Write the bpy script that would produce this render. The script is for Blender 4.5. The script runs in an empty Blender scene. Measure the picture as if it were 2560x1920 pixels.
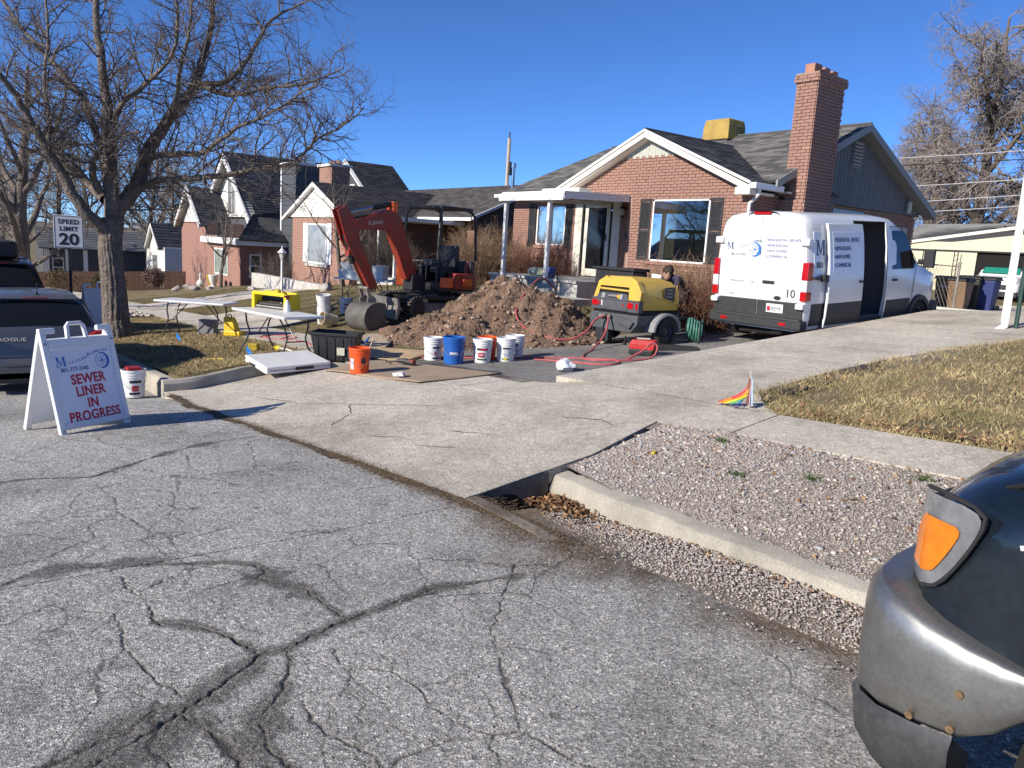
import bpy, bmesh, math, random
import numpy as np
from mathutils import Vector, Matrix

SC = bpy.context.scene
COL = SC.collection
rnd = random.Random(7)
R_ = math.radians

# ---------------------------------------------------------------- camera
YAW, PIT, ROL, EYE = R_(52.0), R_(9.99), R_(3.46), 1.60
_f = Vector((-math.sin(YAW)*math.cos(PIT), math.cos(YAW)*math.cos(PIT), -math.sin(PIT)))
_r = Vector((math.cos(YAW), math.sin(YAW), 0)); _u = _r.cross(_f)
_r2 = _r*math.cos(ROL)+_u*math.sin(ROL); _u2 = _u*math.cos(ROL)-_r*math.sin(ROL)
cam_d = bpy.data.cameras.new('camera'); cam = bpy.data.objects.new('camera', cam_d); COL.objects.link(cam)
cam_d.sensor_width = 36; cam_d.sensor_fit = 'HORIZONTAL'; cam_d.lens = 36*1921/2560
cam_d.clip_end = 3000; cam_d.clip_start = .05
cam.matrix_world = Matrix(((_r2.x,_u2.x,-_f.x,0),(_r2.y,_u2.y,-_f.y,0),(_r2.z,_u2.z,-_f.z,EYE),(0,0,0,1)))
SC.camera = cam

# ---------------------------------------------------------------- sky, sun, exposure
SUN_EL, SUN_DX = R_(27.0), 0.05          # shadows fall along (+SUN_DX, +1)
wd = bpy.data.worlds.new('World'); SC.world = wd; wd.use_nodes = True
nt = wd.node_tree; nt.nodes.clear()
sky = nt.nodes.new('ShaderNodeTexSky'); sky.sky_type = 'NISHITA'; sky.sun_disc = False
sky.sun_elevation = SUN_EL; sky.sun_rotation = R_(180)+math.atan(SUN_DX)
sky.altitude = 1400; sky.air_density = 0.6; sky.dust_density = 0.0; sky.ozone_density = 10
bg = nt.nodes.new('ShaderNodeBackground'); bg.inputs[1].default_value = 0.15
wo = nt.nodes.new('ShaderNodeOutputWorld')
nt.links.new(sky.outputs[0], bg.inputs[0]); nt.links.new(bg.outputs[0], wo.inputs[0])
sd = bpy.data.lights.new('sun', 'SUN'); sd.energy = 5.0; sd.angle = R_(.53); sd.color = (1.0, .925, .81)
sun = bpy.data.objects.new('sun', sd); COL.objects.link(sun)
sun.rotation_euler = Vector((SUN_DX, 1, -math.tan(SUN_EL)*math.hypot(SUN_DX,1))).to_track_quat('-Z','Y').to_euler()
sun.location = (5,-30,30)
vs = SC.view_settings; vs.view_transform = 'Standard'; vs.look = 'None'; vs.exposure = 0.3; vs.gamma = 1
SC.cycles.use_denoising = True
SC.cycles.max_bounces = 6; SC.cycles.diffuse_bounces = 3; SC.cycles.glossy_bounces = 3
SC.cycles.transmission_bounces = 4; SC.cycles.transparent_max_bounces = 6
SC.cycles.caustics_reflective = False; SC.cycles.caustics_refractive = False

# ---------------------------------------------------------------- materials
MATS = {}
def rgb(h):
    h = h.lstrip('#'); c = [int(h[i:i+2],16)/255 for i in (0,2,4)]
    return tuple(x/12.92 if x<=.04045 else ((x+.055)/1.055)**2.4 for x in c)
def mat(name, col, rough=.7, metal=0., var=.0, vscale=6., bump=0., bscale=40., col2=None, spec=None, coat=0., fine=0., detail=6, obvar=0., alpha=1.):
    """Principled material: colour mottled by noise (var / col2), fine speckle, bump and per-object shift."""
    if name in MATS: return MATS[name]
    m = bpy.data.materials.new(name); m.use_nodes = True; t = m.node_tree; N = t.nodes; L = t.links
    b = N['Principled BSDF']
    if isinstance(col, str): col = rgb(col)
    if isinstance(col2, str): col2 = rgb(col2)
    b.inputs['Roughness'].default_value = rough; b.inputs['Metallic'].default_value = metal
    if spec is not None: b.inputs['Specular IOR Level'].default_value = spec
    if coat: b.inputs['Coat Weight'].default_value = coat; b.inputs['Coat Roughness'].default_value = .06
    if alpha < 1: b.inputs['Alpha'].default_value = alpha
    out = None
    tc = N.new('ShaderNodeTexCoord')
    if var or col2:
        n = N.new('ShaderNodeTexNoise'); n.inputs['Scale'].default_value = vscale; n.inputs['Detail'].default_value = detail
        n.inputs['Roughness'].default_value = .62
        L.new(tc.outputs['Object'], n.inputs['Vector'])
        r = N.new('ShaderNodeValToRGB'); L.new(n.outputs[0], r.inputs[0])
        c2 = col2 if col2 else tuple(x*(1-var) for x in col)
        c1 = col if col2 else tuple(min(1,x*(1+var*.6)) for x in col)
        r.color_ramp.elements[0].position = .32; r.color_ramp.elements[1].position = .68
        r.color_ramp.elements[0].color = (*c2,1); r.color_ramp.elements[1].color = (*c1,1)
        out = r.outputs[0]
        if rough < .95:
            mr = N.new('ShaderNodeMapRange'); mr.inputs[3].default_value = max(0,rough-.08); mr.inputs[4].default_value = min(1,rough+.1)
            L.new(n.outputs[0], mr.inputs[0]); L.new(mr.outputs[0], b.inputs['Roughness'])
    if fine:
        n2 = N.new('ShaderNodeTexNoise'); n2.inputs['Scale'].default_value = bscale*1.5; n2.inputs['Detail'].default_value = 3
        L.new(tc.outputs['Object'], n2.inputs['Vector'])
        mr = N.new('ShaderNodeMapRange'); mr.inputs[1].default_value=.3; mr.inputs[2].default_value=.7
        mr.inputs[3].default_value = 1-fine; mr.inputs[4].default_value = 1+fine; L.new(n2.outputs[0], mr.inputs[0])
        mx = N.new('ShaderNodeVectorMath'); mx.operation = 'SCALE'
        if out: L.new(out, mx.inputs[0])
        else: mx.inputs[0].default_value = col
        L.new(mr.outputs[0], mx.inputs['Scale']); out = mx.outputs[0]
    if obvar:
        oi = N.new('ShaderNodeObjectInfo'); mr = N.new('ShaderNodeMapRange'); mr.inputs[3].default_value=1-obvar; mr.inputs[4].default_value=1+obvar
        L.new(oi.outputs['Random'], mr.inputs[0]); mx = N.new('ShaderNodeVectorMath'); mx.operation='SCALE'
        if out: L.new(out, mx.inputs[0])
        else: mx.inputs[0].default_value = col
        L.new(mr.outputs[0], mx.inputs['Scale']); out = mx.outputs[0]
    if out: L.new(out, b.inputs['Base Color'])
    else: b.inputs['Base Color'].default_value = (*col,1)
    if bump:
        n3 = N.new('ShaderNodeTexNoise'); n3.inputs['Scale'].default_value = bscale; n3.inputs['Detail'].default_value = 5
        L.new(tc.outputs['Object'], n3.inputs['Vector'])
        bp = N.new('ShaderNodeBump'); bp.inputs['Strength'].default_value = 1; bp.inputs['Distance'].default_value = bump
        L.new(n3.outputs[0], bp.inputs['Height']); L.new(bp.outputs[0], b.inputs['Normal'])
    MATS[name] = m
    return m
def mat_attr(name, rough=.9, attr='tint', trans=0.):
    """colour from a per-face attribute (leaf, stone or blade tints)"""
    m = bpy.data.materials.new(name); m.use_nodes = True; t = m.node_tree
    a = t.nodes.new('ShaderNodeAttribute'); a.attribute_name = attr
    b = t.nodes['Principled BSDF']; b.inputs['Roughness'].default_value = rough
    t.links.new(a.outputs['Color'], b.inputs['Base Color'])
    MATS[name] = m
    return m
def glass(name, tint=(.02,.025,.03), rough=.03, spec=.8):
    return mat(name, tint, rough=rough, spec=spec)

# ---------------------------------------------------------------- mesh helper
def V(*a): return Vector(a)
class MB:
    """collects boxes, tubes, lofts ... and links them as ONE mesh object"""
    def __init__(s): s.v=[]; s.f=[]; s.m=[]; s.cur=0
    def add(s, vs_, fs, mi=None):
        o=len(s.v); s.v.extend([tuple(p) for p in vs_]); s.f.extend([tuple(i+o for i in f) for f in fs])
        s.m.extend([s.cur if mi is None else mi]*len(fs)); return s
    def box(s, c, d, rot=None, taper=1., mi=None):
        x,y,z=[a/2 for a in d]; P=[]
        for sz in(-1,1):
            k = taper if sz>0 else 1
            for sx,sy in((-1,-1),(1,-1),(1,1),(-1,1)): P.append(Vector((sx*x*k,sy*y*k,sz*z)))
        if rot is not None: P=[rot@p for p in P]
        c=Vector(c); P=[p+c for p in P]
        return s.add(P,[(0,3,2,1),(4,5,6,7),(0,1,5,4),(1,2,6,5),(2,3,7,6),(3,0,4,7)],mi)
    def bb(s, a, b, mi=None):
        a=Vector(a);b=Vector(b); return s.box((a+b)/2,[abs(k) for k in (b-a)],mi=mi)
    def tube(s, pts, r, n=8, cap=True, mi=None):
        pts=[Vector(p) for p in pts]; rs = r if isinstance(r,(list,tuple)) else [r]*len(pts)
        P=[];F=[]; up=None
        for i,p in enumerate(pts):
            d=(pts[min(i+1,len(pts)-1)]-pts[max(i-1,0)])
            if d.length<1e-9: d=Vector((0,0,1))
            d.normalize()
            if up is None: up=Vector((0,0,1)) if abs(d.z)<.9 else Vector((1,0,0))
            a=d.cross(up)
            if a.length<1e-6: a=d.orthogonal()
            a.normalize(); b=a.cross(d); up=b
            for k in range(n):
                t=2*math.pi*k/n; P.append(p+(a*math.cos(t)+b*math.sin(t))*rs[i])
        for i in range(len(pts)-1):
            for k in range(n):
                F.append((i*n+k,i*n+(k+1)%n,(i+1)*n+(k+1)%n,(i+1)*n+k))
        if cap: F.append(tuple(range(n))); F.append(tuple((len(pts)-1)*n+k for k in range(n))[::-1])
        return s.add(P,F,mi)
    def cyl(s, a, b, r0, r1=None, n=16, mi=None): return s.tube([a,b],[r0,r0 if r1 is None else r1],n,True,mi)
    def lathe(s, prof, n=24, org=(0,0,0), axis=(0,0,1), mi=None, closed=False, a0=0, a1=2*math.pi):
        ax=Vector(axis).normalized(); e1=ax.orthogonal().normalized(); e2=ax.cross(e1); o=Vector(org); P=[];F=[]
        full = abs(a1-a0-2*math.pi)<1e-6; m = n if full else n+1
        for r,h in prof:
            for k in range(m):
                t=a0+(a1-a0)*k/n; P.append(o+ax*h+(e1*math.cos(t)+e2*math.sin(t))*r)
        L=len(prof)
        for i in range(L if closed else L-1):
            j=(i+1)%L
            for k in range(n):
                k2=(k+1)%m
                F.append((i*m+k,i*m+k2,j*m+k2,j*m+k))
        return s.add(P,F,mi)
    def prism(s, poly, axis, a, b, mi=None):
        """poly: 2D points; axis 'x','y','z' extruded from a to b"""
        n=len(poly); P=[]
        for t in (a,b):
            for p,q in poly: P.append({'x':(t,p,q),'y':(p,t,q),'z':(p,q,t)}[axis])
        F=[tuple(range(n))[::-1],tuple(range(n,2*n))]+[(i,(i+1)%n,n+(i+1)%n,n+i) for i in range(n)]
        return s.add(P,F,mi)
    def loft(s, secs, closed=True, cap=True, mi=None, skip=None):
        n=len(secs[0]); P=[p for q in secs for p in q]; F=[]
        for i in range(len(secs)-1):
            for k in range(n if closed else n-1):
                if skip and skip(i,k): continue
                k2=(k+1)%n; F.append((i*n+k,i*n+k2,(i+1)*n+k2,(i+1)*n+k))
        if cap: F.append(tuple(range(n))[::-1]); F.append(tuple((len(secs)-1)*n+k for k in range(n)))
        return s.add(P,F,mi)
    def quad(s,a,b,c,d,mi=None): return s.add([a,b,c,d],[(0,1,2,3)],mi)
    def mesh(s,name,mats,smooth=0):
        me=bpy.data.meshes.new(name); me.from_pydata(s.v,[],s.f)
        for m in (mats if isinstance(mats,(list,tuple)) else [mats]): me.materials.append(m)
        if len(set(s.m))>1: me.polygons.foreach_set('material_index',s.m)
        bm=bmesh.new(); bm.from_mesh(me); bmesh.ops.recalc_face_normals(bm,faces=bm.faces); bm.to_mesh(me); bm.free()
        if smooth:
            me.polygons.foreach_set('use_smooth',[True]*len(me.polygons))
            me.set_sharp_from_angle(angle=R_(smooth))
        me.update(); return me
    def build(s,name,mats,parent=None,smooth=0,bevel=0,seg=2,sub=0,solid=0):
        o=bpy.data.objects.new(name,s.mesh(name,mats,smooth)); COL.objects.link(o)
        if parent is not None: o.parent=parent
        if solid:
            k=o.modifiers.new('solid','SOLIDIFY'); k.thickness=solid; k.offset=-1
        if bevel:
            k=o.modifiers.new('bevel','BEVEL'); k.width=bevel; k.segments=seg; k.limit_method='ANGLE'; k.angle_limit=R_(35)
        if sub:
            k=o.modifiers.new('sub','SUBSURF'); k.levels=sub; k.render_levels=sub
        return o
def thing(name,label,cat,loc=(0,0,0),rz=0,group=None,rx=0):
    o=bpy.data.objects.new(name,None); COL.objects.link(o); o.location=loc; o.rotation_euler=(rx,0,rz); o.empty_display_size=.1
    return tag(o,label,cat,group)
def tag(o,label=None,cat=None,group=None,kind=None):
    if label: o['label']=label
    if cat: o['category']=cat
    if group: o['group']=group
    if kind: o['kind']=kind
    return o
def copy_tree(o,parent=None):
    c=o.copy(); COL.objects.link(c); c.parent=parent
    for ch in list(o.children): copy_tree(ch,c)
    return c
def text(s,size,mat_,parent,loc,rot=None,name='lettering',align='CENTER',off=0.,ext=.0015,sx=1.,shear=0.,space=1.):
    cu=bpy.data.curves.new(name,'FONT'); cu.body=s; cu.size=size; cu.extrude=ext; cu.offset=off; cu.align_x=align; cu.align_y='CENTER'; cu.shear=shear
    cu.space_character=space; cu.resolution_u=3
    cu.materials.append(mat_); t_=bpy.data.objects.new(name,cu); me=bpy.data.meshes.new_from_object(t_); bpy.data.objects.remove(t_); me.name=name
    o=bpy.data.objects.new(name,me); COL.objects.link(o); o.parent=parent
    M=Matrix.Translation(loc)
    if rot is not None: M=M@rot.to_4x4()
    o.matrix_local=M@Matrix.Diagonal((sx,1,1,1))
    return o
def npmesh(name,verts,faces,mat_,tint=None,parent=None,smooth=False):
    """fast mesh from numpy arrays; faces (n,3) or (n,4); tint (n,3) per face colour"""
    me=bpy.data.meshes.new(name); k=faces.shape[1]
    me.vertices.add(len(verts)); me.vertices.foreach_set('co',np.ascontiguousarray(verts,dtype=np.float32).ravel())
    me.loops.add(faces.size); me.loops.foreach_set('vertex_index',np.ascontiguousarray(faces,dtype=np.int32).ravel())
    me.polygons.add(len(faces)); me.polygons.foreach_set('loop_start',np.arange(0,faces.size,k,dtype=np.int32))
    me.polygons.foreach_set('loop_total',np.full(len(faces),k,dtype=np.int32))
    if smooth: me.polygons.foreach_set('use_smooth',np.ones(len(faces),dtype=bool))
    me.update(calc_edges=True); me.validate()
    if tint is not None:
        a=me.attributes.new('tint','FLOAT_COLOR','FACE'); c=np.ones((len(faces),4),dtype=np.float32); c[:,:3]=tint
        a.data.foreach_set('color',c.ravel())
    me.materials.append(mat_); o=bpy.data.objects.new(name,me); COL.objects.link(o)
    if parent is not None: o.parent=parent
    return o
nr = np.random.default_rng(11)
def rz(a): return Matrix.Rotation(a,3,'Z')
def rx(a): return Matrix.Rotation(a,3,'X')
def ry(a): return Matrix.Rotation(a,3,'Y')
FACE_S = Matrix(((1,0,0),(0,0,-1),(0,1,0)))        # text lying in XZ, readable from -Y
FACE_E = Matrix(((0,0,1),(1,0,0),(0,1,0)))         # text in YZ, readable from +X

# ---------------------------------------------------------------- ground heights
def lerp(x,pts):
    if x<=pts[0][0]: return pts[0][1]
    for (a,p),(b,q) in zip(pts,pts[1:]):
        if x<=b: return p+(q-p)*(x-a)/(b-a)
    return pts[-1][1]
def zst(x): return .05*max(x,-70) if x<8 else .4
def edge(x): return lerp(x,[(-80,2.1),(-10.6,2.5),(-9.2,2.55),(-6.8,2.84),(-5.1,3.02),(-4.1,3.11),(0,3.25),(12,3.3)])
PAD=[(-90,-4.2),(-60,-2.9),(-50,-2.3),(-40,-1.15),(-30,-.38),(-24,.05),(-19,.42),(-15,.5),(-12.5,.36),(-11.2,.2)]
def z_left(x,y):
    s=zst(x); p=lerp(x,PAD)
    return lerp(y,[(2.62,s+.13),(3.6,s+.27),(5.3,s+.30),(6.6,s+.33),(12,p),(30,p+.3),(90,p+2.5)])
def z_drive(x,y): return zst(x)+lerp(y,[(2.5,0),(3.0,0.01),(5,.24),(7,.33),(12.5,.6),(16.5,.88),(30,1.1)])
def z_conc(x,y): return zst(x)+lerp(y,[(2.5,0),(3.1,0.01),(5,.26),(6.1,.395),(16.3,1.24),(20,1.18),(24,1.14),(60,1.3)])
def z_right(x,y): return zst(x)+lerp(y,[(3.7,.0),(4.1,.15),(5.6,.31),(6.2,.40),(6.6,.45),(16.3,1.27),(24,1.62),(60,3)])
def gz(x,y):
    if y<edge(x): return zst(x)
    if x<-11.6: return z_left(x,y)
    if x<-10.6: k=(x+11.6); return z_left(x,y)*(1-k)+z_drive(x,y)*k
    if x<-7.2: return z_drive(x,y)
    if x<-4.4: return z_conc(x,y)
    return z_right(x,y)

# ================================================================= SETTING
def asphalt_mat(name, base, dark):
    m=bpy.data.materials.new(name); m.use_nodes=True; t=m.node_tree; N=t.nodes; L=t.links; b=N['Principled BSDF']; b.inputs['Roughness'].default_value=.88
    tc=N.new('ShaderNodeTexCoord')
    def noise(sc,det=4,ro=.6):
        n=N.new('ShaderNodeTexNoise'); n.inputs['Scale'].default_value=sc; n.inputs['Detail'].default_value=det; n.inputs['Roughness'].default_value=ro
        L.new(tc.outputs['Object'],n.inputs['Vector']); return n
    def ramp(src,stops):
        r=N.new('ShaderNodeValToRGB'); L.new(src,r.inputs[0])
        while len(r.color_ramp.elements)<len(stops): r.color_ramp.elements.new(.5)
        for e,(p,c) in zip(r.color_ramp.elements,stops): e.position=p; e.color=(*c,1) if len(c)==3 else c
        return r.outputs[0]
    def mul(a,b_):
        x=N.new('ShaderNodeMix'); x.data_type='RGBA'; x.blend_type='MULTIPLY'; x.inputs[0].default_value=1; L.new(a,x.inputs[6]); L.new(b_,x.inputs[7]); return x.outputs[2]
    g=lambda v:(v,v,v)
    # stones of the aggregate: voronoi cells with random grey
    vo=N.new('ShaderNodeTexVoronoi'); vo.inputs['Scale'].default_value=120; L.new(tc.outputs['Object'],vo.inputs['Vector'])
    cell=ramp(vo.outputs['Color'],[(.0,g(.32)),(.4,g(.8)),(.75,g(1.2)),(1,g(2.3))])
    vo2=N.new('ShaderNodeTexVoronoi'); vo2.inputs['Scale'].default_value=48; L.new(tc.outputs['Object'],vo2.inputs['Vector'])
    cell2=ramp(vo2.outputs['Color'],[(0,g(.78)),(.5,g(1.0)),(.8,g(1.05)),(1,g(1.35))])
    mott=ramp(noise(1.1,5).outputs[0],[(.28,g(.72)),(.5,g(1.)),(.75,g(1.14))])
    mid=ramp(noise(9,4,.7).outputs[0],[(.3,g(.8)),(.7,g(1.15))])
    stain=ramp(noise(.35,6,.65).outputs[0],[(.33,(.62,.60,.57)),(.5,(1,1,1)),(1,(1.03,1.02,1.0))])
    bc=N.new('ShaderNodeRGB'); bc.outputs[0].default_value=(*base,1)
    c=mul(mul(mul(mul(mul(bc.outputs[0],cell),cell2),mott),mid),stain)
    # hairline crazing
    dn=noise(3,4); va=N.new('ShaderNodeVectorMath'); va.operation='MULTIPLY_ADD'; va.inputs[1].default_value=(.22,.22,.22)
    L.new(dn.outputs['Color'],va.inputs[0]); L.new(tc.outputs['Object'],va.inputs[2])
    vc=N.new('ShaderNodeTexVoronoi'); vc.feature='DISTANCE_TO_EDGE'; vc.inputs['Scale'].default_value=1.35; L.new(va.outputs[0],vc.inputs['Vector'])
    cr=ramp(vc.outputs['Distance'],[(0,g(.3)),(.006,g(.62)),(.012,g(1.))])
    msk=N.new('ShaderNodeMix'); msk.data_type='RGBA'; L.new(ramp(noise(.8,3).outputs[0],[(.45,g(0)),(.58,g(1))]),msk.inputs[0]); msk.inputs[6].default_value=(1,1,1,1); L.new(cr,msk.inputs[7])
    c=mul(c,msk.outputs[2]); L.new(c,b.inputs['Base Color'])
    bp=N.new('ShaderNodeBump'); bp.inputs['Distance'].default_value=.006; L.new(vo.outputs['Distance'],bp.inputs['Height'])
    bp2=N.new('ShaderNodeBump'); bp2.inputs['Distance'].default_value=.02; L.new(noise(30,6,.75).outputs[0],bp2.inputs['Height']); L.new(bp.outputs[0],bp2.inputs['Normal'])
    L.new(bp2.outputs[0],b.inputs['Normal'])
    MATS[name]=m; return m
M_street=asphalt_mat('old_asphalt',(.545,.523,.485),None)
M_drive=asphalt_mat('driveway_asphalt',(.30,.285,.265),None)
M_conc=asphalt_mat('concrete',(.86,.775,.64),None)
for n_ in M_conc.node_tree.nodes:      # finer, paler grain than the street
    if n_.type=='TEX_VORONOI' and n_.feature=='F1':
        n_.inputs['Scale'].default_value*=1.7
    if n_.type=='VALTORGB' and len(n_.color_ramp.elements)==4:
        for e_,v_ in zip(n_.color_ramp.elements,(.62,.93,1.05,1.38)): e_.color=(v_,v_,v_,1)
    if n_.type=='TEX_VORONOI' and n_.feature=='DISTANCE_TO_EDGE': n_.inputs['Scale'].default_value=.02
M_kerb=mat('kerb_concrete',(.40,.37,.305),rough=.92,var=.3,vscale=2.2,bump=.006,bscale=70,fine=.2)
M_soil=mat('soil',(.10,.075,.05),rough=.98,var=.4,vscale=5,bump=.02,bscale=25,fine=.25)
M_lawn=mat('lawn_soil',(.27,.20,.105),rough=1,col2=(.12,.10,.045),vscale=1.6,bump=.02,bscale=30,fine=.3)
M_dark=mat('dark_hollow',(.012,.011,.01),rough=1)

def sheet(name,xs,ys,zf,mat_,skirt=0.,keep=None,parent=None,dz=0.):
    """heightfield over the grid xs * ys (ys may be a function of x giving a list)"""
    P=[];F=[];n=None
    for x in xs:
        yy=ys(x) if callable(ys) else ys
        n=len(yy)
        for y in yy: P.append((x,y,zf(x,y)+dz))
    m=len(xs)
    for i in range(m-1):
        for j in range(n-1):
            if keep and not keep((xs[i]+xs[i+1])/2,(P[i*n+j][1]+P[i*n+j+1][1])/2): continue
            F.append((i*n+j,(i+1)*n+j,(i+1)*n+j+1,i*n+j+1))
    if skirt:
        per=[i*n for i in range(m)]+[(m-1)*n+j for j in range(1,n)]+[i*n+n-1 for i in range(m-2,-1,-1)]+[j for j in range(n-2,0,-1)]
        o=len(P)
        for q in per: x,y,z=P[q]; P.append((x,y,z-skirt))
        k=len(per)
        for a in range(k): F.append((per[a],o+a,o+(a+1)%k,per[(a+1)%k]))
    b=MB(); b.add(P,F); o=b.build(name,mat_,parent,smooth=30); tag(o,kind='structure') if parent is None else None
    return o
def span(a,b,n): return [a+(b-a)*i/(n-1) for i in range(n)]
def jog(a,b,step):
    n=max(2,int(round(abs(b-a)/step))+1); return span(a,b,n)

def wy0(x): return lerp(x,[(-60,5.2),(-11.2,5.2),(-7.6,5.345),(-4.4,5.48),(-4.1,5.63),(10,6.0)])
def wy1(x): return lerp(x,[(-60,6.45),(-11.2,6.45),(-8.2,6.3),(-5.5,6.30),(-3.9,6.36),(10,6.95)])
# terrain: one sheet to the horizon, dipping under the paved pieces
def z_terrain(x,y):
    if y<-7.5: return zst(x)-.02+max(0,(-7.5-y))*.03 if y>-30 else zst(x)+.65
    if y<edge(x)+.12: return zst(x)-.25
    z=gz(x,y)
    if x>=-4.4 and y<4.2: return zst(x)-.3
    if -11.0<x<-7.0: z=min(z_drive(x,y),z)-.12
    elif -7.2<=x<-4.3: z-=.14
    if -12.6<x<=-11.0 and y<6.6: z-=.02
    if wy0(x)-.1<y<wy1(x)+.05: z-=.1
    if x>-4.9 and y<=wy0(x)-.1: z-=.1
    return z
tx=[-1500,-700,-350,-200,-140]+jog(-110,-40,3.5)[0:]+jog(-38,-20,.9)+jog(-19.5,2,.33)+jog(2.5,14,1.2)+[25,60,140,400,1200]
ty=[-1200,-400,-120,-40,-20,-9,-7.4,-4,0,2.0]+jog(2.3,4.8,.3)+jog(5.0,6.8,.14)+jog(7,9,.33)+jog(9.4,24,.7)+jog(25,60,3)+[80,120,200,400,900,1800]
ground=sheet('ground',tx,ty,z_terrain,M_lawn); tag(ground,label='dry winter lawn and bare soil under everything')
# street
def zs_surface(x,y): return zst(x)+.012*math.sin(x*.9+y)*min(1,max(0,(edge(x)-.3-y)/.8))
street=sheet('street',[-1500,-400,-140]+jog(-100,-20,4)+jog(-18,-10,.4)+[-9.6]+jog(-9.2,-1.4,.4)+[-1.0]+jog(-.6,6,.4)+[9,14,30,100,1200],lambda x:[-8,-6,-4,-2,-1,-.6,0,.8,1.5,2.1,edge(x)-.25,edge(x)],lambda x,y:zs_surface(x,y)-.12*min(1,max(0,(-9.7-x)/1.3))*min(1,max(0,(y+.6)/1.0)),M_street,keep=lambda x,y:not(-9.6<x<-1.0 and y>-.6))
street['label']='cracked old grey asphalt street in the foreground'

# tar seams and open cracks in the street
CR={'a':[(-6.56,0.4),(-6.54,0.62),(-6.37,0.97),(-6.64,1.3),(-6.97,1.69),(-7.18,2.09),(-7.3,2.53)],
'b':[(-4.35,0.24),(-4.44,0.38),(-4.45,0.56),(-4.35,0.84),(-4.22,1.05),(-4.12,1.27),(-4.01,1.39),(-3.88,1.41),(-3.82,1.34),(-3.68,1.41),(-3.56,1.48),(-3.34,1.5),(-3.14,1.51)],
'c':[(-3.05,2.5),(-3.12,2.24),(-3.17,2.02),(-3.14,1.82),(-3.1,1.58),(-3.08,1.45),(-3.01,1.28),(-2.97,1.16),(-2.99,1.07),(-2.91,0.97),(-2.84,0.87),(-2.77,0.76),(-2.71,0.66),(-2.65,0.56),(-2.58,0.42),(-2.55,0.33)],
'd':[(-3.54,0.77),(-3.47,0.86),(-3.35,0.95),(-3.18,1.02),(-2.99,1.07)],
'e':[(-4.19,0.76),(-4.01,0.75),(-3.8,0.8),(-3.65,0.79),(-3.6,0.77),(-3.5,0.79)],
'f':[(-3.75,0.64),(-3.54,0.64),(-3.37,0.61),(-3.16,0.64),(-3.01,0.65),(-2.87,0.7),(-2.81,0.71)],
'g':[(-2.95,1.17),(-2.77,1.1),(-2.66,1.04),(-2.58,0.96),(-2.53,0.89),(-2.42,0.88),(-2.32,0.86),(-2.22,0.87),(-2.16,0.88),(-1.9,.9)],
'h':[(-2.69,0.68),(-2.57,0.72),(-2.47,0.74),(-2.35,0.75),(-2.25,0.75),(-2.0,.72)],
'i':[(-2.88,1.34),(-2.72,1.31),(-2.65,1.35),(-2.59,1.42),(-2.51,1.46),(-2.43,1.47),(-2.32,1.47),(-2.21,1.45),(-2.07,1.47),(-1.94,1.53),(-1.91,1.61)],
'j':[(-2.54,1.07),(-2.43,1.06),(-2.31,1.05),(-2.19,1.09),(-2.11,1.12),(-1.98,1.13),(-1.8,1.2)],
'k':[(-8.08,1.26),(-7.59,1.28),(-7.23,1.42),(-6.91,1.6)],
'l':[(-6.76,1.77),(-6.33,1.68),(-5.95,1.73),(-5.88,1.99),(-5.96,2.3),(-6.01,2.61)],
'm':[(-6.26,0.95),(-5.95,0.98),(-5.65,1.0),(-5.36,0.96),(-5.14,0.76),(-4.89,0.75),(-4.79,0.61),(-4.68,0.5),(-4.63,0.26)],
'n':[(-5.42,0.32),(-5.39,0.5),(-5.37,0.76),(-5.28,0.94)],
'o':[(-2.64,0.2),(-2.64,0.28),(-2.69,0.4),(-2.69,0.5),(-2.77,0.57),(-2.79,0.67)],
'p':[(-2.5,0.55),(-2.38,0.57)],'q':[(-3.94,0.8),(-4.03,0.93),(-4.11,1.14)],
'r':[(-3.97,0.21),(-3.95,0.32),(-3.89,0.48),(-3.74,0.65)],
's':[(-2.66,1.33),(-2.55,1.27),(-2.49,1.2)],'t':[(-1.94,1.53),(-1.88,1.47),(-1.8,1.45)],
'u':[(-1.98,1.13),(-2.02,1.2),(-2.01,1.28),(-2.0,1.4)],
'v':[(-5.36,0.96),(-4.85,1.05),(-4.6,1.2),(-4.68,1.4),(-4.82,1.72)],'w':[(-4.7,1.12),(-4.42,1.1),(-4.25,1.23)],
'x':[(-6.5,.4),(-7.2,.1),(-8.5,-.3),(-10,-.5)],'y':[(-7.3,-.2),(-6.9,.3),(-6.5,.45)],'z':[(-3.2,2.6),(-2.6,2.0),(-1.9,1.62),(-1.5,1.7)]}
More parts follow.
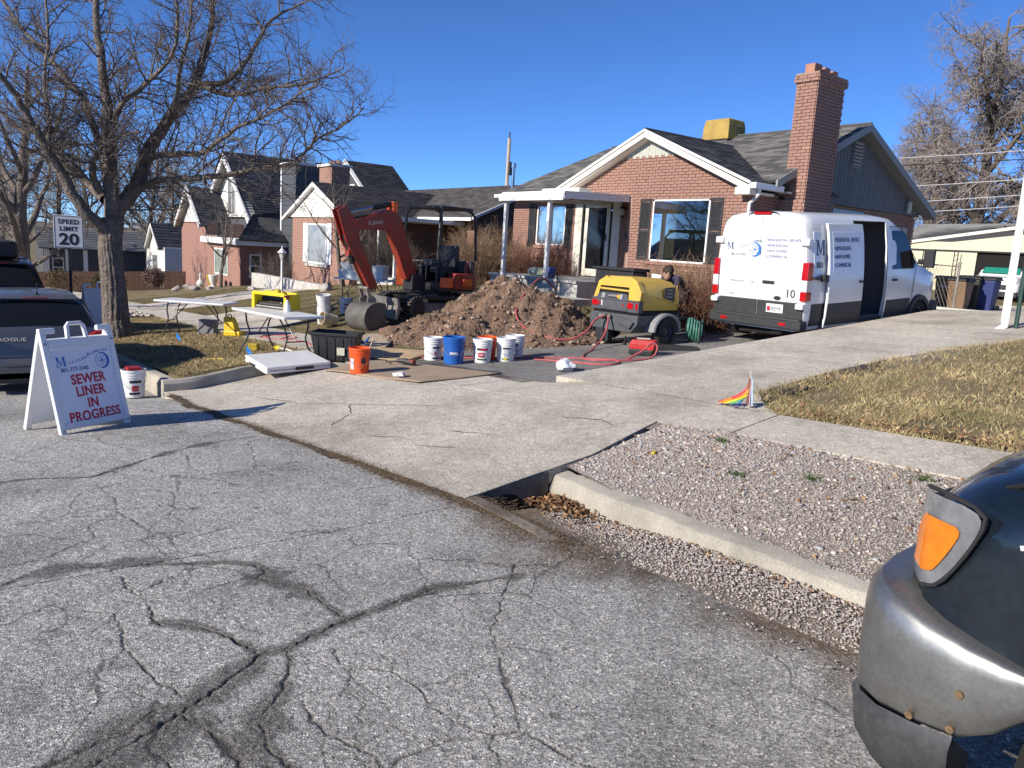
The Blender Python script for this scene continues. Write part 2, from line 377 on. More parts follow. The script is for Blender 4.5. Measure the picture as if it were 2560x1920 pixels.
def ribbon(pts,w0,jit,seed,step=.03,dz=.004,wv=.5):
    """ragged ribbon along a polyline on the street; returns verts, quads"""
    q=random.Random(seed); P=[]
    pl=[]
    for (a,b) in zip(pts,pts[1:]):
        d=math.hypot(b[0]-a[0],b[1]-a[1]); n=max(1,int(d/step))
        for i in range(n): pl.append((a[0]+(b[0]-a[0])*i/n,a[1]+(b[1]-a[1])*i/n))
    pl.append(pts[-1]); ph=[q.uniform(0,6) for _ in range(6)]
    out=[]
    for i,p in enumerate(pl):
        s=i*step
        ox=jit*(math.sin(s*9+ph[0])+.6*math.sin(s*23+ph[1])+q.uniform(-.5,.5)); oy=jit*(math.sin(s*8+ph[2])+.6*math.sin(s*27+ph[3])+q.uniform(-.5,.5))
        a=pl[max(0,i-1)]; b=pl[min(len(pl)-1,i+1)]; d=Vector((b[0]-a[0],b[1]-a[1])); d.normalize(); nrm=Vector((-d.y,d.x))
        e=min(1,i/3,(len(pl)-1-i)/3)
        wl=w0*e*(1+wv*math.sin(s*5+ph[4])+q.uniform(-wv,wv)*.6)/2+.0008; wr=w0*e*(1+wv*math.sin(s*6+ph[5])+q.uniform(-wv,wv)*.6)/2+.0008
        c=Vector((p[0]+ox,p[1]+oy))
        for k in (c+nrm*wl,c-nrm*wr): P.append((k.x,k.y,zs_surface(k.x,k.y)+dz))
    return P,[(2*i,2*i+1,2*i+3,2*i+2) for i in range(len(pl)-1)]
M_tar=asphalt_mat('tar_seal',(.27,.262,.25),None)
M_crack=mat('dark_crack',(.07,.062,.05),rough=1,var=.5,vscale=20)  # plain dark brown tone of the crack ribbons
def crack_field(xs,ys,seed=3):
    """numpy fields on a grid: thin open cracks, soft tar margins, dirt washed along the gutter"""
    nx,ny=len(xs),len(ys); crack=np.zeros((nx,ny)); seal=np.zeros((nx,ny)); q=np.random.default_rng(seed)
    X,Y=np.meshgrid(xs,ys,indexing='ij')
    def draw(pts,w,ws,strength):
        P=[np.array(pts[0],float)]
        for p_,q_ in zip(pts,pts[1:]):
            p_=np.array(p_);q_=np.array(q_); L=np.linalg.norm(q_-p_); n=max(1,int(L/.028)); d=(q_-p_)/(L+1e-9); nn=np.array([-d[1],d[0]])
            for i in range(1,n+1):
                t=i/n; P.append(p_+(q_-p_)*t+nn*q.normal(0,.006)*(1 if i<n else .3)+d*q.normal(0,.004))
        ww=w*np.exp(np.convolve(q.normal(0,.75,len(P)+8),np.ones(5)/5,'same')[4:4+len(P)]*1.6); sw=ws*np.exp(np.convolve(q.normal(0,1,len(P)+20),np.ones(9)/9,'same')[10:10+len(P)]*1.6) if ws else None
        for i in range(len(P)-1):
            a_,b_=P[i],P[i+1]; r=max(.03,(sw[i]*2.2 if ws else .035))
            i0,i1=np.searchsorted(xs,[min(a_[0],b_[0])-r,max(a_[0],b_[0])+r]); j0,j1=np.searchsorted(ys,[min(a_[1],b_[1])-r,max(a_[1],b_[1])+r])
            if i0>=i1 or j0>=j1: continue
            px=X[i0:i1,j0:j1]-a_[0]; py=Y[i0:i1,j0:j1]-a_[1]; d=b_-a_; l2=d@d+1e-12; t=np.clip((px*d[0]+py*d[1])/l2,0,1); D=np.hypot(px-d[0]*t,py-d[1]*t)
            c=np.clip(1.25-D/ww[i],0,1)*strength; crack[i0:i1,j0:j1]=np.maximum(crack[i0:i1,j0:j1],c)
            m=np.clip(1.15-D/.022,0,1)*.28*strength; seal[i0:i1,j0:j1]=np.maximum(seal[i0:i1,j0:j1],m)
            if ws: 
                m=np.clip((1.4-D/sw[i])*1.6,0,1); seal[i0:i1,j0:j1]=np.maximum(seal[i0:i1,j0:j1],m)
    SE={'a':.026,'b':.03,'c':.042,'d':.026,'g':.016,'h':.02,'o':.02,'x':.022}
    for k,pts in CR.items(): draw(pts,.0055 if k in 'cdgefhj' else .0040,SE.get(k,0),1 if k in 'abcdx' else .72)
    # second branches seeded from the traced cracks
    for k,pts in CR.items():
        for rep in range(3):
            i=q.integers(0,len(pts)-1); p=np.array(pts[i])+(np.array(pts[i+1])-np.array(pts[i]))*q.random(); a_=q.uniform(0,6.28); br=[tuple(p)]
            for st in range(q.integers(3,9)):
                a_+=q.normal(0,.45); p=p+np.array([math.cos(a_),math.sin(a_)])*q.uniform(.06,.14); br.append(tuple(p))
            draw(br,.0026,0,.38)
    for cx,cy,ra,rb in ((-3.8,1.38,.10,.12),(-3.5,1.46,.07,.08),(-2.35,.8,.15,.05),(-2.45,.95,.08,.04),(-2.62,.75,.07,.03)):
        th=np.arctan2(Y-cy,X-cx); D=np.hypot((X-cx)/ra,(Y-cy)/rb)*(1+.18*np.sin(th*5+cx*9)+.10*np.sin(th*11)); seal[:]=np.maximum(seal,np.clip((1.15-D)*4,0,.9))
    for cx,cy,r in ((-6.1,1.5,.04),(-5.5,1.62,.025),(-5.2,1.4,.035),(-5.75,1.3,.02),(-6.4,1.35,.025),(-1.9,1.78,.025),(-7.9,.45,.05),(-5.0,1.75,.02)):
        seal[:]=np.maximum(seal,np.clip((1.2-np.hypot(X-cx,Y-cy)/r)*3,0,.8))
    E_=np.array([edge(x) for x in xs])[:,None]; g=E_-Y
    nz=.5+.25*np.sin(X*3.1+Y*2)+.25*np.sin(X*7.3-Y*5.1)+.15*np.sin(X*17+Y*13)
    wid=np.interp(xs,[-10.5,-7,-5,-4.4,-3.6,-2.6,-1.5],[.05,.06,.10,.22,.55,.45,.35])[:,None]
    dirt=np.clip(1.1-g/(wid*(.6+.8*nz)),0,1)*np.clip(nz+.35,0,1)
    return X,Y,crack,seal,dirt
def street_mat():
    m=M_street; t=m.node_tree; N=t.nodes; L=t.links; b=N['Principled BSDF']; src=b.inputs['Base Color'].links[0].from_socket
    def at(n): a=N.new('ShaderNodeAttribute'); a.attribute_name=n; return a.outputs['Fac']
    def mixc(fac,a,col,mode='MIX'):
        x=N.new('ShaderNodeMix'); x.data_type='RGBA'; x.blend_type=mode; L.new(fac,x.inputs[0]); L.new(a,x.inputs[6]); x.inputs[7].default_value=(*col,1); return x.outputs[2]
    c=mixc(at('seal'),src,(.43,.42,.41),'MULTIPLY'); c=mixc(at('dirt'),c,(.42,.33,.24),'MULTIPLY'); c=mixc(at('crack'),c,(.065,.058,.05))
    L.new(c,b.inputs['Base Color'])
street_mat()
def street_patch(xs,ys,seed):
    X,Y,cr_,se_,di_=crack_field(xs,ys,seed); nx,ny=X.shape
    E_=np.array([edge(x) for x in xs]); Yc=np.minimum(Y,E_[:,None])
    Z=np.array([zst(x) for x in xs])[:,None]+.012*np.sin(X*.9+Yc)*np.clip((E_[:,None]-.3-Yc)/.8,0,1)-.010*cr_+np.random.default_rng(seed).normal(0,.0008,X.shape)
    idx=np.arange(nx*ny).reshape(nx,ny); f=np.stack([idx[:-1,:-1],idx[1:,:-1],idx[1:,1:],idx[:-1,1:]],-1).reshape(-1,4)
    ok=((Y[:-1,:-1]<E_[:-1,None]).reshape(-1)); f=f[ok]
    o=npmesh('asphalt_surface',np.stack([X,Yc,Z],-1).reshape(-1,3),f,M_street,None,street,smooth=True)
    for n_,arr in (('crack',cr_),('seal',se_),('dirt',di_)):
        a_=o.data.attributes.new(n_,'FLOAT','POINT'); a_.data.foreach_set('value',arr.astype(np.float32).ravel())
    return o
PX0,PX1,PX2=-9.6,-4.3,-1.0
street_patch(np.arange(PX0,PX1+.0005,.0105),np.arange(-.6,3.16,.0105),5)
street_patch(np.arange(PX1,PX2+.0005,.0055),np.arange(-.6,3.34,.0065),6)

# asphalt driveway of the brick house
drive=sheet('asphalt_driveway',jog(-11.3,-7.15,.35),jog(6.1,30,.4),z_drive,M_drive,skirt=.15,dz=.0)
drive['label']='weathered asphalt driveway strip under the van and compressor'
# concrete slabs: apron, walk across it, neighbour's ramp
def left_edge(y): return lerp(y,[(2.4,-10.55),(3.7,-10.75),(5,-11.1),(6.4,-11.2)])
def slab(name,xl,xr,y0,y1,zf,nx,ny,th=.12,parent=None,label=None,m=None):
    P=[];F=[]
    for j in range(ny):
        y_=j/(ny-1)
        for i in range(nx):
            t=i/(nx-1)
            ya=y0; yb=y1
            x=None
            # iterate: x depends on y, y0 may depend on x
            yy=(ya(-7) if callable(ya) else ya)*(1-y_)+(yb(-7) if callable(yb) else yb)*y_
            a=xl(yy) if callable(xl) else xl; c=xr(yy) if callable(xr) else xr
            x=a+(c-a)*t
            yy=(ya(x) if callable(ya) else ya)*(1-y_)+(yb(x) if callable(yb) else yb)*y_
            P.append((x,yy,zf(x,yy)))
    for j in range(ny-1):
        for i in range(nx-1): F.append((j*nx+i,j*nx+i+1,(j+1)*nx+i+1,(j+1)*nx+i))
    per=[i for i in range(nx)]+[j*nx+nx-1 for j in range(1,ny)]+[(ny-1)*nx+i for i in range(nx-2,-1,-1)]+[j*nx for j in range(ny-2,0,-1)]
    o=len(P)
    for q in per: x,y,z=P[q]; P.append((x,y,z-th))
    k=len(per)
    for a in range(k): F.append((per[a],o+a,o+(a+1)%k,per[(a+1)%k]))
    b=MB(); b.add(P,F); ob=b.build(name,m or M_conc,parent,smooth=30)
    return ob
apron=slab('driveway_apron',left_edge,lambda y:lerp(y,[(3,-4.42),(4.2,-4.46),(5.4,-4.75)]),edge,lambda x:5.322+(x+7.6)*.05,lambda x,y:z_conc(x,y) if x>-6.5 else (z_drive(x,y)*min(1,(-6.5-x)/1.)+z_conc(x,y)*(1-min(1,(-6.5-x)/1.))),40,16)
tag(apron,label='flared concrete driveway apron sloping down to the street',kind='structure')
def z_mix(x,y):
    k=min(1,max(0,(-6.5-x)/1.)); return z_drive(x,y)*k+z_conc(x,y)*(1-k)
def z_walk(x,y):
    if x<-10.6:
        k=min(1,(-10.6-x)/1.); return z_left(x,y)*k+z_drive(x,y)*(1-k)+.012*k
    if x<-5: return z_mix(x,y)
    k=min(1,(x+5)/1.); return z_conc(x,y)*(1-k)+(z_right(x,y)+.0)*k
walk=bpy.data.objects.new('sidewalk',None); COL.objects.link(walk); tag(walk,label='pale concrete sidewalk crossing the driveways',kind='structure')
joints=[-62,-50,-44,-39,-34,-30,-26.6,-23.4,-20.2,-17.2,-14.2,-11.2,-7.9,-4.02,-1.0,2.0,5,9]
for a,c in zip(joints,joints[1:]):
    slab('slab',a+.008,c-.008,wy0,lambda x:wy1(x)-.022,z_walk,14,4,parent=walk)
ramp=bpy.data.objects.new('concrete_driveway',None); COL.objects.link(ramp); tag(ramp,label='pale concrete driveway ramp rising beside the white van',kind='structure')
def re(y): return lerp(y,[(6.3,-4.0),(7,-4.78),(8.5,-4.9),(9.9,-4.88),(11.5,-4.6),(12.6,-4.3),(16,-3.4),(30,-3)])
ry_=[6.32,9.45,12.4,15.6,19,23,30,44]
for a,c in zip(ry_,ry_[1:]):
    slab('slab',lambda y:-7.2 if y<17.5 else lerp(y,[(17.5,-7.2),(20,-9.6),(30,-16)]),re,a+.006,c-.008,z_conc,18,9,th=.7 if a<16 else .1,parent=ramp)
# front walk of the white-gabled house (light strip over the lawn)
fw=slab('front_walk',-22.5,-17.6,lambda x:6.47+max(0,(-17.6-x))*.0,lambda x:7.3,lambda x,y:z_left(x,y)+.012,12,4,th=.1); tag(fw,label='narrow concrete path on the neighbour lawn',kind='structure')
fw2=slab('front_walk',-30,-26,6.47,11.5,lambda x,y:z_left(x,y)+.012,8,10,th=.1); tag(fw2,label='concrete path up to the far brick house',kind='structure')

# kerbs
def sweep(prof,xs,yf,zf,name,m,parent=None):
    secs=[[(x,yf(x)+p,zf(x)+h) for p,h in prof] for x in xs]
    b=MB(); b.loft(secs); o=b.build(name,m,parent,smooth=40); 
    if parent is None: tag(o,kind='structure')
    return o
kl=sweep([(-.04,-.25),(-.04,.06),(0,.125),(.02,.135),(.13,.14),(.14,.13),(.14,-.25)],jog(-70,-12,1.5)+jog(-11.6,-10.75,.12),lambda x:edge(x)+.06,zst,'kerb',M_kerb)
kl['label']='concrete kerb along the left lawn by the silver car'
ret=MB(); ret.loft([[(x+p,y,zst(x)+h*k) for p,h in ((.07,-.3),(.07,.10),(.03,.14),(-.07,.14),(-.07,-.3))] for x,y,k in ((-10.72,2.5,1),(-10.7,2.75,1.05),(-10.78,3.1,1.25),(-10.9,3.6,1.75),(-11.05,4.3,2.2))]); o=ret.build('kerb',M_kerb,smooth=40); tag(o,label='curved kerb return where the apron meets the lawn mound',kind='structure')
def ky(x): return lerp(x,[(-4.6,3.95),(-4.2,3.90),(-2.7,3.79),(-1.7,3.72),(0,3.64),(10,3.6)])
kr=sweep([(-.03,-.4),(-.03,-.05),(.025,.052),(.04,.06),(.165,.075),(.175,.066),(.175,-.4)],jog(-4.45,3,.07)+[5,9],lambda x:ky(x)+.010*math.sin(x*9)*math.sin(x*23+1)+.006*math.sin(x*41),lambda x:zst(x)+.006*math.sin(x*7)+.004*math.sin(x*31),'kerb',M_kerb)
kr['label']='wide pale concrete kerb holding back the gravel strip'
lz=lambda x: lerp(x,[(-3.6,.012),(-3.3,.004),(-3.15,-.03)])
gut=MB(); secs=[]
for x in jog(-4.4,3,.2)+[6,9]:
    d=lerp(x,[(-4.4,-.17),(-3.6,-.10),(-2.8,-.03),(-2,-.012),(9,-.012)])
    lip=lerp(x,[(-4.4,3.10),(-3.2,3.0),(-2.4,2.95),(9,2.9)])
    secs.append([(x,lip-.02,zst(x)-.3),(x,lip-.02,zst(x)+lz(x)),(x,lip+.07,zst(x)+lz(x)+.004),(x,lip+.10,zst(x)+.9*d),(x,ky(x)-.02,zst(x)+d),(x,ky(x),zst(x)-.3)])
gut.loft(secs); o=gut.build('gutter',mat('dirty_gutter',(.27,.235,.19),rough=.95,col2=(.13,.105,.08),vscale=3,bump=.006,bscale=50,fine=.25),smooth=40); tag(o,label='shallow concrete gutter filled with gravel and leaves',kind='structure')
# culvert mouth under the apron
cm=MB()
X0=-4.425
ytop=[(3.12,0.0),(3.3,.03),(3.6,.085),(3.86,.125)]
prof=[(3.12,-.22),(3.86,-.22),(3.86,.02+.06),(3.12,-.02)]
n=14; ring=[(3.5+.27*math.cos(2*math.pi*k/n),-.16+.17*math.sin(2*math.pi*k/n)) for k in range(n)]
cm.add([(X0+.003,y,zst(X0)+z) for y,z in ring]+[(X0-.9,y,zst(X0)+z) for y,z in ring],[(k,(k+1)%n,n+(k+1)%n,n+k) for k in range(n)]+[tuple(range(n,2*n))])
cm.build('pipe_hollow',M_dark,apron)
cm=MB(); cm.add([(X0+.006,y,zst(X0)+z) for y,z in ((3.13,-.3),(3.88,-.3),(3.88,.10),(3.6,.075),(3.13,.0))],[(0,1,2,3,4)]); 
o=MB(); 
n=14
P=[(X0+.008,3.46+.17*math.cos(2*math.pi*k/n),zst(X0)-.13+.11*math.sin(2*math.pi*k/n)) for k in range(n)]
cm.build('culvert_face',mat('dark_concrete',(.16,.145,.12),rough=.95,var=.5,vscale=6,bump=.006,bscale=60),apron)  # culvert face in a darker concrete tone
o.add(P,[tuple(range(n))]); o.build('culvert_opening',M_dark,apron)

# ---------------------------------------------------------------- scattered small stuff
def stones(name,pts,sizes,tints,mat_,parent=None,flat=.65):
    """deformed octahedra: one mesh"""
    n=len(pts); base=np.array([(1,0,0),(-1,0,0),(0,1,0),(0,-1,0),(0,0,1),(0,0,-1)],float)
    fa=np.array([(0,2,4),(2,1,4),(1,3,4),(3,0,4),(2,0,5),(1,2,5),(3,1,5),(0,3,5)])
    v=base[None]*nr.uniform(.6,1.25,(n,6,1))+nr.uniform(-.3,.3,(n,6,3))
    v*=np.array([1,.8,flat])*sizes[:,None,None]
    a=nr.uniform(0,2*np.pi,n); c,s=np.cos(a),np.sin(a); x=v[...,0]*c[:,None]-v[...,1]*s[:,None]; y=v[...,0]*s[:,None]+v[...,1]*c[:,None]
    v=np.stack([x,y,v[...,2]],-1)+pts[:,None,:]
    f=(fa[None]+6*np.arange(n)[:,None,None]).reshape(-1,3)
    t=np.repeat(tints,8,axis=0)*nr.uniform(.92,1.06,(n*8,1))
    return npmesh(name,v.reshape(-1,3),f,mat_,t,parent)
def blades(name,pts,h,w,tints,mat_,parent=None,lean=.6,flat=False):
    n=len(pts); a=nr.uniform(0,2*np.pi,n); d=np.stack([np.cos(a),np.sin(a),np.zeros(n)],-1); p=np.stack([-np.sin(a),np.cos(a),np.zeros(n)],-1)
    hh=h[:,None]; tip=pts+d*hh*nr.uniform(-lean,lean,(n,1))+p*hh*nr.uniform(-lean,lean,(n,1)); tip[:,2]=pts[:,2]+ (h*nr.uniform(.5,1,n) if not flat else h*nr.uniform(0,.25,n))
    v=np.stack([pts-d*w[:,None]/2,pts+d*w[:,None]/2,tip],1)
    f=np.arange(3*n).reshape(n,3)
    return npmesh(name,v.reshape(-1,3),f,mat_,tints,parent)
def leaves(name,pts,size,tints,mat_,parent=None,curl=.5):
    """small folded leaf quads lying every way"""
    n=len(pts); u=nr.normal(size=(n,3)); u[:,2]*=curl; u/=np.linalg.norm(u,axis=1)[:,None]; w=nr.normal(size=(n,3)); w[:,2]*=curl
    w-=u*(w*u).sum(1)[:,None]; w/=np.linalg.norm(w,axis=1)[:,None]
    s=size[:,None]; nn=np.cross(u,w); nn*=np.sign(nn[:,2:3]+1e-6)
    v=np.stack([pts-u*s,pts+w*s*.5+nn*s*.35,pts+u*s,pts-w*s*.5+nn*s*.35],1)
    f=np.arange(4*n).reshape(n,4)[:,[0,1,2]]; f2=np.arange(4*n).reshape(n,4)[:,[0,2,3]]
    return npmesh(name,v.reshape(-1,3),np.concatenate([f,f2]),mat_,np.concatenate([tints,tints]),parent)
def pick(cols,n,jit=.18):
    c=np.array(cols,float)[nr.integers(0,len(cols),n)]; return np.clip(c*nr.uniform(1-jit,1+jit,(n,1)),0,1)
gzv=np.vectorize(gz)
M_stone=mat_attr('stone_tint',.9); M_blade=mat_attr('grass_tint',.95); M_leaf=mat_attr('leaf_tint',.85)
# gravel strip bed + stones
def gy0(x): return ky(x)+.165
def z_grav(x,y): 
    k=(y-gy0(x))/max(.1,wy0(x)-gy0(x)); z=zst(x)+.055+.25*k+.03*math.sin(math.pi*min(1,max(0,k))); w=min(1,max(0,(-3.7-x)/.7)); return max(z,z*(1-w)+(z_conc(x,y)-.02)*w)
def gravel_keep(x,y): return x>-4.40+max(0,(y-4.1))*-.17
M_gbed=mat('gravel_bed',(.24,.205,.175),rough=1,var=.35,vscale=8,bump=.01,bscale=80,fine=.4)
gb=sheet('gravel_strip',jog(-4.72,2.5,.24)+[5,9],lambda x:[gy0(x)-.02+(wy0(x)-gy0(x)+.02)*i/6 for i in range(7)],z_grav,M_gbed,keep=gravel_keep); gb['label']='gravel covered parking strip behind the kerb'
N_=95000; xs_=-4.75+7.0*nr.random(N_)**1.6; t_=nr.random(N_); y0_=np.array([gy0(x) for x in xs_]); y1_=np.array([wy0(x) for x in xs_]); ys_=y0_+(y1_-y0_)*t_
k_=xs_>-4.40-np.maximum(0,ys_-4.1)*.17; xs_,ys_=xs_[k_],ys_[k_]; n=len(xs_)
zz=np.array([z_grav(a,b) for a,b in zip(xs_,ys_)])
sz=nr.uniform(.0045,.0095,n)*(1+1.4*(nr.random(n)<.05))
cols=[(.42,.37,.33),(.36,.315,.28),(.50,.45,.40),(.31,.27,.245),(.41,.32,.27),(.55,.51,.46),(.35,.33,.33)]
o=stones('gravel',np.stack([xs_,ys_,zz+sz*.3],-1),sz,pick(cols,n),M_stone); tag(o,'pinkish grey gravel covering the strip behind the kerb','gravel',kind='stuff')
# gravel washed into the gutter and onto the street edge
n=9000; xs_=-4.2+4.2*nr.random(n); off=nr.beta(1.2,2.2,n)*.75; ys_=np.array([ky(x) for x in xs_])-.02-off*np.clip((xs_+4.6)/1.2,.25,1)
def zgut(x,y):
    lip=lerp(x,[(-4.4,3.10),(-3.2,3.0),(-2.4,2.95),(9,2.9)]); d=lerp(x,[(-4.4,-.17),(-3.6,-.10),(-2.8,-.03),(-2,-.012),(9,-.012)])
    return zst(x)+(d if y>lip+.1 else .012 if y>lip-.02 else 0)
zz=np.array([zgut(a,b) for a,b in zip(xs_,ys_)])+.02*np.exp(-off*5); sz=nr.uniform(.005,.013,n)
o=stones('loose_gravel',np.stack([xs_,ys_,zz+sz*.3],-1),sz,pick(cols,n),M_stone); tag(o,'loose gravel spilled along the gutter and street edge','gravel',kind='stuff')
n=2600; xs_=-5.5+6*nr.random(n); ys_=1.2+nr.random(n)**.6*2.0; sz=nr.uniform(.003,.008,n); zz=np.array([zs_surface(a,b) for a,b in zip(xs_,ys_)])+sz*.4
k_=ys_<np.array([edge(x) for x in xs_])-.02
o=stones('street_pebbles',np.stack([xs_,ys_,zz],-1)[k_],sz[k_],pick(cols,int(k_.sum())),M_stone); tag(o,'scattered small pebbles lying on the street','pebbles',kind='stuff')
# bigger flat stones on the gravel
q=random.Random(3)
for i in range(26):
    x=q.uniform(-4.4,-1.9); y=q.uniform(gy0(x)+.1,wy0(x)-.1); s=q.uniform(.02,.042)
    o=stones('stone',np.array([[0,0,0]],float),np.array([s]),np.array([q.choice([(.42,.40,.40),(.5,.48,.46),(.36,.34,.36)])]),M_stone,flat=.35)
    o.location=(x,y,z_grav(x,y)+.012); o.parent=gb
# dead leaves in the gutter, by the culvert, and along the asphalt edge
def leafset(name,n,fx,label,colr,size=(.015,.035),flatcurl=.6,lift=.03):
    P=np.array([fx() for _ in range(n)]); P[:,2]+=nr.random(n)*lift
    o=leaves(name,P,nr.uniform(*size,n),pick(colr,n,.3),M_leaf,curl=flatcurl); tag(o,label,'leaves',kind='stuff'); return o
LC=[(.26,.13,.06),(.33,.18,.08),(.20,.11,.06),(.38,.24,.12),(.15,.09,.05)]
def f1():
    x=q.gauss(-4.15,.2); x=max(-4.4,x); y=ky(x)-.02-abs(q.gauss(0,.13)); return (x,y,zgut(x,y)+.05*math.exp(-((x+4.2)/.25)**2))
leafset('leaf_pile',500,f1,'brown dead leaves heaped at the culvert mouth',LC,lift=.06)
def f2():
    x=q.uniform(-4.2,-1.7); y=ky(x)-.02-abs(q.gauss(0,.05)); return (x,y,zgut(x,y))
leafset('gutter_leaves',420,f2,'thin line of dead leaves along the kerb foot',LC,size=(.01,.022),lift=.02)
def f3():
    x=q.uniform(-10.4,-3.1) if q.random()<.55 else q.uniform(-6.2,-3.0); y=edge(x)-.03+q.gauss(0,.04)*lerp(x,[(-10,1),(-6,1.1),(-4.6,2.2),(-3.2,3.2)]); return (x,y,zst(x)+.006)
n=12000; P=np.array([f3() for _ in range(n)]); a=blades('needle_litter',P,nr.uniform(.02,.06,n),nr.uniform(.004,.009,n),pick([(.16,.11,.06),(.22,.15,.08),(.11,.08,.05),(.27,.2,.11)],n,.3),M_leaf,lean=1.2,flat=True); tag(a,'brown strip of dead needles where apron meets asphalt','debris',kind='stuff')
def f4():
    x=q.uniform(-4.9,-3.2); y=q.uniform(edge(x)-.12,ky(x)-.1); return (x,y,zgut(x,y)+.004 if y>3.05 else zst(x)+.006)
n=2500; P=np.array([f4() for _ in range(n)]); P=P[(P[:,0]>-4.4)]; n=len(P); a=blades('gutter_litter',P,nr.uniform(.02,.05,n),nr.uniform(.003,.008,n),pick([(.14,.10,.06),(.2,.14,.08),(.1,.08,.05)],n,.3),M_leaf,lean=1.2,flat=True); tag(a,'dark leaf mould and needles in the gutter','debris',kind='stuff')
# soil stain strip beneath the litter
b=MB(); pts=[(x,edge(x)-.03) for x in jog(-10.3,-3.2,.15)]; b.add(*ribbon(pts,.13,.012,4,dz=.003,wv=.5)); b.build('edge_soil',M_soil,street)
# litter in the walk joints
n=1500; xs_=nr.uniform(-8.2,-4.2,n); ys_=np.array([wy1(x) for x in xs_])-.006+nr.normal(0,.012,n)*(1+2*np.exp(-((xs_+7)/.5)**2)); P=np.stack([xs_,ys_,np.array([z_mix(a,b) for a,b in zip(xs_,ys_)])+.003],-1)
a=blades('joint_litter',P,nr.uniform(.015,.05,n),nr.uniform(.003,.007,n),pick([(.2,.15,.08),(.14,.1,.06),(.28,.2,.1)],n,.3),M_leaf,lean=1.1,flat=True); tag(a,'dry grass and dirt in the driveway joint','debris',kind='stuff')
# grass
GC=[(.44,.34,.17),(.50,.40,.21),(.36,.27,.13),(.30,.24,.11),(.26,.23,.10),(.55,.45,.26),(.38,.29,.16)]
def grass(name,n,fx,label,h=(.03,.07),w=(.004,.008),cols=GC):
    P=np.array([p for p in (fx() for _ in range(n)) if p is not None]); n=len(P)
    # clumpy greenness
    g=np.sin(P[:,0]*2.1+1)*np.sin(P[:,1]*2.7+.5)+.6*np.sin(P[:,0]*5.3)*np.sin(P[:,1]*4.7+2)
    t=pick(cols,n,.25)*(1+.16*np.sin(P[:,0]*1.3+P[:,1]*.7)+.14*np.sin(P[:,0]*3.9-P[:,1]*3.1+1)+.10*np.sin(P[:,1]*8.1+P[:,0]*6.3))[:,None]; gm=np.clip((g-.55)*.9,0,.45)[:,None]; t=t*(1-gm)+np.array([.12,.15,.045])*gm*nr.uniform(.7,1.3,(n,1))
    hh_=nr.uniform(*h,n)*(1+.35*np.sin(P[:,0]*2.9+1)*np.sin(P[:,1]*3.3)); o=blades(name,P,hh_,nr.uniform(*w,n),t,M_blade,lean=.95); tag(o,label,'grass',kind='stuff'); return o
def g1():
    y=6.35+(nr.random()**1.6)*9; r=re(y)+nr.normal(0,.05); x=r+nr.random()*(7.0 if y>8 else 6)
    if y<wy1(x)+nr.normal(0,.03): return None
    if math.sin(x*2.3+1.1*y)*math.sin(y*3.1-x)+.5*math.sin(x*6.1)*math.sin(y*5.3)<-.45 and nr.random()<.75: return None
    return (x,y,z_right(x,y)-.005)
grass('dry_grass',95000,g1,'straw coloured winter grass on the right lawn',h=(.025,.075),w=(.005,.011))
def g2():
    x=-11.0-nr.random()**1.3*12; y=2.75+nr.random()*2.45
    if x>left_edge(y)+nr.normal(-.05,.04): return None
    return (x,y,z_left(x,y)-.005)
grass('dry_grass',70000,g2,'dry mown grass on the mound by the kerb',h=(.02,.06),w=(.005,.011))
def g3():
    x=-11.5-nr.random()*22; y=6.5+nr.random()**1.2*7
    if -22.5<x<-17.6 and y<7.3: return None
    if -30<x<-26 and y<11.5: return None
    if x>-20.2 and y>14.8: return None
    return (x,y,z_left(x,y)-.005)
grass('dry_grass',90000,g3,'dull green and brown lawn behind the tables',h=(.025,.06),w=(.008,.016),cols=[(.20,.17,.07),(.15,.14,.055),(.26,.21,.10),(.13,.13,.05)])
# weeds and a leaf drift along the right walk
def f5():
    x=q.uniform(-3.9,0); y=wy1(x)+.02+abs(q.gauss(0,.10)); return (x,y,z_right(x,y)+.01)
leafset('walk_leaves',700,f5,'dead leaves drifted along the lawn edge by the walk',LC+[(.42,.3,.17)],size=(.012,.03),lift=.02)

# hairline cracks in the apron and ramp, weeds and twigs on the gravel
def conc_crack(pts,w,seed,par):
    P_,F_=ribbon(pts,w,.010,seed,step=.03,dz=.0,wv=.9); P_=[(x,y,z_mix(x,y)+.0035) for x,y,_ in P_]; b=MB(); b.add(P_,F_); b.build('crack',M_crack,par)
for i,pts in enumerate(([(-9.9,3.2),(-9.2,3.35),(-8.6,3.5),(-8.0,3.9),(-7.4,4.3),(-6.9,4.6)],[(-8.0,3.9),(-7.6,3.7),(-7.2,3.3)],[(-6.1,4.0),(-5.7,4.15),(-5.2,4.2)],[(-6.6,3.4),(-6.2,3.6),(-5.9,3.55),(-5.5,3.75)],[(-5.6,5.0),(-5.2,5.15),(-4.9,5.1)])): conc_crack(pts,.008,i+11,apron)
n=500; xs_=-4.5+3.6*nr.random(n); ys_=np.array([gy0(x)+(wy0(x)-gy0(x))*nr.random()**.7 for x in xs_]); P=np.stack([xs_,ys_,np.array([z_grav(a,c) for a,c in zip(xs_,ys_)])+.012],-1)
a=blades('gravel_twigs',P,nr.uniform(.03,.10,n),nr.uniform(.003,.006,n),pick([(.30,.21,.12),(.40,.31,.2),(.2,.14,.09)],n,.3),M_leaf,lean=1.2,flat=True); tag(a,'dry twigs and needles lying over the gravel strip','debris',kind='stuff')
def f6():
    x=q.uniform(-4.6,-1.6); k_=q.random()**.6; y=gy0(x)+(wy0(x)-gy0(x))*k_; return (x,y,z_grav(x,y)+.012)
leafset('gravel_leaves',170,f6,'a few dead leaves scattered on the gravel',LC,size=(.012,.026),lift=.006)
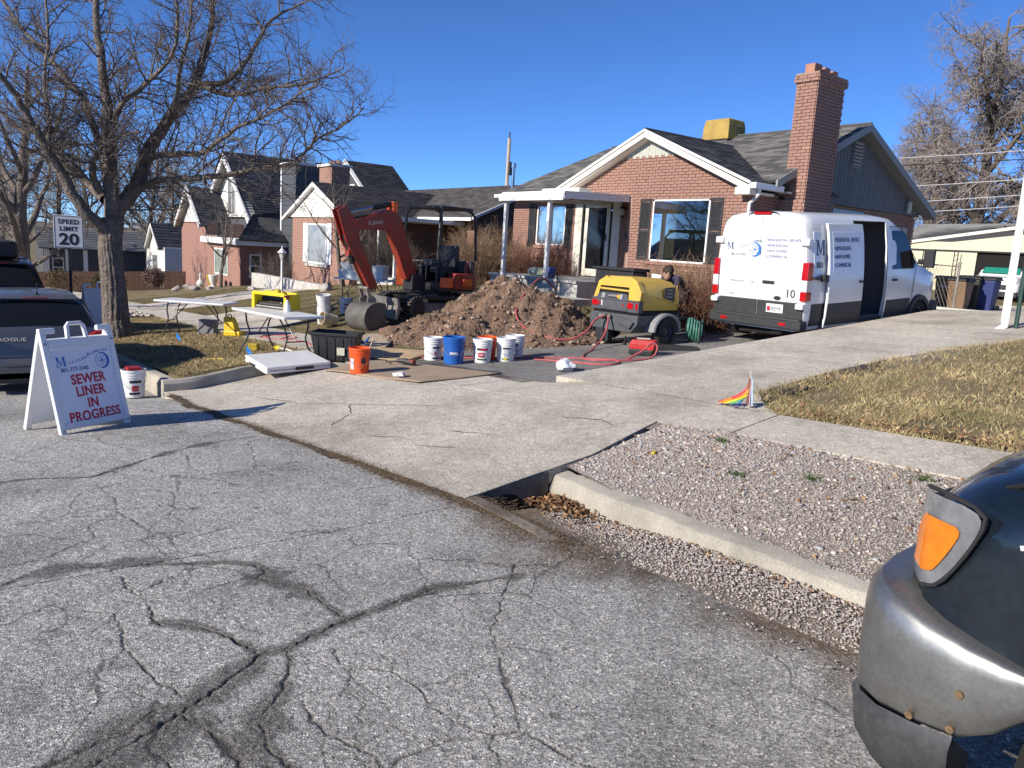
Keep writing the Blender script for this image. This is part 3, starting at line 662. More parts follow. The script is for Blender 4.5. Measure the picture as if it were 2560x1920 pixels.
for lab,x,y in (('small green weed on the gravel near the kerb middle',-3.3,4.75),('small green weed on the gravel towards the walk',-2.85,5.0),('low green weed on the gravel by the walk corner',-3.9,5.35),('dark green weed at the right end of the gravel',-2.3,5.5)):
    n=90; c_=nr.normal(0,.035,(n,2)); P=np.stack([x+c_[:,0],y+c_[:,1],np.full(n,z_grav(x,y)+.01)],-1); o=blades('weed',P,nr.uniform(.02,.05,n),nr.uniform(.006,.012,n),pick([(.07,.12,.03),(.10,.14,.04),(.05,.08,.03)],n,.3),M_blade); tag(o,lab,'weed','weeds in the gravel',kind='stuff')
b=MB(); b.box((0,0,.008),(.03,.10,.014)); o=b.build('lighter',mat('yellow_plastic',(.65,.5,.02),rough=.4),None,bevel=.005); tag(o,'small yellow stick of plastic lying on the gravel','litter'); o.location=(-4.12,4.75,z_grav(-4.12,4.75)+.008); o.rotation_euler=(0,0,.5)

def f7():
    y=6.5+7*q.random()**1.3; x=re(y)+.1+5*q.random(); return (x,y,z_right(x,y)+.02)
leafset('lawn_leaves',900,f7,'curled dead leaves scattered over the right lawn',LC+[(.42,.3,.17)],size=(.012,.028),lift=.02)
def f8():
    x=-11.2-6*q.random(); y=2.9+2.2*q.random(); return (x,y,z_left(x,y)+.02)
leafset('mound_leaves',700,f8,'dead leaves scattered over the kerb mound',LC+[(.42,.3,.17)],size=(.015,.032),lift=.02)

# ================================================================= BUILDINGS
CAMP=Vector((0,0,EYE))
def box_mesh(name,d,m,bev=0):
    b=MB(); b.box((0,0,0),d); return b.mesh(name,m)
def bricks(parent,walls,m,limit,L_=.2,H_=.0677,gap=.011,depth=.03,name='brick'):
    """walls: (origin, u_dir, normal, u0,u1,z0,z1,mask). Nearest `limit` bricks become objects, the rest one joined part."""
    allb=[]
    for (o,u,nrm,u0,u1,z0,z1,mask) in walls:
        o=Vector(o);u=Vector(u);nrm=Vector(nrm); rows=int((z1-z0)/H_)
        for r in range(rows):
            z=z0+(r+.5)*H_; s=u0-(L_/2 if r%2 else 0)
            while s<u1-.02:
                a=max(s,u0); b=min(s+L_,u1)
                if b-a>.05:
                    c=(a+b)/2
                    if mask is None or (mask(a+.01,z) and mask(b-.01,z)): allb.append((o+u*c+Vector((0,0,z)),b-a-gap,u,nrm))
                    elif mask is not None and b-a>.12:
                        for (a2,b2) in ((a,c),(c,b)):
                            if mask(a2+.01,z) and mask(b2-.01,z): allb.append((o+u*((a2+b2)/2)+Vector((0,0,z)),b2-a2-gap,u,nrm))
                s+=L_
    allb.sort(key=lambda k:(k[0]-CAMP).length)
    me=box_mesh('brick',(1,depth,H_-gap),m); q=random.Random(2)
    for c,l,u,nrm in allb[:limit]:
        o=bpy.data.objects.new(name,me); COL.objects.link(o)
        o.location=c+nrm*(q.uniform(-.0025,.0025)); o.rotation_euler=(q.gauss(0,.004),0,math.atan2(u.y,u.x)); o.scale=(l,1,1); o.parent=parent
    rest=MB()
    for c,l,u,nrm in allb[limit:]:
        rest.box(c+nrm*q.uniform(-.0025,.0025),(l,depth,H_-gap),rot=rz(math.atan2(u.y,u.x)))
    if rest.v:
        o=rest.build('brickwork',m,parent); tag(o,kind='stuff')
M_roofattr=mat_attr('shingle_tint',.95)
def shingles(name,parent,A,B,C,D,expo=.14,tab=.30,cols=((.085,.083,.082),(.115,.112,.108),(.062,.06,.06),(.14,.136,.13)),thick=.014,m=None):
    """A,B eave left/right, C,D ridge right/left: rows of separate tabs, each a little proud of the next"""
    A,B,C,D=[Vector(p) for p in (A,B,C,D)]; up=((D-A)+(C-B))/2; H=max((D-A).length,(C-B).length); n=max(1,int(H/expo)); nrm=(B-A).cross(up).normalized()
    if nrm.z<0: nrm=-nrm
    P=[];F=[];T=[]; q=random.Random(name+str(A.x))
    for r in range(n):
        t0=r/n; t1=min(1,(r+1.15)/n); a0=A.lerp(D,t0); b0=B.lerp(C,t0); a1=A.lerp(D,t1); b1=B.lerp(C,t1)
        w=(b0-a0).length
        if w<.05: continue
        k=max(1,int(w/tab)); sh=q.random()/k
        cuts=[0]+[min(1,max(0,(i+sh)/k)) for i in range(k)]+[1]
        for s0,s1 in zip(cuts,cuts[1:]):
            if s1-s0<1e-4: continue
            lift=nrm*(thick+q.uniform(-.003,.004)); o=len(P)
            p0=a0.lerp(b0,s0);p1=a0.lerp(b0,s1);p2=a1.lerp(b1,s1);p3=a1.lerp(b1,s0)
            P+= [tuple(p0+lift),tuple(p1+lift),tuple(p2+nrm*.001),tuple(p3+nrm*.001),tuple(p0),tuple(p1)]
            F+= [(o,o+1,o+2,o+3),(o+4,o+5,o+1,o)]; c=np.array(q.choice(cols))*q.uniform(.85,1.15); T+=[c,c]
    o=npmesh(name,np.array(P),np.array(F),m or M_roofattr,np.array(T),parent)
    b=MB(); b.add([A-nrm*.004,B-nrm*.004,C-nrm*.004,D-nrm*.004,A-nrm*.05,B-nrm*.05,C-nrm*.05,D-nrm*.05],[(0,1,2,3),(7,6,5,4),(0,4,5,1),(1,5,6,2),(2,6,7,3),(3,7,4,0)]); b.build('roof_deck',mat('roof_deck',(.07,.07,.07),rough=.9),o)
    return o
def pane_mat(name,tint=(.6,.7,.7),fac=.22):
    m=bpy.data.materials.new(name); m.use_nodes=True; t=m.node_tree; t.nodes.remove(t.nodes['Principled BSDF']); N=t.nodes
    tr=N.new('ShaderNodeBsdfTransparent'); tr.inputs[0].default_value=(*tint,1); gl=N.new('ShaderNodeBsdfGlossy'); gl.inputs['Roughness'].default_value=.02
    mx=N.new('ShaderNodeMixShader'); fr=N.new('ShaderNodeFresnel'); fr.inputs[0].default_value=1.5
    mr=N.new('ShaderNodeMapRange'); mr.inputs[3].default_value=fac*.3; mr.inputs[4].default_value=.8
    t.links.new(fr.outputs[0],mr.inputs[0]); t.links.new(mr.outputs[0],mx.inputs[0]); t.links.new(tr.outputs[0],mx.inputs[1]); t.links.new(gl.outputs[0],mx.inputs[2])
    t.links.new(mx.outputs[0],N['Material Output'].inputs[0]); MATS[name]=m; return m
M_pane=pane_mat('window_pane',(.85,.88,.86),.1)
M_white=mat('white_paint',(.80,.80,.78),rough=.45,var=.06,vscale=5)
M_cream=mat('cream_trim',(.74,.70,.60),rough=.55,var=.08,vscale=4)
M_brick=mat('red_brick',(.40,.235,.182),rough=.9,col2=(.30,.16,.12),vscale=9,bump=.004,bscale=60,fine=.18,obvar=.14)
M_mortar=mat('mortar',(.40,.29,.235),rough=.95,var=.2,vscale=20)
M_shut=mat('shutter_black',(.035,.036,.04),rough=.5,var=.2,vscale=8)
M_side=mat('grey_siding',(.16,.165,.16),rough=.7,var=.15,vscale=5,obvar=.08)
M_sage=mat('sage_siding',(.47,.48,.42),rough=.7,var=.08,vscale=6)
M_flash=mat('dark_flashing',(.09,.09,.09),rough=.6)

house=thing('brick_house','single storey red brick house with white gable and tall brick chimney','house',(-15,17,.3))
bpy.context.view_layer.update()
HI=Matrix.Translation((15,-17,-.3))
def hp(o):   # parent to the house while keeping world coordinates
    o.parent=house; o.matrix_parent_inverse=HI; return o
def hb(mb,name,m,**k): return hp(mb.build(name,m,None,**k))
GZ0=.25
WX0,WX1,WY=-13.58,-10.15,13.9           # wing
DY=15.3                                  # entry / left wall
gable=lambda u: 4.33-abs(u+13.0)*.43     # underside of the rake at wall
# wall cores (mortar)
b=MB(); b.bb((WX0,WY+.016,GZ0-.4),(WX1,WY+.25,3.02)); b.prism([(-15.95,2.97),(-10.15,2.97),(-10.15,3.08),(-13.0,4.32),(-15.95,3.06)],'y',WY+.017,WY+.24)
b.bb((WX0+.016,WY+.25,GZ0-.4),(WX0+.25,DY+.2,3.1)); b.bb((WX1-.25,WY+.25,GZ0-.4),(WX1-.016,14.9,3.1))
wall_wing=hb(b,'wall',M_mortar)
b=MB(); b.bb((-20.0,DY+.016,GZ0-.4),(-18.83,DY+.25,3.1)); b.bb((-18.83,DY+.016,GZ0-.4),(-17.5,DY+.25,1.75)); b.bb((-18.83,DY+.016,2.95),(-17.5,DY+.25,3.1)); b.bb((-17.5,DY+.016,GZ0-.4),(-16.75,DY+.25,3.1)); b.bb((-16.75,DY+.016,3.02),(-15.5,DY+.25,3.1)); b.bb((-15.5,DY+.016,GZ0-.4),(WX0,DY+.25,3.1)); b.bb((-16.75,DY+.1,GZ0-.4),(-15.5,DY+.25,.95))
b.bb((-19.984,DY+.25,GZ0-.4),(-19.75,21.3,3.1)); b.bb((-10.45,14.9,GZ0-.4),(-10.216,21.28,3.1)); b.bb((-19.75,21.05,GZ0-.4),(-10.45,21.28,3.1))
wall_main=hb(b,'wall',M_mortar)
# picture window opening is a recess: cut by leaving bricks out and adding a dark room box proud of the core
win=(-12.80,-11.12,1.50,2.93)
def m_wing(u,z):
    if u<WX0 and z<2.98: return False
    if z>min(gable(u),3.93): return False
    if win[0]<u<win[1] and win[2]-.01<z<win[3]: return False
    return True
def m_left(u,z): return not(-18.83<u<-17.5 and 1.75<z<2.95) and not(-16.78<u<-15.45 and z<3.05)
lim=300
CHX0,CHX1,CHY0,CHY1=-10.05,-9.56,15.0,16.03
walls=[((0,WY,0),(1,0,0),(0,-1,0),-15.9,WX1,GZ0-.3,4.33,m_wing),
 ((WX0,0,0),(0,-1,0),(-1,0,0),-DY,-WY,GZ0+.5,3.1,None),
 ((WX1,0,0),(0,1,0),(1,0,0),WY,14.95,GZ0-.3,3.1,None),
 ((0,DY,0),(1,0,0),(0,-1,0),-20.0,WX0,GZ0-.3,3.05,m_left),
 ((-10.2,0,0),(0,1,0),(1,0,0),16.05,21.3,GZ0-.3,3.06,None)]
# chimney (a part, its bricks are sub-parts)
b=MB(); b.bb((CHX0+.016,CHY0+.016,GZ0-.3),(CHX1-.016,CHY1-.016,5.38)); b.bb((CHX0-.2,CHY0-.05,GZ0-.3),(CHX1+.03,CHY1+.05,2.98))
b.bb((CHX0-.02,CHY0-.02,5.37),(CHX1+.02,CHY1+.02,5.52))
chim=hb(b,'chimney',M_mortar); 
cw=[((0,CHY0,0),(1,0,0),(0,-1,0),CHX0,CHX1,3.0,5.38,None),((CHX1,0,0),(0,1,0),(1,0,0),CHY0,CHY1,3.0,5.38,None),((CHX0,0,0),(0,-1,0),(-1,0,0),-CHY1,-CHY0,3.6,5.38,None),
    ((0,CHY0-.045,0),(1,0,0),(0,-1,0),CHX0-.04,CHX1+.04,5.38,5.53,None),((CHX1+.04,0,0),(0,1,0),(1,0,0),CHY0-.04,CHY1+.04,5.38,5.53,None),
    ((CHX1+.045,0,0),(0,1,0),(1,0,0),CHY0-.06,CHY1+.06,.2,2.99,None),((0,CHY0-.065,0),(1,0,0),(0,-1,0),CHX0-.2,CHX1+.04,.2,2.99,None)]
bricks(chim,cw,M_brick,230)
bpy.context.view_layer.update()
bricks(wall_wing,walls[:1],M_brick,70); bricks(wall_wing,walls[1:3],M_brick,0); bricks(wall_main,walls[3:],M_brick,0)
# chimney cap and flue pots
b=MB(); b.bb((CHX0-.03,CHY0-.03,5.525),(CHX1+.03,CHY1+.03,5.57)); hb(b,'chimney_cap',mat('cap_mortar',(.33,.22,.17),rough=.95,var=.2))
for (y,w,h) in ((15.17,.27,.19),(15.52,.20,.17),(15.83,.2,.15)):
    b=MB(); b.prism([(-9.92,y-w/2),(-9.70,y-w/2),(-9.70,y+w/2),(-9.92,y+w/2)],'z',5.57,5.57+h); b.bb((-9.88,y-w/2+.03,5.57+h),(-9.74,y+w/2-.03,5.572+h),mi=1); hb(b,'chimney_pot',[mat('clay_pot',(.42,.21,.14),rough=.85,var=.15),M_dark],bevel=.02)
# shingled roofs
ZE,ZR=3.33,4.93; ye,yr,yb=14.35,17.75,21.55
hp(shingles('roof',None,(-20.28,14.78,3.26),(-9.8,ye,ZE),(-9.8,yr,ZR),(-18.3,yr,ZR)))
hp(shingles('roof',None,(-9.8,yb,3.18),(-20.28,yb,3.18),(-18.3,yr,ZR),(-9.8,yr,ZR)))
hp(shingles('roof',None,(-20.28,yb,3.18),(-20.28,14.78,3.26),(-18.3,yr,ZR),(-18.3,yr,ZR)))
yf=13.62; yk=17.0
hp(shingles('roof',None,(-9.93,yf,3.24),(-9.93,yk,3.24),(-13.0,yk,4.51),(-13.0,yf,4.51)))
hp(shingles('roof',None,(-16.15,yk,3.19),(-16.15,yf,3.19),(-13.0,yf,4.51),(-13.0,yk,4.51)))
b=MB(); b.tube([(-18.3,yr,ZR+.01),(-9.8,yr,ZR+.01)],.035,6); b.tube([(-13,yf,4.52),(-13,16.9,4.52)],.03,6); hb(b,'ridge_cap',M_flash)
# rake boards, returns and soffit of the wing gable
def rake(name,a,bq,h,th,m,y0):
    """board between two (x,z) points, h deep, in a plane facing -Y"""
    (x0,z0),(x1,z1)=a,bq; b=MB(); b.prism([(x0,z0),(x1,z1),(x1,z1-h),(x0,z0-h)],'y',y0,y0+th); return hb(b,name,m,bevel=.004,seg=1)
rake('rake_board',(-9.93,3.245),(-13.0,4.515),.06,.05,M_white,yf-.03); rake('rake_board',(-13.0,4.515),(-16.15,3.195),.06,.05,M_white,yf-.03)
rake('rake_board',(-9.97,3.165),(-13.0,4.45),.125,.05,M_cream,yf+.0); rake('rake_board',(-13.0,4.45),(-16.1,3.135),.125,.05,M_cream,yf+.0)
rake('soffit',(-10.0,3.06),(-13.0,4.36),.03,.24,M_cream,yf+.05); rake('soffit',(-13.0,4.36),(-16.05,3.03),.05,.24,M_cream,yf+.05)
b=MB(); b.prism([(-9.93,3.19),(-9.93,2.98),(-10.3,2.98),(-10.3,3.13)],'y',yf-.01,WY); hb(b,'eave_return',M_cream,bevel=.005)
b=MB(); b.prism([(-16.15,3.14),(-16.15,2.96),(-15.8,2.96),(-15.8,3.1)],'y',yf-.01,WY); hb(b,'eave_return',M_cream,bevel=.005)
b=MB(); b.bb((-10.15,yf+.05,3.0),(-9.95,14.5,3.05)); b.bb((-16.1,yf+.05,2.98),(-15.9,DY,3.03)); b.bb((-20.25,14.82,3.10),(-9.85,DY+.02,3.14)); hb(b,'soffit',M_cream)
# sage vertical boards in the gable
for i in range(20):
    x=-13.95+i*.1+.05; zt=gable(x)-.02
    if zt>3.97:
        b=MB(); b.prism([(x-.047,3.94),(x+.047,3.94),(x+.047,gable(x+.047)-.01),(x-.047,gable(x-.047)-.01)],'y',WY-.022,WY+.01); hb(b,'board',M_sage)
for i in range(10):
    x=-13.9+i*.2; b=MB(); b.cyl((x,WY-.026,3.935),(x,WY+.0,3.935),.048,n=10); hb(b,'scallop',M_sage)
# gutters and downspout
def gutter(pts,name='gutter'):
    b=MB(); b.tube(pts,.055,8); return hb(b,name,M_white)
b=MB(); b.bb((-9.93,yf-.0,3.10),(-9.80,14.62,3.22)); b.bb((-9.915,yf+.01,3.2),(-9.815,14.6,3.225),mi=1); hb(b,'gutter',[M_white,M_dark],bevel=.01)
b=MB(); b.bb((-20.3,14.68,3.15),(-16.2,14.8,3.25)); hb(b,'gutter',M_white,bevel=.01)
b=MB(); b.tube([(-9.87,13.85,3.1),(-9.87,13.85,3.0),(-9.98,13.87,2.9),(-10.08,13.86,2.82),(-10.085,13.86,2.6),(-10.085,13.86,.45)],.038,8); hb(b,'downspout',M_white)
# main side gable: boards, rake, vent
zg=lambda y: 4.84-abs(y-yr)*.46
b=MB(); b.bb((-10.24,14.6,3.06),(-10.10,21.3,3.1)); b.prism([(14.75,3.08),(21.25,3.08),(21.25,3.13),(17.75,4.74),(14.75,3.36)],'x',-10.2,-10.1); hb(b,'gable_backing',M_flash)
n=46
for i in range(n):
    y=14.95+i*.137
    if y>21.2: break
    b=MB(); b.prism([(y-.062,3.06),(y+.062,3.06),(y+.062,zg(y+.062)),(y-.062,zg(y-.062))],'x',-10.12,-10.075); hb(b,'board',M_side)
M_rakeg=mat('grey_rake',(.30,.295,.27),rough=.6,var=.1)
b=MB()
for (y0,z0,y1,z1) in ((14.33,3.33,17.75,4.935),(17.75,4.935,21.57,3.18)):
    b.prism([(y0,z0),(y1,z1),(y1,z1-.17),(y0,z0-.17)],'x',-9.83,-9.785); b.prism([(y0,z0-.14),(y1,z1-.14),(y1,z1-.17),(y0,z0-.17)],'x',-10.08,-9.83)
hb(b,'rake_board',M_rakeg)
b=MB(); b.bb((-10.12,17.55,3.95),(-10.045,17.95,4.56))
vent=hb(b,'louver_vent',M_rakeg)
for i in range(7):
    b=MB(); b.box((-10.04,17.75,4.03+i*.08),(.05,.36,.055),rot=ry(.5)); o=b.build('slat',M_rakeg,vent)
    b=MB()
b=MB(); b.bb((-10.047,17.58,3.98),(-10.043,17.92,4.53)); b.build('vent_hollow',M_dark,vent)
# shutters with louvres
def shutter(x0,x1,z0,z1,y,m=M_shut):
    s=MB(); t=.045
    for (a,bq) in ((x0,x0+t),(x1-t,x1)): s.bb((a,y-.03,z0),(bq,y,z1))
    zm=z0+(z1-z0)*.47
    for (a,c) in ((z0,z0+.06),(zm-.03,zm+.03),(z1-.06,z1)): s.bb((x0+t,y-.03,a),(x1-t,y,c))
    s.bb((x0+.01,y-.006,z0+.01),(x1-.01,y+.002,z1-.01)); o=hb(s,'shutter',m)
    z=z0+.085
    l=MB()
    while z<z1-.07:
        if abs(z-zm)>.04: l.box(((x0+x1)/2,y-.016,z),(x1-x0-2*t,.006,.03),rot=rx(-.6))
        z+=.027
    l.build('slats',m,o)
shutter(-13.17,-12.83,1.53,2.95,WY-.005); shutter(-11.09,-10.75,1.53,2.95,WY-.005)
shutter(-19.20,-18.87,1.70,2.98,DY-.005); shutter(-17.47,-17.16,1.70,2.98,DY-.005)
# picture window
w=MB(); fx0,fx1,fz0,fz1=win
for (a,c) in (((fx0,fz0),(fx0+.045,fz1)),((fx1-.045,fz0),(fx1,fz1)),((fx0,fz1-.04),(fx1,fz1)),((fx0,fz0),(fx1,fz0+.045))): w.bb((a[0],WY-.004,a[1]),(c[0],WY+.05,c[1]))
wf=hb(w,'window',M_white,bevel=.004,seg=1)
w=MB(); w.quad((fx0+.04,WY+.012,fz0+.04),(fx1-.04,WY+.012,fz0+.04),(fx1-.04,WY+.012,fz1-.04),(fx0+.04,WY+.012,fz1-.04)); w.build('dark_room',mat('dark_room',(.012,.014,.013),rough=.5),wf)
w=MB(); w.quad((fx0+.04,WY-.001,fz0+.04),(fx1-.04,WY-.001,fz0+.04),(fx1-.04,WY-.001,fz1-.04),(fx0+.04,WY-.001,fz1-.04)); w.build('window_pane',pane_mat('big_pane',(.45,.48,.45),.2),wf)
M_blind=mat('olive_blind',(.27,.22,.10),rough=.7,var=.15)
for i in range(26):
    z=fz0+.1+i*.047
    w=MB(); w.bb((fx0+.22,WY+.002,z),(fx0+.75,WY+.0095,z+.036)); w.build('blind_slat',M_blind,wf)
w=MB(); w.bb((fx0-.05,WY-.05,fz0-.075),(fx1+.1,WY+.02,fz0-.005)); hb(w,'window_sill',M_brick)
# left window with white blinds
w=MB(); x0,x1,z0,z1=-18.83,-17.5,1.75,2.95
for (a,c) in (((x0,z0),(x0+.05,z1)),((x1-.05,z0),(x1,z1)),((x0,z1-.05),(x1,z1)),((x0,z0),(x1,z0+.05)),(((x0+x1)/2-.03,z0),((x0+x1)/2+.03,z1))): w.bb((a[0],DY-.003,a[1]),(c[0],DY+.06,c[1]))
wl=hb(w,'window',M_white,bevel=.004,seg=1)
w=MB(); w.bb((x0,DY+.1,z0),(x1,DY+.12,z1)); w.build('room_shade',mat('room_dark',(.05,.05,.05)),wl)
M_wblind=mat('white_blind',(.7,.7,.68),rough=.5)
for i in range(24):
    z=z0+.07+i*.046; w=MB(); w.box(((x0+x1)/2,DY+.07,z),(x1-x0-.12,.012,.04),rot=rx(.5)); w.build('blind_slat',M_wblind,wl)
w=MB(); w.quad((x0+.04,DY+.03,z0+.04),(x1-.04,DY+.03,z0+.04),(x1-.04,DY+.03,z1-.04),(x0+.04,DY+.03,z1-.04)); w.build('window_pane',M_pane,wl)
w=MB(); w.bb((x0-.06,DY-.06,z0-.09),(x1+.06,DY+.02,z0-.005)); hb(w,'window_sill',M_brick,bevel=.004)
# front door: surround, storm door, glass, handle
d=MB(); d.bb((-17.03,DY-.05,.92),(-16.73,DY+.02,3.1)); d.bb((-15.5,DY-.05,.92),(-15.2,DY+.02,3.1)); d.bb((-16.73,DY-.05,3.0),(-15.5,DY+.02,3.1)); hb(d,'door_surround',M_cream,bevel=.006)
d=MB(); a,c=-16.62,-15.62
for p,qq in (((a,.96),(a+.13,2.98)),((c-.13,.96),(c,2.98)),((a+.13,2.86),(c-.13,2.98)),((a+.13,.96),(c-.13,1.16))): d.bb((p[0],DY-.03,p[1]),(qq[0],DY+.02,qq[1]))
dr=hb(d,'door',M_cream,bevel=.005); dr['label']='cream storm door with full glass'
d=MB(); d.quad((a+.12,DY-.005,1.15),(c-.12,DY-.005,1.15),(c-.12,DY-.005,2.87),(a+.12,DY-.005,2.87)); d.build('door_glass',mat('dark_door_glass',(.012,.013,.016),rough=.04,spec=.6),dr)
d=MB(); d.bb((c-.11,DY-.06,1.95),(c-.085,DY-.03,2.15)); d.cyl((c-.1,DY-.09,2.05),(c-.1,DY-.03,2.05),.012,n=8); d.build('handle',M_shut,dr)
# wall lamp beside the door and house-number box
d=MB(); d.lathe([(0,.14),(.05,.12),(.075,.03),(.06,-.05),(.03,-.09),(0,-.1)],10,(-15.05,DY-.14,2.7)); lamp=hb(d,'wall_lamp',[mat('frosted_glass',(.75,.75,.72),rough=.3)],smooth=40)
d=MB(); d.lathe([(0,.24),(.02,.2),(.085,.15),(.085,.13)],10,(-15.05,DY-.14,2.7)); d.bb((-15.08,DY-.14,2.82),(-15.02,DY,2.88)); d.lathe([(.06,-.05),(.07,-.06),(.04,-.1),(0,-.12)],10,(-15.05,DY-.14,2.7)); d.build('lamp_cap',M_shut,lamp)
d=MB(); d.bb((WX0-.09,WY-.0,2.0),(WX0-.005,WY+.18,2.14)); hb(d,'mailbox',M_shut,bevel=.01)
# porch: roof, fascia, posts, stoop, steps
b=MB(); PX0,PX1,PY=-16.05,-13.58,11.78
b.prism([(PY,2.94),(WY,3.03),(WY,3.0),(PY,2.9)],'x',PX0+.05,PX1-.05); hb(b,'porch_roof',M_white)
b=MB(); b.bb((PX0,PY,2.78),(PX1,PY+.05,2.93)); b.bb((PX0,PY-.03,2.755),(PX1,PY,2.85)); b.bb((PX0+.1,PY+.01,2.93),(PX1-.06,PY+.06,2.97)); hb(b,'porch_fascia',M_white,bevel=.008)
b=MB()
for i,(z0,z1,dx) in enumerate(((2.79,2.85,.02),(2.855,2.915,.0),(2.92,2.96,.03))): b.prism([(PY+.002,z0),(WY-.005,z0+.09),(WY-.005,z1+.09),(PY+.002,z1)],'x',PX1-.06+dx*.5,PX1+dx*.6)
hb(b,'porch_side_beam',M_white)
b=MB(); b.prism([(PY+.05,2.79),(DY-.05,2.93),(DY-.05,2.98),(PY+.05,2.93)],'x',PX0+.0,PX0+.06); hb(b,'porch_side_beam',M_white)
b=MB(); b.bb((-15.4,12.6,3.02),(-14.0,13.0,3.12)); hb(b,'porch_skylight',M_cream,bevel=.02)
for (x,zb) in ((-15.9,.42),(-14.2,.82)):
    b=MB(); b.bb((x-.045,PY+.08,zb),(x+.045,PY+.17,2.79)); hb(b,'porch_post',M_white,bevel=.008)
M_step=mat('painted_concrete',(.52,.50,.46),rough=.85,var=.25,vscale=3,bump=.004,bscale=60)
b=MB(); b.bb((-17.1,12.4,.1),(WX0-.02,DY,.86)); b.bb((-17.15,12.34,.86),(WX0-.02,DY,.93)); hb(b,'porch_stoop',M_step,bevel=.01)
b=MB(); b.bb((-14.5,11.6,.1),(WX0+.6,12.33,.55)); b.bb((-14.5,11.2,.1),(WX0+.6,11.6,.35)); hb(b,'porch_step',M_step,bevel=.01)
b=MB(); b.tube([(-14.1,12.2,.5),(-14.1,12.2,1.1)],.018,6); b.tube([(-14.1,11.5,.3),(-14.1,11.5,.8),(-14.1,12.2,1.1)],.016,6); hb(b,'handrail',M_shut)
b=MB(); b.bb((-20.02,DY-.02,.1),(WX0,DY+.0,.42)); b.bb((WX0,WY-.02,.0),(WX1+.02,WY+.0,.3)); hb(b,'foundation',M_step)
# coach lamp and garage-side window on the gable side
d=MB(); d.lathe([(0,.16),(.05,.12),(.07,.06),(.06,-.14),(.03,-.17),(0,-.17)],8,(-9.98,20.45,3.26)); d.bb((-10.09,20.42,3.3),(-9.98,20.48,3.34)); hb(d,'coach_lamp',mat('aged_glass',(.62,.60,.45),rough=.4))
d=MB(); d.bb((-10.21,19.4,1.2),(-10.165,20.9,2.75)); hb(d,'side_door',mat('tan_door',(.45,.38,.30),rough=.6))
d=MB(); d.bb((-10.21,17.2,2.75),(-10.165,18.6,2.98)); hb(d,'side_window',mat('side_glass',(.3,.3,.28),rough=.2))
# swamp cooler under its tan canvas cover, standing on the ridge
sc=thing('roof_cooler','box shaped roof cooler under a mustard canvas cover','air cooler',(-13.95,17.7,4.82))
b=MB(); b.loft([[(-.42*k,-.36*k,z),(.42*k,-.36*k,z),(.42*k,.36*k,z),(-.42*k,.36*k,z)] for z,k in ((.0,1.04),(.36,1.0),(.52,.93),(.54,.86))]); b.build('canvas_cover',mat('mustard_canvas',(.42,.29,.075),rough=.85,var=.25,vscale=3,bump=.03,bscale=4),sc,bevel=.03)
b=MB(); b.bb((-.38,-.32,-.3),(.38,.32,.02)); b.build('cooler_stand',M_flash,sc)
# soil bed in front

# ================================================================= VEHICLES AND MACHINES
M_black=mat('black_plastic',(.022,.022,.024),rough=.55,var=.3,vscale=12)
M_rubber=mat('tyre_rubber',(.02,.02,.02),rough=.85,var=.3,vscale=15,bump=.004,bscale=50)
M_chrome=mat('chrome',(.6,.6,.6),rough=.18,metal=1)
M_steel=mat('worn_steel',(.32,.30,.27),rough=.55,metal=.6,var=.35,vscale=8,bump=.004,bscale=30)
M_redlens=mat('red_lens',(.45,.008,.012),rough=.12,spec=.7)
M_clearlens=mat('clear_lens',(.62,.62,.62),rough=.15,spec=.7)
M_autoglass=mat('car_glass',(.012,.014,.016),rough=.03,spec=.35)
M_vanw=mat('van_white',(.74,.75,.76),rough=.22,coat=.5,var=.03,vscale=2)
M_grey=mat('bumper_grey',(.035,.036,.038),rough=.6,var=.2,vscale=10)
M_ink=mat('blue_ink',(.02,.05,.20),rough=.5); M_blue=mat('logo_blue',(.02,.16,.50),rough=.5); M_dkink=mat('dark_ink',(.02,.022,.03),rough=.5)
M_redink=mat('red_ink',(.50,.02,.05),rough=.5)
def wheel(parent,c,r,w,side,mrim,name='wheel',spokes=0):
    """side=+1: outer face towards local +X"""
    t=MB(); t.lathe([(r*.62,-w/2),(r*.93,-w/2),(r,-w*.36),(r,w*.36),(r*.93,w/2),(r*.62,w/2),(r*.58,0)],28,c,(1,0,0),closed=True); o=t.build(name,M_rubber,parent,smooth=35)
    k=MB(); s=side*w*.42; k.lathe([(0,s*.55),(r*.14,s*.62),(r*.2,s*.4),(r*.46,s*.3),(r*.56,s*.85),(r*.63,s*.9)],28,c,(1,0,0))
    if spokes:
        for i in range(spokes):
            a=2*math.pi*i/spokes; k.box(Vector(c)+Vector((s*.45,math.cos(a)*r*.36,math.sin(a)*r*.36)),(w*.15,r*.1,r*.1),rot=Matrix.Rotation(a,3,'X'))
    k.build('rim',mrim,o,smooth=35)
    return o
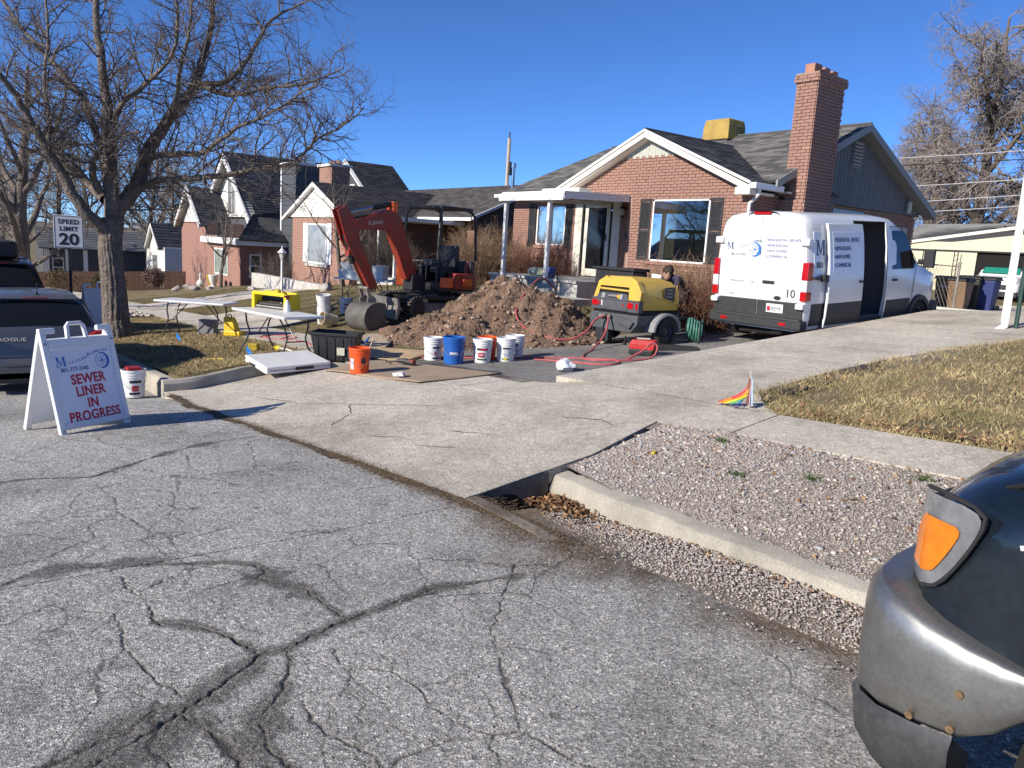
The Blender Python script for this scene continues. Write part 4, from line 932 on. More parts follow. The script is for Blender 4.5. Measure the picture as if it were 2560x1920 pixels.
def logo_wheel(parent,loc,rot,R,m,name='logo'):
    """round water-wheel emblem: thick crescent on the right, ticks on the left, spokes"""
    b=MB(); n=28
    for i in range(n):
        a0=-1.9+3.6*i/n; a1=-1.9+3.6*(i+1)/n
        th=lambda a: R*(.10+.26*max(0,math.cos((a+.1)/1.25)))
        P=[]
        for a in (a0,a1): P+=[(R*math.cos(a),R*math.sin(a),0),((R-th(a))*math.cos(a),(R-th(a))*math.sin(a),0)]
        b.add(P,[(0,2,3,1)])
    for i in range(15):
        a=1.75+2.7*i/14; w=.035
        b.add([((R*.98)*math.cos(a-w),R*.98*math.sin(a-w),0),(R*.98*math.cos(a+w),R*.98*math.sin(a+w),0),(R*.78*math.cos(a+w),R*.78*math.sin(a+w),0),(R*.78*math.cos(a-w),R*.78*math.sin(a-w),0)],[(0,1,2,3)])
    for i in range(8):
        a=i*math.pi/4+.2; d=Vector((math.cos(a),math.sin(a),0)); p=Vector((-d.y,d.x,0))
        b.add([d*R*.08+p*R*.03,d*R*.08-p*R*.03,d*R*.62-p*R*.02,d*R*.62+p*R*.05],[(0,1,2,3)])
        c=d*R*.55; b.add([c+p*R*.03,c-p*R*.16,c-p*R*.14+d*R*.06,c+p*R*.03+d*R*.05],[(0,1,2,3)])
    b.add([(R*.12*math.cos(t*.785),R*.12*math.sin(t*.785),0) for t in range(8)],[tuple(range(8))])
    o=b.build(name,m,parent); o.matrix_local=Matrix.Translation(loc)@rot.to_4x4(); return o
def serif_m(parent,size,m,loc,rot,name='lettering'):
    b=MB(); h=size*.72; w=size*.80
    def q4(p): b.prism([(x*w-w/2,y*h-h/2) for x,y in p],'z',0,.0012)
    q4([(.13,.06),(.20,.06),(.20,.94),(.13,.94)]); q4([(.76,.06),(.92,.06),(.92,.94),(.76,.94)])
    q4([(.13,.94),(.29,.94),(.55,.10),(.47,.10)]); q4([(.80,.94),(.74,.94),(.47,.10),(.53,.10)])
    for x0,x1,y0,y1 in ((.02,.32,0,.06),(.68,1.0,0,.06),(.02,.29,.94,1),(.74,1.0,.94,1)): q4([(x0,y0),(x1,y0),(x1,y1),(x0,y1)])
    o=b.build(name,m,parent); o.matrix_local=Matrix.Translation(loc)@rot.to_4x4(); return o
def arc_text(s,size,m,parent,pts,rot,off,name='lettering'):
    """letters set one by one along a curve of 2D points"""
    n=len(s)
    for i,ch in enumerate(s):
        if ch==' ': continue
        t=i/(n-1)*(len(pts)-1); k=min(int(t),len(pts)-2); f=t-k
        x=pts[k][0]+(pts[k+1][0]-pts[k][0])*f; y=pts[k][1]+(pts[k+1][1]-pts[k][1])*f; a=math.atan2(pts[k+1][1]-pts[k][1],pts[k+1][0]-pts[k][0])
        o=text(ch,size,m,parent,(0,0,0),name=name,ext=.0008); o.matrix_local=Matrix.Translation(off)@rot.to_4x4()@Matrix.Translation((x,y,0))@Matrix.Rotation(a,4,'Z')

# ---- white van
van=thing('delivery_van','white plumbing van with its side door slid open on the driveway','van',(-8.36,12.08,.16),0,None,R_(3.2))
VP=[(.0,.30),(.80,.30),(.93,.34),(.965,.55),(.98,.85),(.975,1.15),(.955,1.45),(.915,1.80),(.87,2.08),(.82,2.22),(.72,2.30),(.45,2.35),(.0,2.365)]
def vx(z):
    return lerp(z,[(p[1],p[0]) for p in VP[2:10]])
def vsec(y,ztop,narrow=0.,zb=None):
    """full ring at station y; the roof is squeezed down to ztop"""
    out=[]
    half=[]
    for x,z in VP:
        if z>1.15: z=1.15+(z-1.15)*(ztop-1.15)/(2.365-1.15)
        xx=x-narrow if x>.5 else x
        half.append((xx,z))
    for x,z in half: out.append((x,y,z))
    for x,z in half[-2:0:-1]: out.append((-x,y,z))
    return out
st=[(0.0,2.30,.03),(.05,2.345,.012),(.2,2.365,0),(.6,2.365,0),(1.0,2.365,0),(1.5,2.365,0),(2.05,2.36,0),(2.66,2.355,0),(2.95,2.33,0),(3.15,2.25,.005),(3.4,2.08,.01),(3.7,1.82,.02),(4.0,1.55,.03),(4.15,1.43,.03),(4.45,1.36,.04),(4.75,1.25,.08),(4.92,1.15,.16),(5.0,1.10,.3)]
secs=[vsec(y,z,nw) for y,z,nw in st]
def vskip(i,k):     # side-door opening on the right, and the cargo floor is left to the interior
    y=(st[i][0]+st[i+1][0])/2
    return 1.5<y<2.66 and 2<=k<=8
b=MB(); b.loft(secs,skip=vskip); b.build('body',M_vanw,van,smooth=38)
# cargo interior
b=MB(); b.bb((-.88,.15,.42),(.90,2.95,.47)); b.bb((-.90,.12,.42),(-.86,2.95,2.2)); b.bb((-.88,.12,.42),(.80,.16,2.2)); b.bb((-.88,2.9,.42),(.80,2.94,2.2)); b.bb((-.88,.12,2.2),(.78,2.95,2.22)); b.build('cargo_interior',mat('cargo_dark',(.13,.13,.135),rough=.8),van)
b=MB()
for z in (.9,1.3,1.7): b.bb((-.84,1.2,z),(-.45,2.85,z+.02))
b.bb((-.84,2.84,.47),(-.45,2.88,1.9)); b.build('shelf',mat('grey_steel_shelf',(.16,.17,.18),rough=.5),van)
for (y,z,h) in ((1.9,.92,.25),(2.2,.92,.22),(2.05,1.32,.22),(1.75,.47,.35)):
    b=MB(); b.bb((-.8 if z>.5 else .2,y-.12,z),(-.5 if z>.5 else .55,y+.12,z+h)); b.build('tool_box',mat('red_case',(.42,.03,.025),rough=.4),van,bevel=.02)
b=MB(); b.bb((.80,1.48,.36),(.95,2.66,.44)); b.build('door_sill',M_grey,van)
b=MB(); b.prism([(.93,.44),(.965,.85),(.955,1.2),(.91,1.75),(.83,2.2),(.80,2.2),(.88,1.75),(.92,1.2),(.93,.85),(.89,.44)],'y',2.66,2.70); b.build('door_pillar',M_vanw,van)
# sliding door panel, slid back and standing off the side
def side_panel(y0,y1,z0,z1,off,name,m,th=.05,bev=.012,ny=2,parent=None):
    zs=[z0]+[z for z in (.55,.85,1.15,1.45,1.8,2.0) if z0<z<z1]+[z1]; b=MB(); secs=[]
    for y in (y0,y1):
        outer=[(vx(z)+off,y,z) for z in zs]; inner=[(vx(z)+off-th,y,z) for z in reversed(zs)]
        secs.append(outer+inner)
    b.loft(secs); return b.build(name,m,parent or van,bevel=bev,smooth=40)
sd_=side_panel(.52,1.66,.36,2.16,.085,'sliding_door',M_vanw)
side_panel(.62,1.56,1.30,2.02,.088,'door_panel_press',M_vanw,th=.012,bev=.006,parent=sd_)
side_panel(.525,1.655,.40,.79,.09,'door_cladding',M_grey,th=.02,bev=.005,parent=sd_)
b=MB(); b.bb((1.055,1.5,1.12),(1.085,1.62,1.16)); b.build('door_handle',M_black,sd_,bevel=.008)
b=MB(); b.bb((.985,.12,1.21),(1.03,.5,1.25)); b.bb((.99,.36,1.17),(1.06,.5,1.29)); b.build('door_hinge_arm',M_black,van)
b=MB(); b.bb((.975,.14,1.225),(.99,1.48,1.25)); b.build('door_rail',M_black,van)
side_panel(.17,.50,1.30,2.02,.004,'side_press',M_vanw,th=.012,bev=.006)
# side cladding and arches
side_panel(.16,.58,.40,.79,.006,'side_cladding',M_grey,th=.02,bev=.004); side_panel(2.72,3.66,.40,.74,.006,'side_cladding',M_grey,th=.02,bev=.004)
for yc in (.95,4.08):
    b=MB(); n=14; P=[]
    for i in range(n+1):
        a=math.pi*i/n; P.append([(x_,yc+r_*math.cos(a),.33+r_*math.sin(a)) for x_,r_ in ((.90,.36),(1.0,.36),(1.0,.45),(.95,.46))])
    b.loft(P,closed=True); b.build('wheel_arch',M_grey,van,smooth=40)
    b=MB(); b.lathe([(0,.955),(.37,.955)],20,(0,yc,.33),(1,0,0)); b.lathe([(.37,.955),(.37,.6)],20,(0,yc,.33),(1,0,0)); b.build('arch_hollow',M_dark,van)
for yc in (.95,4.08):
    wheel(van,(.88,yc,.33),.33,.21,1,mat('van_rim',(.55,.56,.57),rough=.35,metal=.7),spokes=8); wheel(van,(-.88,yc,.33),.33,.21,-1,MATS['van_rim'])
# front door: window, seams, mirror, handle
b=MB(); b.prism([(2.84,1.32),(3.72,1.32),(3.78,1.40),(3.40,1.98),(3.25,2.05),(2.84,2.05)],'x',.90,.985)
b.v=[(vx(v[2])+(.004 if v[0]>.95 else -.05),v[1],v[2]) for v in b.v]; b.build('front_door_window',M_autoglass,van,bevel=.008)
b=MB()
for (y0,z0,y1,z1) in ((2.78,.42,2.78,2.12),(2.78,2.12,3.2,2.13),(3.2,2.13,3.82,1.42),(3.82,1.42,3.72,.75)):
    a=Vector((vx(z0)+.002,y0,z0)); c=Vector((vx(z1)+.002,y1,z1)); b.tube([a,c],.006,5)
b.build('door_seam',M_grey,van)
b=MB(); b.bb((.985,2.86,1.10),(1.015,3.02,1.14)); b.build('door_handle',M_black,van,bevel=.008)
b=MB(); b.box((1.17,3.86,1.52),(.20,.10,.36)); b.bb((.95,3.84,1.42),(1.1,3.88,1.5)); b.build('wing_mirror',M_black,van,bevel=.03)
b=MB(); P=[]
for y,z,nw in st[9:14]:
    P.append([(x,y+.004,z+.004-abs(x)*.12) for x in (-.72,-.4,0,.4,.72)])
b.loft(P,closed=False,cap=False); b.build('windshield',M_autoglass,van)
b=MB(); b.bb((-.92,4.7,.3),(.92,5.06,.62)); b.build('front_bumper',M_grey,van,bevel=.06)
# rear doors
def rear(x0,x1,z0,z1,y,name,m,th=.01,bev=.004,par=van):
    b=MB(); b.bb((x0,y-th,z0),(x1,y,z1)); return b.build(name,m,par,bevel=bev)
rdl=[]
for sgn in (-1,1):
    b=MB(); z0,z1=.80,2.22; xs=[.012,.5,.78,.80,.72,.5,.012]; 
    P=[(sgn*.010,.80),(sgn*.80,.80),(sgn*.80,1.7),(sgn*.775,2.08),(sgn*.70,2.215),(sgn*.4,2.26),(sgn*.010,2.27)]
    b.prism(P if sgn>0 else P[::-1],'y',-.022,.03); d=b.build('rear_door',M_vanw,van,bevel=.012); rdl.append(d)
    P=[(sgn*.07,1.36),(sgn*.42,1.28),(sgn*.66,1.36),(sgn*.74,1.52),(sgn*.73,1.95),(sgn*.69,2.02),(sgn*.07,2.04)]
    b=MB(); b.prism(P if sgn>0 else P[::-1],'y',-.030,-.015); b.build('door_panel_press',M_vanw,d,bevel=.006)
    b=MB(); b.bb((sgn*.010 if sgn>0 else -.93,-.03,.50),(.93 if sgn>0 else -.010,.02,.80)); b.build('lower_cladding',M_grey,d,bevel=.01)
    # tail lamp: red top, clear middle, red foot
    for (a,c,mm) in ((1.20,1.50,M_redlens),(1.00,1.20,M_clearlens),(.84,1.00,M_redlens)):
        b=MB(); b.prism([(-.05,a),(.12,a),(.12,c),(-.05+.02*(c>1.4),c)],'x',sgn*.865,sgn*.985); lamp_=b.build('tail_lamp',mm,van,bevel=.015)
    b=MB(); b.bb((sgn*.80,-.06,1.78),(sgn*.97,.08,1.90)); b.build('door_hinge',M_vanw,d,bevel=.02)
    b=MB(); b.bb((sgn*.82,-.10,.70),(sgn*.97,.05,.80)); b.build('bumper_corner_cap',M_vanw,van,bevel=.02)
b=MB(); b.bb((-.97,-.12,.34),(.97,.1,.50)); b.bb((-.95,-.13,.48),(.95,.0,.53)); b.build('rear_bumper',M_grey,van,bevel=.03)
for sgn in (-1,1): rear(sgn*.62-.07,sgn*.62+.07,.40,.45,-.122,'bumper_reflector',M_redlens)
b=MB(); b.lathe([(0,-.03),(.25,-.03),(.31,.01),(.31,.05)],22,(0,0,0),(0,-1,0)); b.v=[(v[0],v[1]+.03,v[2]*.26+2.285) for v in b.v]; hl=b.build('brake_lamp_housing',M_black,van,smooth=40)
rear(-.19,.15,2.30,2.345,-.0,'brake_lamp',M_redlens,th=.03,par=hl)
rear(.10,.34,1.10,1.155,-.03,'door_handle',M_black,th=.02,bev=.012,par=rdl[1])
b=MB(); b.lathe([(0,.012),(.07,.012),(.075,0)],16,(.42,-.022,.86),(0,-1,0)); b.v=[(v[0],v[1],.86+(v[2]-.86)*.5) for v in b.v]; b.build('lock_cover',M_black,rdl[1])
pl=rear(.22,.56,.60,.755,-.034,'license_plate',mat('plate_white',(.75,.75,.75),rough=.4),th=.008,par=rdl[1])
text('1R0YK',.10,M_dkink,pl,(.41,-.0445,.665),FACE_S,sx=.85)
b=MB(); b.bb((.24,-.0435,.625),(.30,-.0425,.71)); b.build('plate_emblem',M_redink,pl)
text('10',.20,M_dkink,rdl[1],(.67,-.032,.95),FACE_S)
text('TRANSIT',.055,mat('badge_grey',(.25,.25,.26),rough=.3,metal=.6),rdl[0],(-.45,-.026,1.11),FACE_S,sx=1.5)
text('250',.05,MATS['badge_grey'],rdl[0],(-.12,-.026,1.11),FACE_S,sx=1.1)
text('AWD',.04,MATS['badge_grey'],rdl[0],(-.55,-.026,.87),FACE_S,sx=1.3)
def van_sign(parent,rot,base,u,s):
    """company lettering; base = point on the panel, u = along-text direction"""
    serif_m(parent,.19*s,M_ink,base+u*(-.26*s),rot)
    arc_text('ILLCREEK PLUMBING',.055*s,M_ink,parent,[(-.18*s,-.045*s),(-.02*s,-.03*s),(.12*s,.01*s),(.22*s,.08*s),(.33*s,.10*s),(.42*s,.10*s)],rot,base)
    text('801-277-3342',.065*s,M_dkink,parent,base+u*(-.06*s)+Vector((0,0,-.16*s)),rot,sx=.9)
    logo_wheel(parent,base+u*(.30*s)+Vector((0,0,-.06*s)),rot,.135*s,M_blue)
van_sign(rdl[0],FACE_S,Vector((-.40,-.0325,1.74)),Vector((1,0,0)),.95)
for i,t_ in enumerate(('•RESIDENTIAL SERVICE','•REMODELING','•NEW HOMES','•COMMERCIAL')): text(t_,.068,M_ink,rdl[1],(.12,-.0325,1.86-i*.095),FACE_S,align='LEFT')
ang=math.atan((vx(1.45)-vx(1.8))/.35); FE=FACE_E@Matrix.Rotation(-ang,3,'X')
serif_m(van,.36,M_ink,Vector((vx(1.75)+.009,.36,1.75)),FE); text('801',.15,M_dkink,van,(vx(1.45)+.009,.34,1.45),FE)
for i,t_ in enumerate(('•RESIDENTIAL SERVICE','•REMODELING','•NEW HOMES','•COMMERCIAL')): text(t_,.105,M_ink,sd_,(vx(1.88-i*.145)+.0915,.66,1.88-i*.145),FE,align='LEFT',sx=.78)
b=MB(); b.tube([(.55,-.02,.25),(.2,.1,.22),(-.4,.1,.2)],.03,6); b.bb((-.6,.2,.2),(.6,.9,.3)); b.build('underbody',M_dark,van)

# ---- yellow towable compressor
CY=mat('compressor_yellow',(.72,.46,.055),rough=.42,col2=(.56,.38,.09),vscale=3.5,fine=.08); CG=mat('compressor_grey',(.075,.08,.088),rough=.55,var=.2,vscale=8)
cp=thing('air_compressor','yellow and grey towable air compressor standing beside the dirt pile','compressor',(-9.88,10.02,.02),R_(4))
hw=.575
b=MB(); b.loft([[(x*k,y,z) for x,z in ((-hw+.05,.62),(hw-.05,.62),(hw-.02,.8),(hw-.05,1.0),(hw-.15,1.13),(hw-.28,1.2),(-hw+.28,1.2),(-hw+.15,1.13),(-hw+.05,1.0),(-hw+.02,.8))] for y,k in ((.06,.97),(.3,1.0),(.8,1.0),(1.08,.96),(1.16,.90))]); 
b.v=[(v[0],v[1],v[2]-(.06 if v[1]>.9 and v[2]>1 else 0)) for v in b.v]; can=b.build('canopy',CY,cp,bevel=.02,smooth=35)
# rear hood: yellow frame with an opening
b=MB(); b.prism([(-hw+.02,.80),(-hw+.12,.80),(-hw+.17,1.02),(hw-.30,1.02),(hw-.30,.80),(hw-.04,.80),(hw-.02,.95),(hw-.14,1.14),(hw-.28,1.21),(.06,1.205),(-.02,1.175),(-.22,1.175),(-.30,1.2),(-hw+.30,1.2),(-hw+.12,1.10)],'y',-.03,.075); b.build('rear_hood',CY,cp,bevel=.015)
b=MB(); b.bb((-hw+.13,.0,.78),(hw-.30,.07,1.02)); b.build('hood_hollow',M_dark,cp)
b=MB(); b.tube([(-hw+.16,-.01,.965),(hw-.30,-.01,.955)],.02,8); b.build('grab_bar',CY,cp)
b=MB(); b.prism([(-hw+.08,.78),(hw-.30,.78),(hw-.32,.88),(hw-.4,.90),(-hw+.22,.90),(-hw+.14,.87)],'y',-.05,.04); b.build('control_cover',CG,cp,bevel=.015)
for x in (-.3,.12):
    b=MB(); b.box((x,-.052,.84),(.06,.012,.10),rot=ry(.25)); b.build('vent_fin',mat('light_grey_plastic',(.35,.36,.36),rough=.4),cp)
b=MB(); b.bb((-.2,-.056,.81),(.12,-.05,.88)); dc=b.build('warning_decal',M_black,cp); text('CAUTION',.045,mat('decal_white',(.7,.7,.7)),dc,(-.08,-.058,.85),FACE_S)
b=MB(); b.bb((.03,-.058,.815),(.10,-.0565,.875)); b.build('warning_symbol',mat('decal_orange',(.7,.35,.03)),dc)
b=MB(); b.bb((-hw,-.06,.585),(hw-.03,.06,.785)); b.bb((-hw+.25,-.075,.60),(hw-.28,-.06,.765)); b.bb((-hw+.02,-.07,.775),(hw-.06,.0,.80)); pn=b.build('light_panel',CG,cp,bevel=.012)
for x0,x1 in ((-hw+.02,-hw+.17),(hw-.31,hw-.16)):
    b=MB(); b.bb((x0,-.072,.65),(x1,-.055,.755)); b.build('tail_lamp',M_redlens,pn,bevel=.012)
for x in (-hw+.215,hw-.38): 
    b=MB(); b.lathe([(0,.02),(.02,.018),(.028,0)],12,(x,-.062,.70),(0,-1,0)); b.build('round_reflector',M_redlens,pn)
b=MB(); b.bb((hw-.10,-.065,.64),(hw-.05,-.05,.76)); b.build('side_marker',M_redlens,pn)
b=MB(); b.bb((-hw+.255,-.08,.66),(-hw+.285,-.065,.76)); b.build('plate_light',M_clearlens,pn)
b=MB(); b.loft([[(x,y,z) for x,z in ((-hw+.04,.24),(hw-.16,.22),(hw-.02,.38),(hw-.02,.54),(-hw+.02,.54),(-hw+.0,.36))] for y in (-.08,.2,1.0,1.1)]); b.build('lower_tub',CG,cp,bevel=.02)
b=MB(); b.bb((-hw+.04,-.02,.53),(hw-.04,1.1,.63)); b.build('chassis_gap',M_dark,cp)
b=MB(); b.prism([(.18,.5),(.5,.42),(.42,.3),(.14,.38)],'y',-.13,-.07); b.build('tub_step',CG,cp,bevel=.01)
# side details
b=MB(); b.prism([(.62,.86),(.92,.80),(.92,1.06),(.62,1.04)],'x',hw-.03,hw-.005); g=b.build('side_grille',M_black,cp)
for i in range(3):
    b=MB(); b.bb((hw-.008,.67,.87+i*.06),(hw+.0,.84,.895+i*.06)); b.build('grille_bar',mat('grille_grey',(.22,.23,.24)),g)
b=MB()
for a,c in (((.30,.90),(.97,.775)),((.97,.775),(.97,1.10))): b.tube([(hw-.012,a[0],a[1]),(hw-.012,c[0],c[1])],.007,5)
b.build('panel_seam',CY,cp)
b=MB(); b.lathe([(0,.03),(.025,.02),(.035,0)],10,(hw-.02,1.06,.72),(1,0,0)); b.build('side_reflector',mat('amber_lens',(.6,.22,.02),rough=.2),cp)
for s in (-1,1):
    b=MB(); n=12; P=[]
    for i in range(n+1):
        a=math.pi*(.02+.96*i/n); P.append([(s*x_,.62+r_*math.cos(a)*1.15,.24+r_*math.sin(a)) for x_,r_ in ((.50,.30),(.70,.30),(.715,.33),(.70,.355),(.50,.355))])
    b.loft(P); b.build('fender',mat('fender_grey',(.26,.26,.26),rough=.6,var=.15),cp,smooth=40)
    wheel(cp,(s*.62,.62,.265),.265,.16,s,mat('trailer_rim',(.05,.05,.055),rough=.5),spokes=10)
b=MB(); b.tube([(-.62,.62,.26),(.62,.62,.26)],.035,8); b.build('axle',M_dark,cp)
b=MB(); b.tube([(-.3,1.1,.4),(0,2.1,.42)],.04,8); b.tube([(.3,1.1,.4),(0,2.1,.42)],.04,8); b.build('drawbar',CG,cp)
b=MB(); b.bb((-.43,-.06,.0),(-.12,.1,.25)); b.build('support_leg',M_black,cp,bevel=.02)
b=MB(); b.tube([(-.28,-.05,.47),(-.2,-.14,.48),(-.10,-.16,.5)],.03,8); b.tube([(-.10,-.05,.50),(-.04,-.16,.49)],.028,8); b.cyl((-.25,-.06,.48),(-.25,-.16,.48),.035,n=8); b.build('outlet_valve',M_steel,cp)

# ---- orange mini excavator
XO=mat('excavator_orange',(.36,.03,.014),rough=.42,col2=(.20,.045,.03),vscale=3.5,fine=.12); XB=mat('excavator_bright',(.80,.13,.02),rough=.4,var=.08)
XK=mat('excavator_black',(.02,.02,.022),rough=.5,var=.3,vscale=10); XD=mat('dusty_track',(.075,.07,.06),rough=.9,var=.5,vscale=14,bump=.01,bscale=30)
ex=thing('mini_excavator','orange mini excavator with black canopy and bucket resting beside the dirt','excavator',(-15.15,9.45,-.04))
# undercarriage: local -Y is forward (towards the street)
for s in (-1,1):
    L0,L1,rr=-.88,.88,.24; n=10; ring=[]
    for i in range(n+1): a=math.pi/2+math.pi*i/n; ring.append((L0+rr*math.cos(a)*1.0,.25+rr*math.sin(a)))
    for i in range(n+1): a=-math.pi/2+math.pi*i/n; ring.append((L1+rr*math.cos(a),.25+rr*math.sin(a)))
    b=MB(); x0=s*.62-.15; x1=s*.62+.15
    inner=[(p*.93,.25+(z-.25)*.82) for p,z in ring]
    m=len(ring); P=[(x0,p,z) for p,z in ring]+[(x1,p,z) for p,z in ring]+[(x1,p,z) for p,z in inner]+[(x0,p,z) for p,z in inner]
    b.add(P,[(k*m+i,k*m+(i+1)%m,((k+1)%4)*m+(i+1)%m,((k+1)%4)*m+i) for k in range(4) for i in range(m)]); tr=b.build('track',XD,ex,smooth=30)
    b=MB(); per=0
    for i in range(m):
        (p0,z0),(p1,z1)=ring[i],ring[(i+1)%m]; d=math.hypot(p1-p0,z1-z0); k=max(1,int(d/.085))
        for j in range(k):
            t=(j+.5)/k; p=p0+(p1-p0)*t; z=z0+(z1-z0)*t; a=math.atan2(z1-z0,p1-p0); b.box((s*.62,p,z),(.3,.035,.05),rot=Matrix.Rotation(a,3,'X'))
    b.build('track_lugs',XD,tr)
    b=MB(); b.bb((s*.62-.11,-.75,.14),(s*.62+.12,.75,.36)); b.build('track_frame',mat('dusty_grey',(.17,.165,.15),rough=.8,var=.4,vscale=8),tr,bevel=.03)
    for p in (-.86,.86):
        b=MB(); b.lathe([(0,.13*s),(.10,.14*s),(.19,.10*s),(.2,0)],18,(s*.62,p,.25),(1,0,0)); b.build('sprocket',XK,tr)
b=MB(); b.bb((-.5,-.5,.25),(.5,.5,.5)); b.cyl((0,0,.45),(0,0,.62),.38,n=20); b.build('slew_ring',XK,ex)
b=MB(); P=[]
for x in (-.85,.85): P.append([(x,-1.45+dy,z) for dy,z in ((0,.02),(.05,.15),(.06,.3),(.02,.46),(-.02,.46),(0,.3),(-.02,.15),(-.06,.02))])
b.loft(P); b.build('dozer_blade',M_steel,ex)
b=MB(); 
for x in (-.35,.35): b.box((x,-1.0,.3),(.1,.8,.12))
b.build('blade_arm',XK,ex)
# upper structure, swung a little towards the driveway
ux=bpy.data.objects.new('upper_structure',None); COL.objects.link(ux); ux.parent=ex; ux.rotation_euler=(0,0,R_(11)); ux.location=(0,0,0)
b=MB(); b.lathe([(0,.62),(.78,.62),(.80,.66),(.80,.78),(0,.78)],28,(0,.1,0)); b.build('deck',XK,ux,smooth=40)
def cw_arc(r0,r1,z0,z1,a0,a1,m,name,bev=.02):
    b=MB(); n=14; P=[]
    for i in range(n+1):
        a=R_(a0+(a1-a0)*i/n); c,s=math.cos(a),math.sin(a); P.append([(r0*c,.1+r0*s,z0),(r1*c,.1+r1*s,z0),(r1*c,.1+r1*s,z1),(r0*c,.1+r0*s,z1)])
    b.loft(P); return b.build(name,m,ux,bevel=bev,smooth=40)
cw_arc(.45,.86,.66,1.02,-20,200,XO,'counterweight'); 
cw_arc(.80,.875,.70,.92,-42,-22,XB,'side_cover'); cw_arc(.80,.88,.74,.90,-6,14,XB,'round_cover')
cw_arc(.45,.80,1.02,1.28,20,165,XK,'engine_hood')
b=MB(); b.bb((-.72,-.62,.66),(-.42,-.2,1.12)); b.build('front_cover',XB,ux,bevel=.05)
b=MB(); b.bb((-.25,.0,.98),(.25,.45,1.12)); b.bb((-.24,.33,1.1),(.24,.5,1.62)); b.build('seat',mat('seat_vinyl',(.03,.03,.032),rough=.35),ux,bevel=.05)
b=MB(); b.tube([(-.3,-.25,.78),(-.3,-.2,1.25),(-.3,-.16,1.35)],.015,6); b.tube([(.3,-.25,.78),(.3,-.2,1.25),(.3,-.16,1.35)],.015,6); b.tube([(-.08,-.4,.78),(-.08,-.38,1.3)],.014,6); b.tube([(.08,-.4,.78),(.08,-.38,1.3)],.014,6); b.build('control_levers',XK,ux)
for s in (-1,1): b=MB(); b.bb((s*.36-.06,-.22,.78),(s*.36+.06,.3,1.15)); b.build('armrest_console',XK,ux,bevel=.03)
# canopy: four posts, hoops and roof
for s in (-1,1):
    b=MB(); b.tube([(s*.56,-.52,.78),(s*.57,-.50,1.6),(s*.56,-.46,2.3),(s*.52,-.36,2.42),(s*.5,.3,2.44),(s*.52,.52,2.38),(s*.56,.62,2.25),(s*.58,.66,1.3)],.032,8); b.build('canopy_post',XK,ux,smooth=40)
b=MB(); b.bb((-.54,-.42,2.40),(.54,.56,2.47)); b.build('canopy_roof',XK,ux,bevel=.025)
b=MB(); b.tube([(-.56,-.52,1.25),(.56,-.52,1.25)],.014,6); b.build('guard_rail',M_steel,ux)
b=MB(); b.tube([(.62,.3,1.0),(.64,.35,1.28),(.62,.42,1.28),(.6,.4,1.0)],.05,8); b.build('rear_guard',XO,ux)
# boom, stick, cylinders, bucket in the plane x = BX of the upper structure
def plate(pts,w,name,m,par=ux,x=0.,bev=.012):
    b=MB(); b.prism(pts,'x',x-w/2,x+w/2); return b.build(name,m,par,bevel=bev)
BX=.10
b=MB(); b.bb((BX-.16,-.95,.6),(BX+.16,-.6,.95)); b.build('swing_bracket',XK,ux,bevel=.03)
plate([(-.72,.86),(-.98,.80),(-1.36,1.90),(-1.62,2.16),(-1.60,2.24),(-1.20,2.38),(-.98,2.22),(-.90,2.0)][::1] if False else [(-.84,.82),(-1.06,.84),(-1.54,1.85),(-2.42,1.84),(-2.52,1.98),(-1.68,2.27),(-1.44,2.30),(-1.24,2.12),(-.77,.95)],.19,'boom',XO,x=BX)
text('Kubota',.13,mat('decal_cream',(.6,.55,.5)),ux,(BX+.0965,-1.95,2.0),Matrix(((0,0,1),(1,0,0),(0,1,0)))@Matrix.Rotation(.18,3,'Z'),name='boom_lettering',shear=.2)
b=MB(); b.tube([(BX,-1.42,2.42),(BX,-1.95,2.30)],.055,10); b.tube([(BX,-1.95,2.30),(BX,-2.56,2.16)],.03,8,mi=1); b.build('stick_cylinder',[XK,M_chrome],ux,smooth=40)
b=MB(); b.bb((BX-.11,-1.50,2.24),(BX+.11,-1.36,2.46)); b.build('cylinder_lug',XB,ux,bevel=.02)
b=MB(); b.tube([(BX,-.98,.86),(BX,-1.16,1.25)],.05,10); b.tube([(BX,-1.16,1.25),(BX,-1.36,1.72)],.028,8,mi=1); b.build('boom_cylinder',[XK,M_chrome],ux,smooth=40)
for s in (-1,1):
    plate([(-2.68,2.30),(-2.90,2.18),(-2.68,1.60),(-2.04,.62),(-1.90,.56),(-1.86,.72),(-2.32,1.60),(-2.42,2.0)],.04,'stick',XO,x=BX+s*.085)
b=MB(); b.bb((BX-.07,-2.58,1.3),(BX+.07,-2.44,1.7)); b.prism([(-2.54,1.45),(-2.40,1.4),(-1.90,.66),(-2.0,.62)],'x',BX-.065,BX+.065); b.build('stick_web',XO,ux)
b=MB(); b.tube([(BX,-2.64,1.72),(BX,-2.44,1.15)],.055,10); b.tube([(BX,-2.44,1.15),(BX,-2.14,.66)],.028,8,mi=1); b.build('bucket_cylinder',[XK,M_chrome],ux,smooth=40)
b=MB(); 
for s in (-1,1): b.prism([(-2.180,.66),(-2.110,.68),(-1.980,.32),(-2.040,.28)],'x',BX+s*.12-.02,BX+s*.12+.02)
b.tube([(BX-.16,-2.140,.65),(BX+.16,-2.140,.65)],.035,8); b.tube([(BX-.14,-1.960,.60),(BX+.14,-1.960,.60)],.03,8); b.tube([(BX-.14,-2.000,.3),(BX+.14,-2.000,.3)],.03,8); b.build('bucket_link',M_steel,ux)
prof=[(-1.800,.34),(-1.960,.37),(-2.100,.355),(-2.210,.31),(-2.290,.235),(-2.340,.14),(-2.355,.03),(-2.335,-.08),(-2.280,-.165),(-2.200,-.225),(-2.100,-.26),(-2.000,-.27),(-1.760,-.24)]
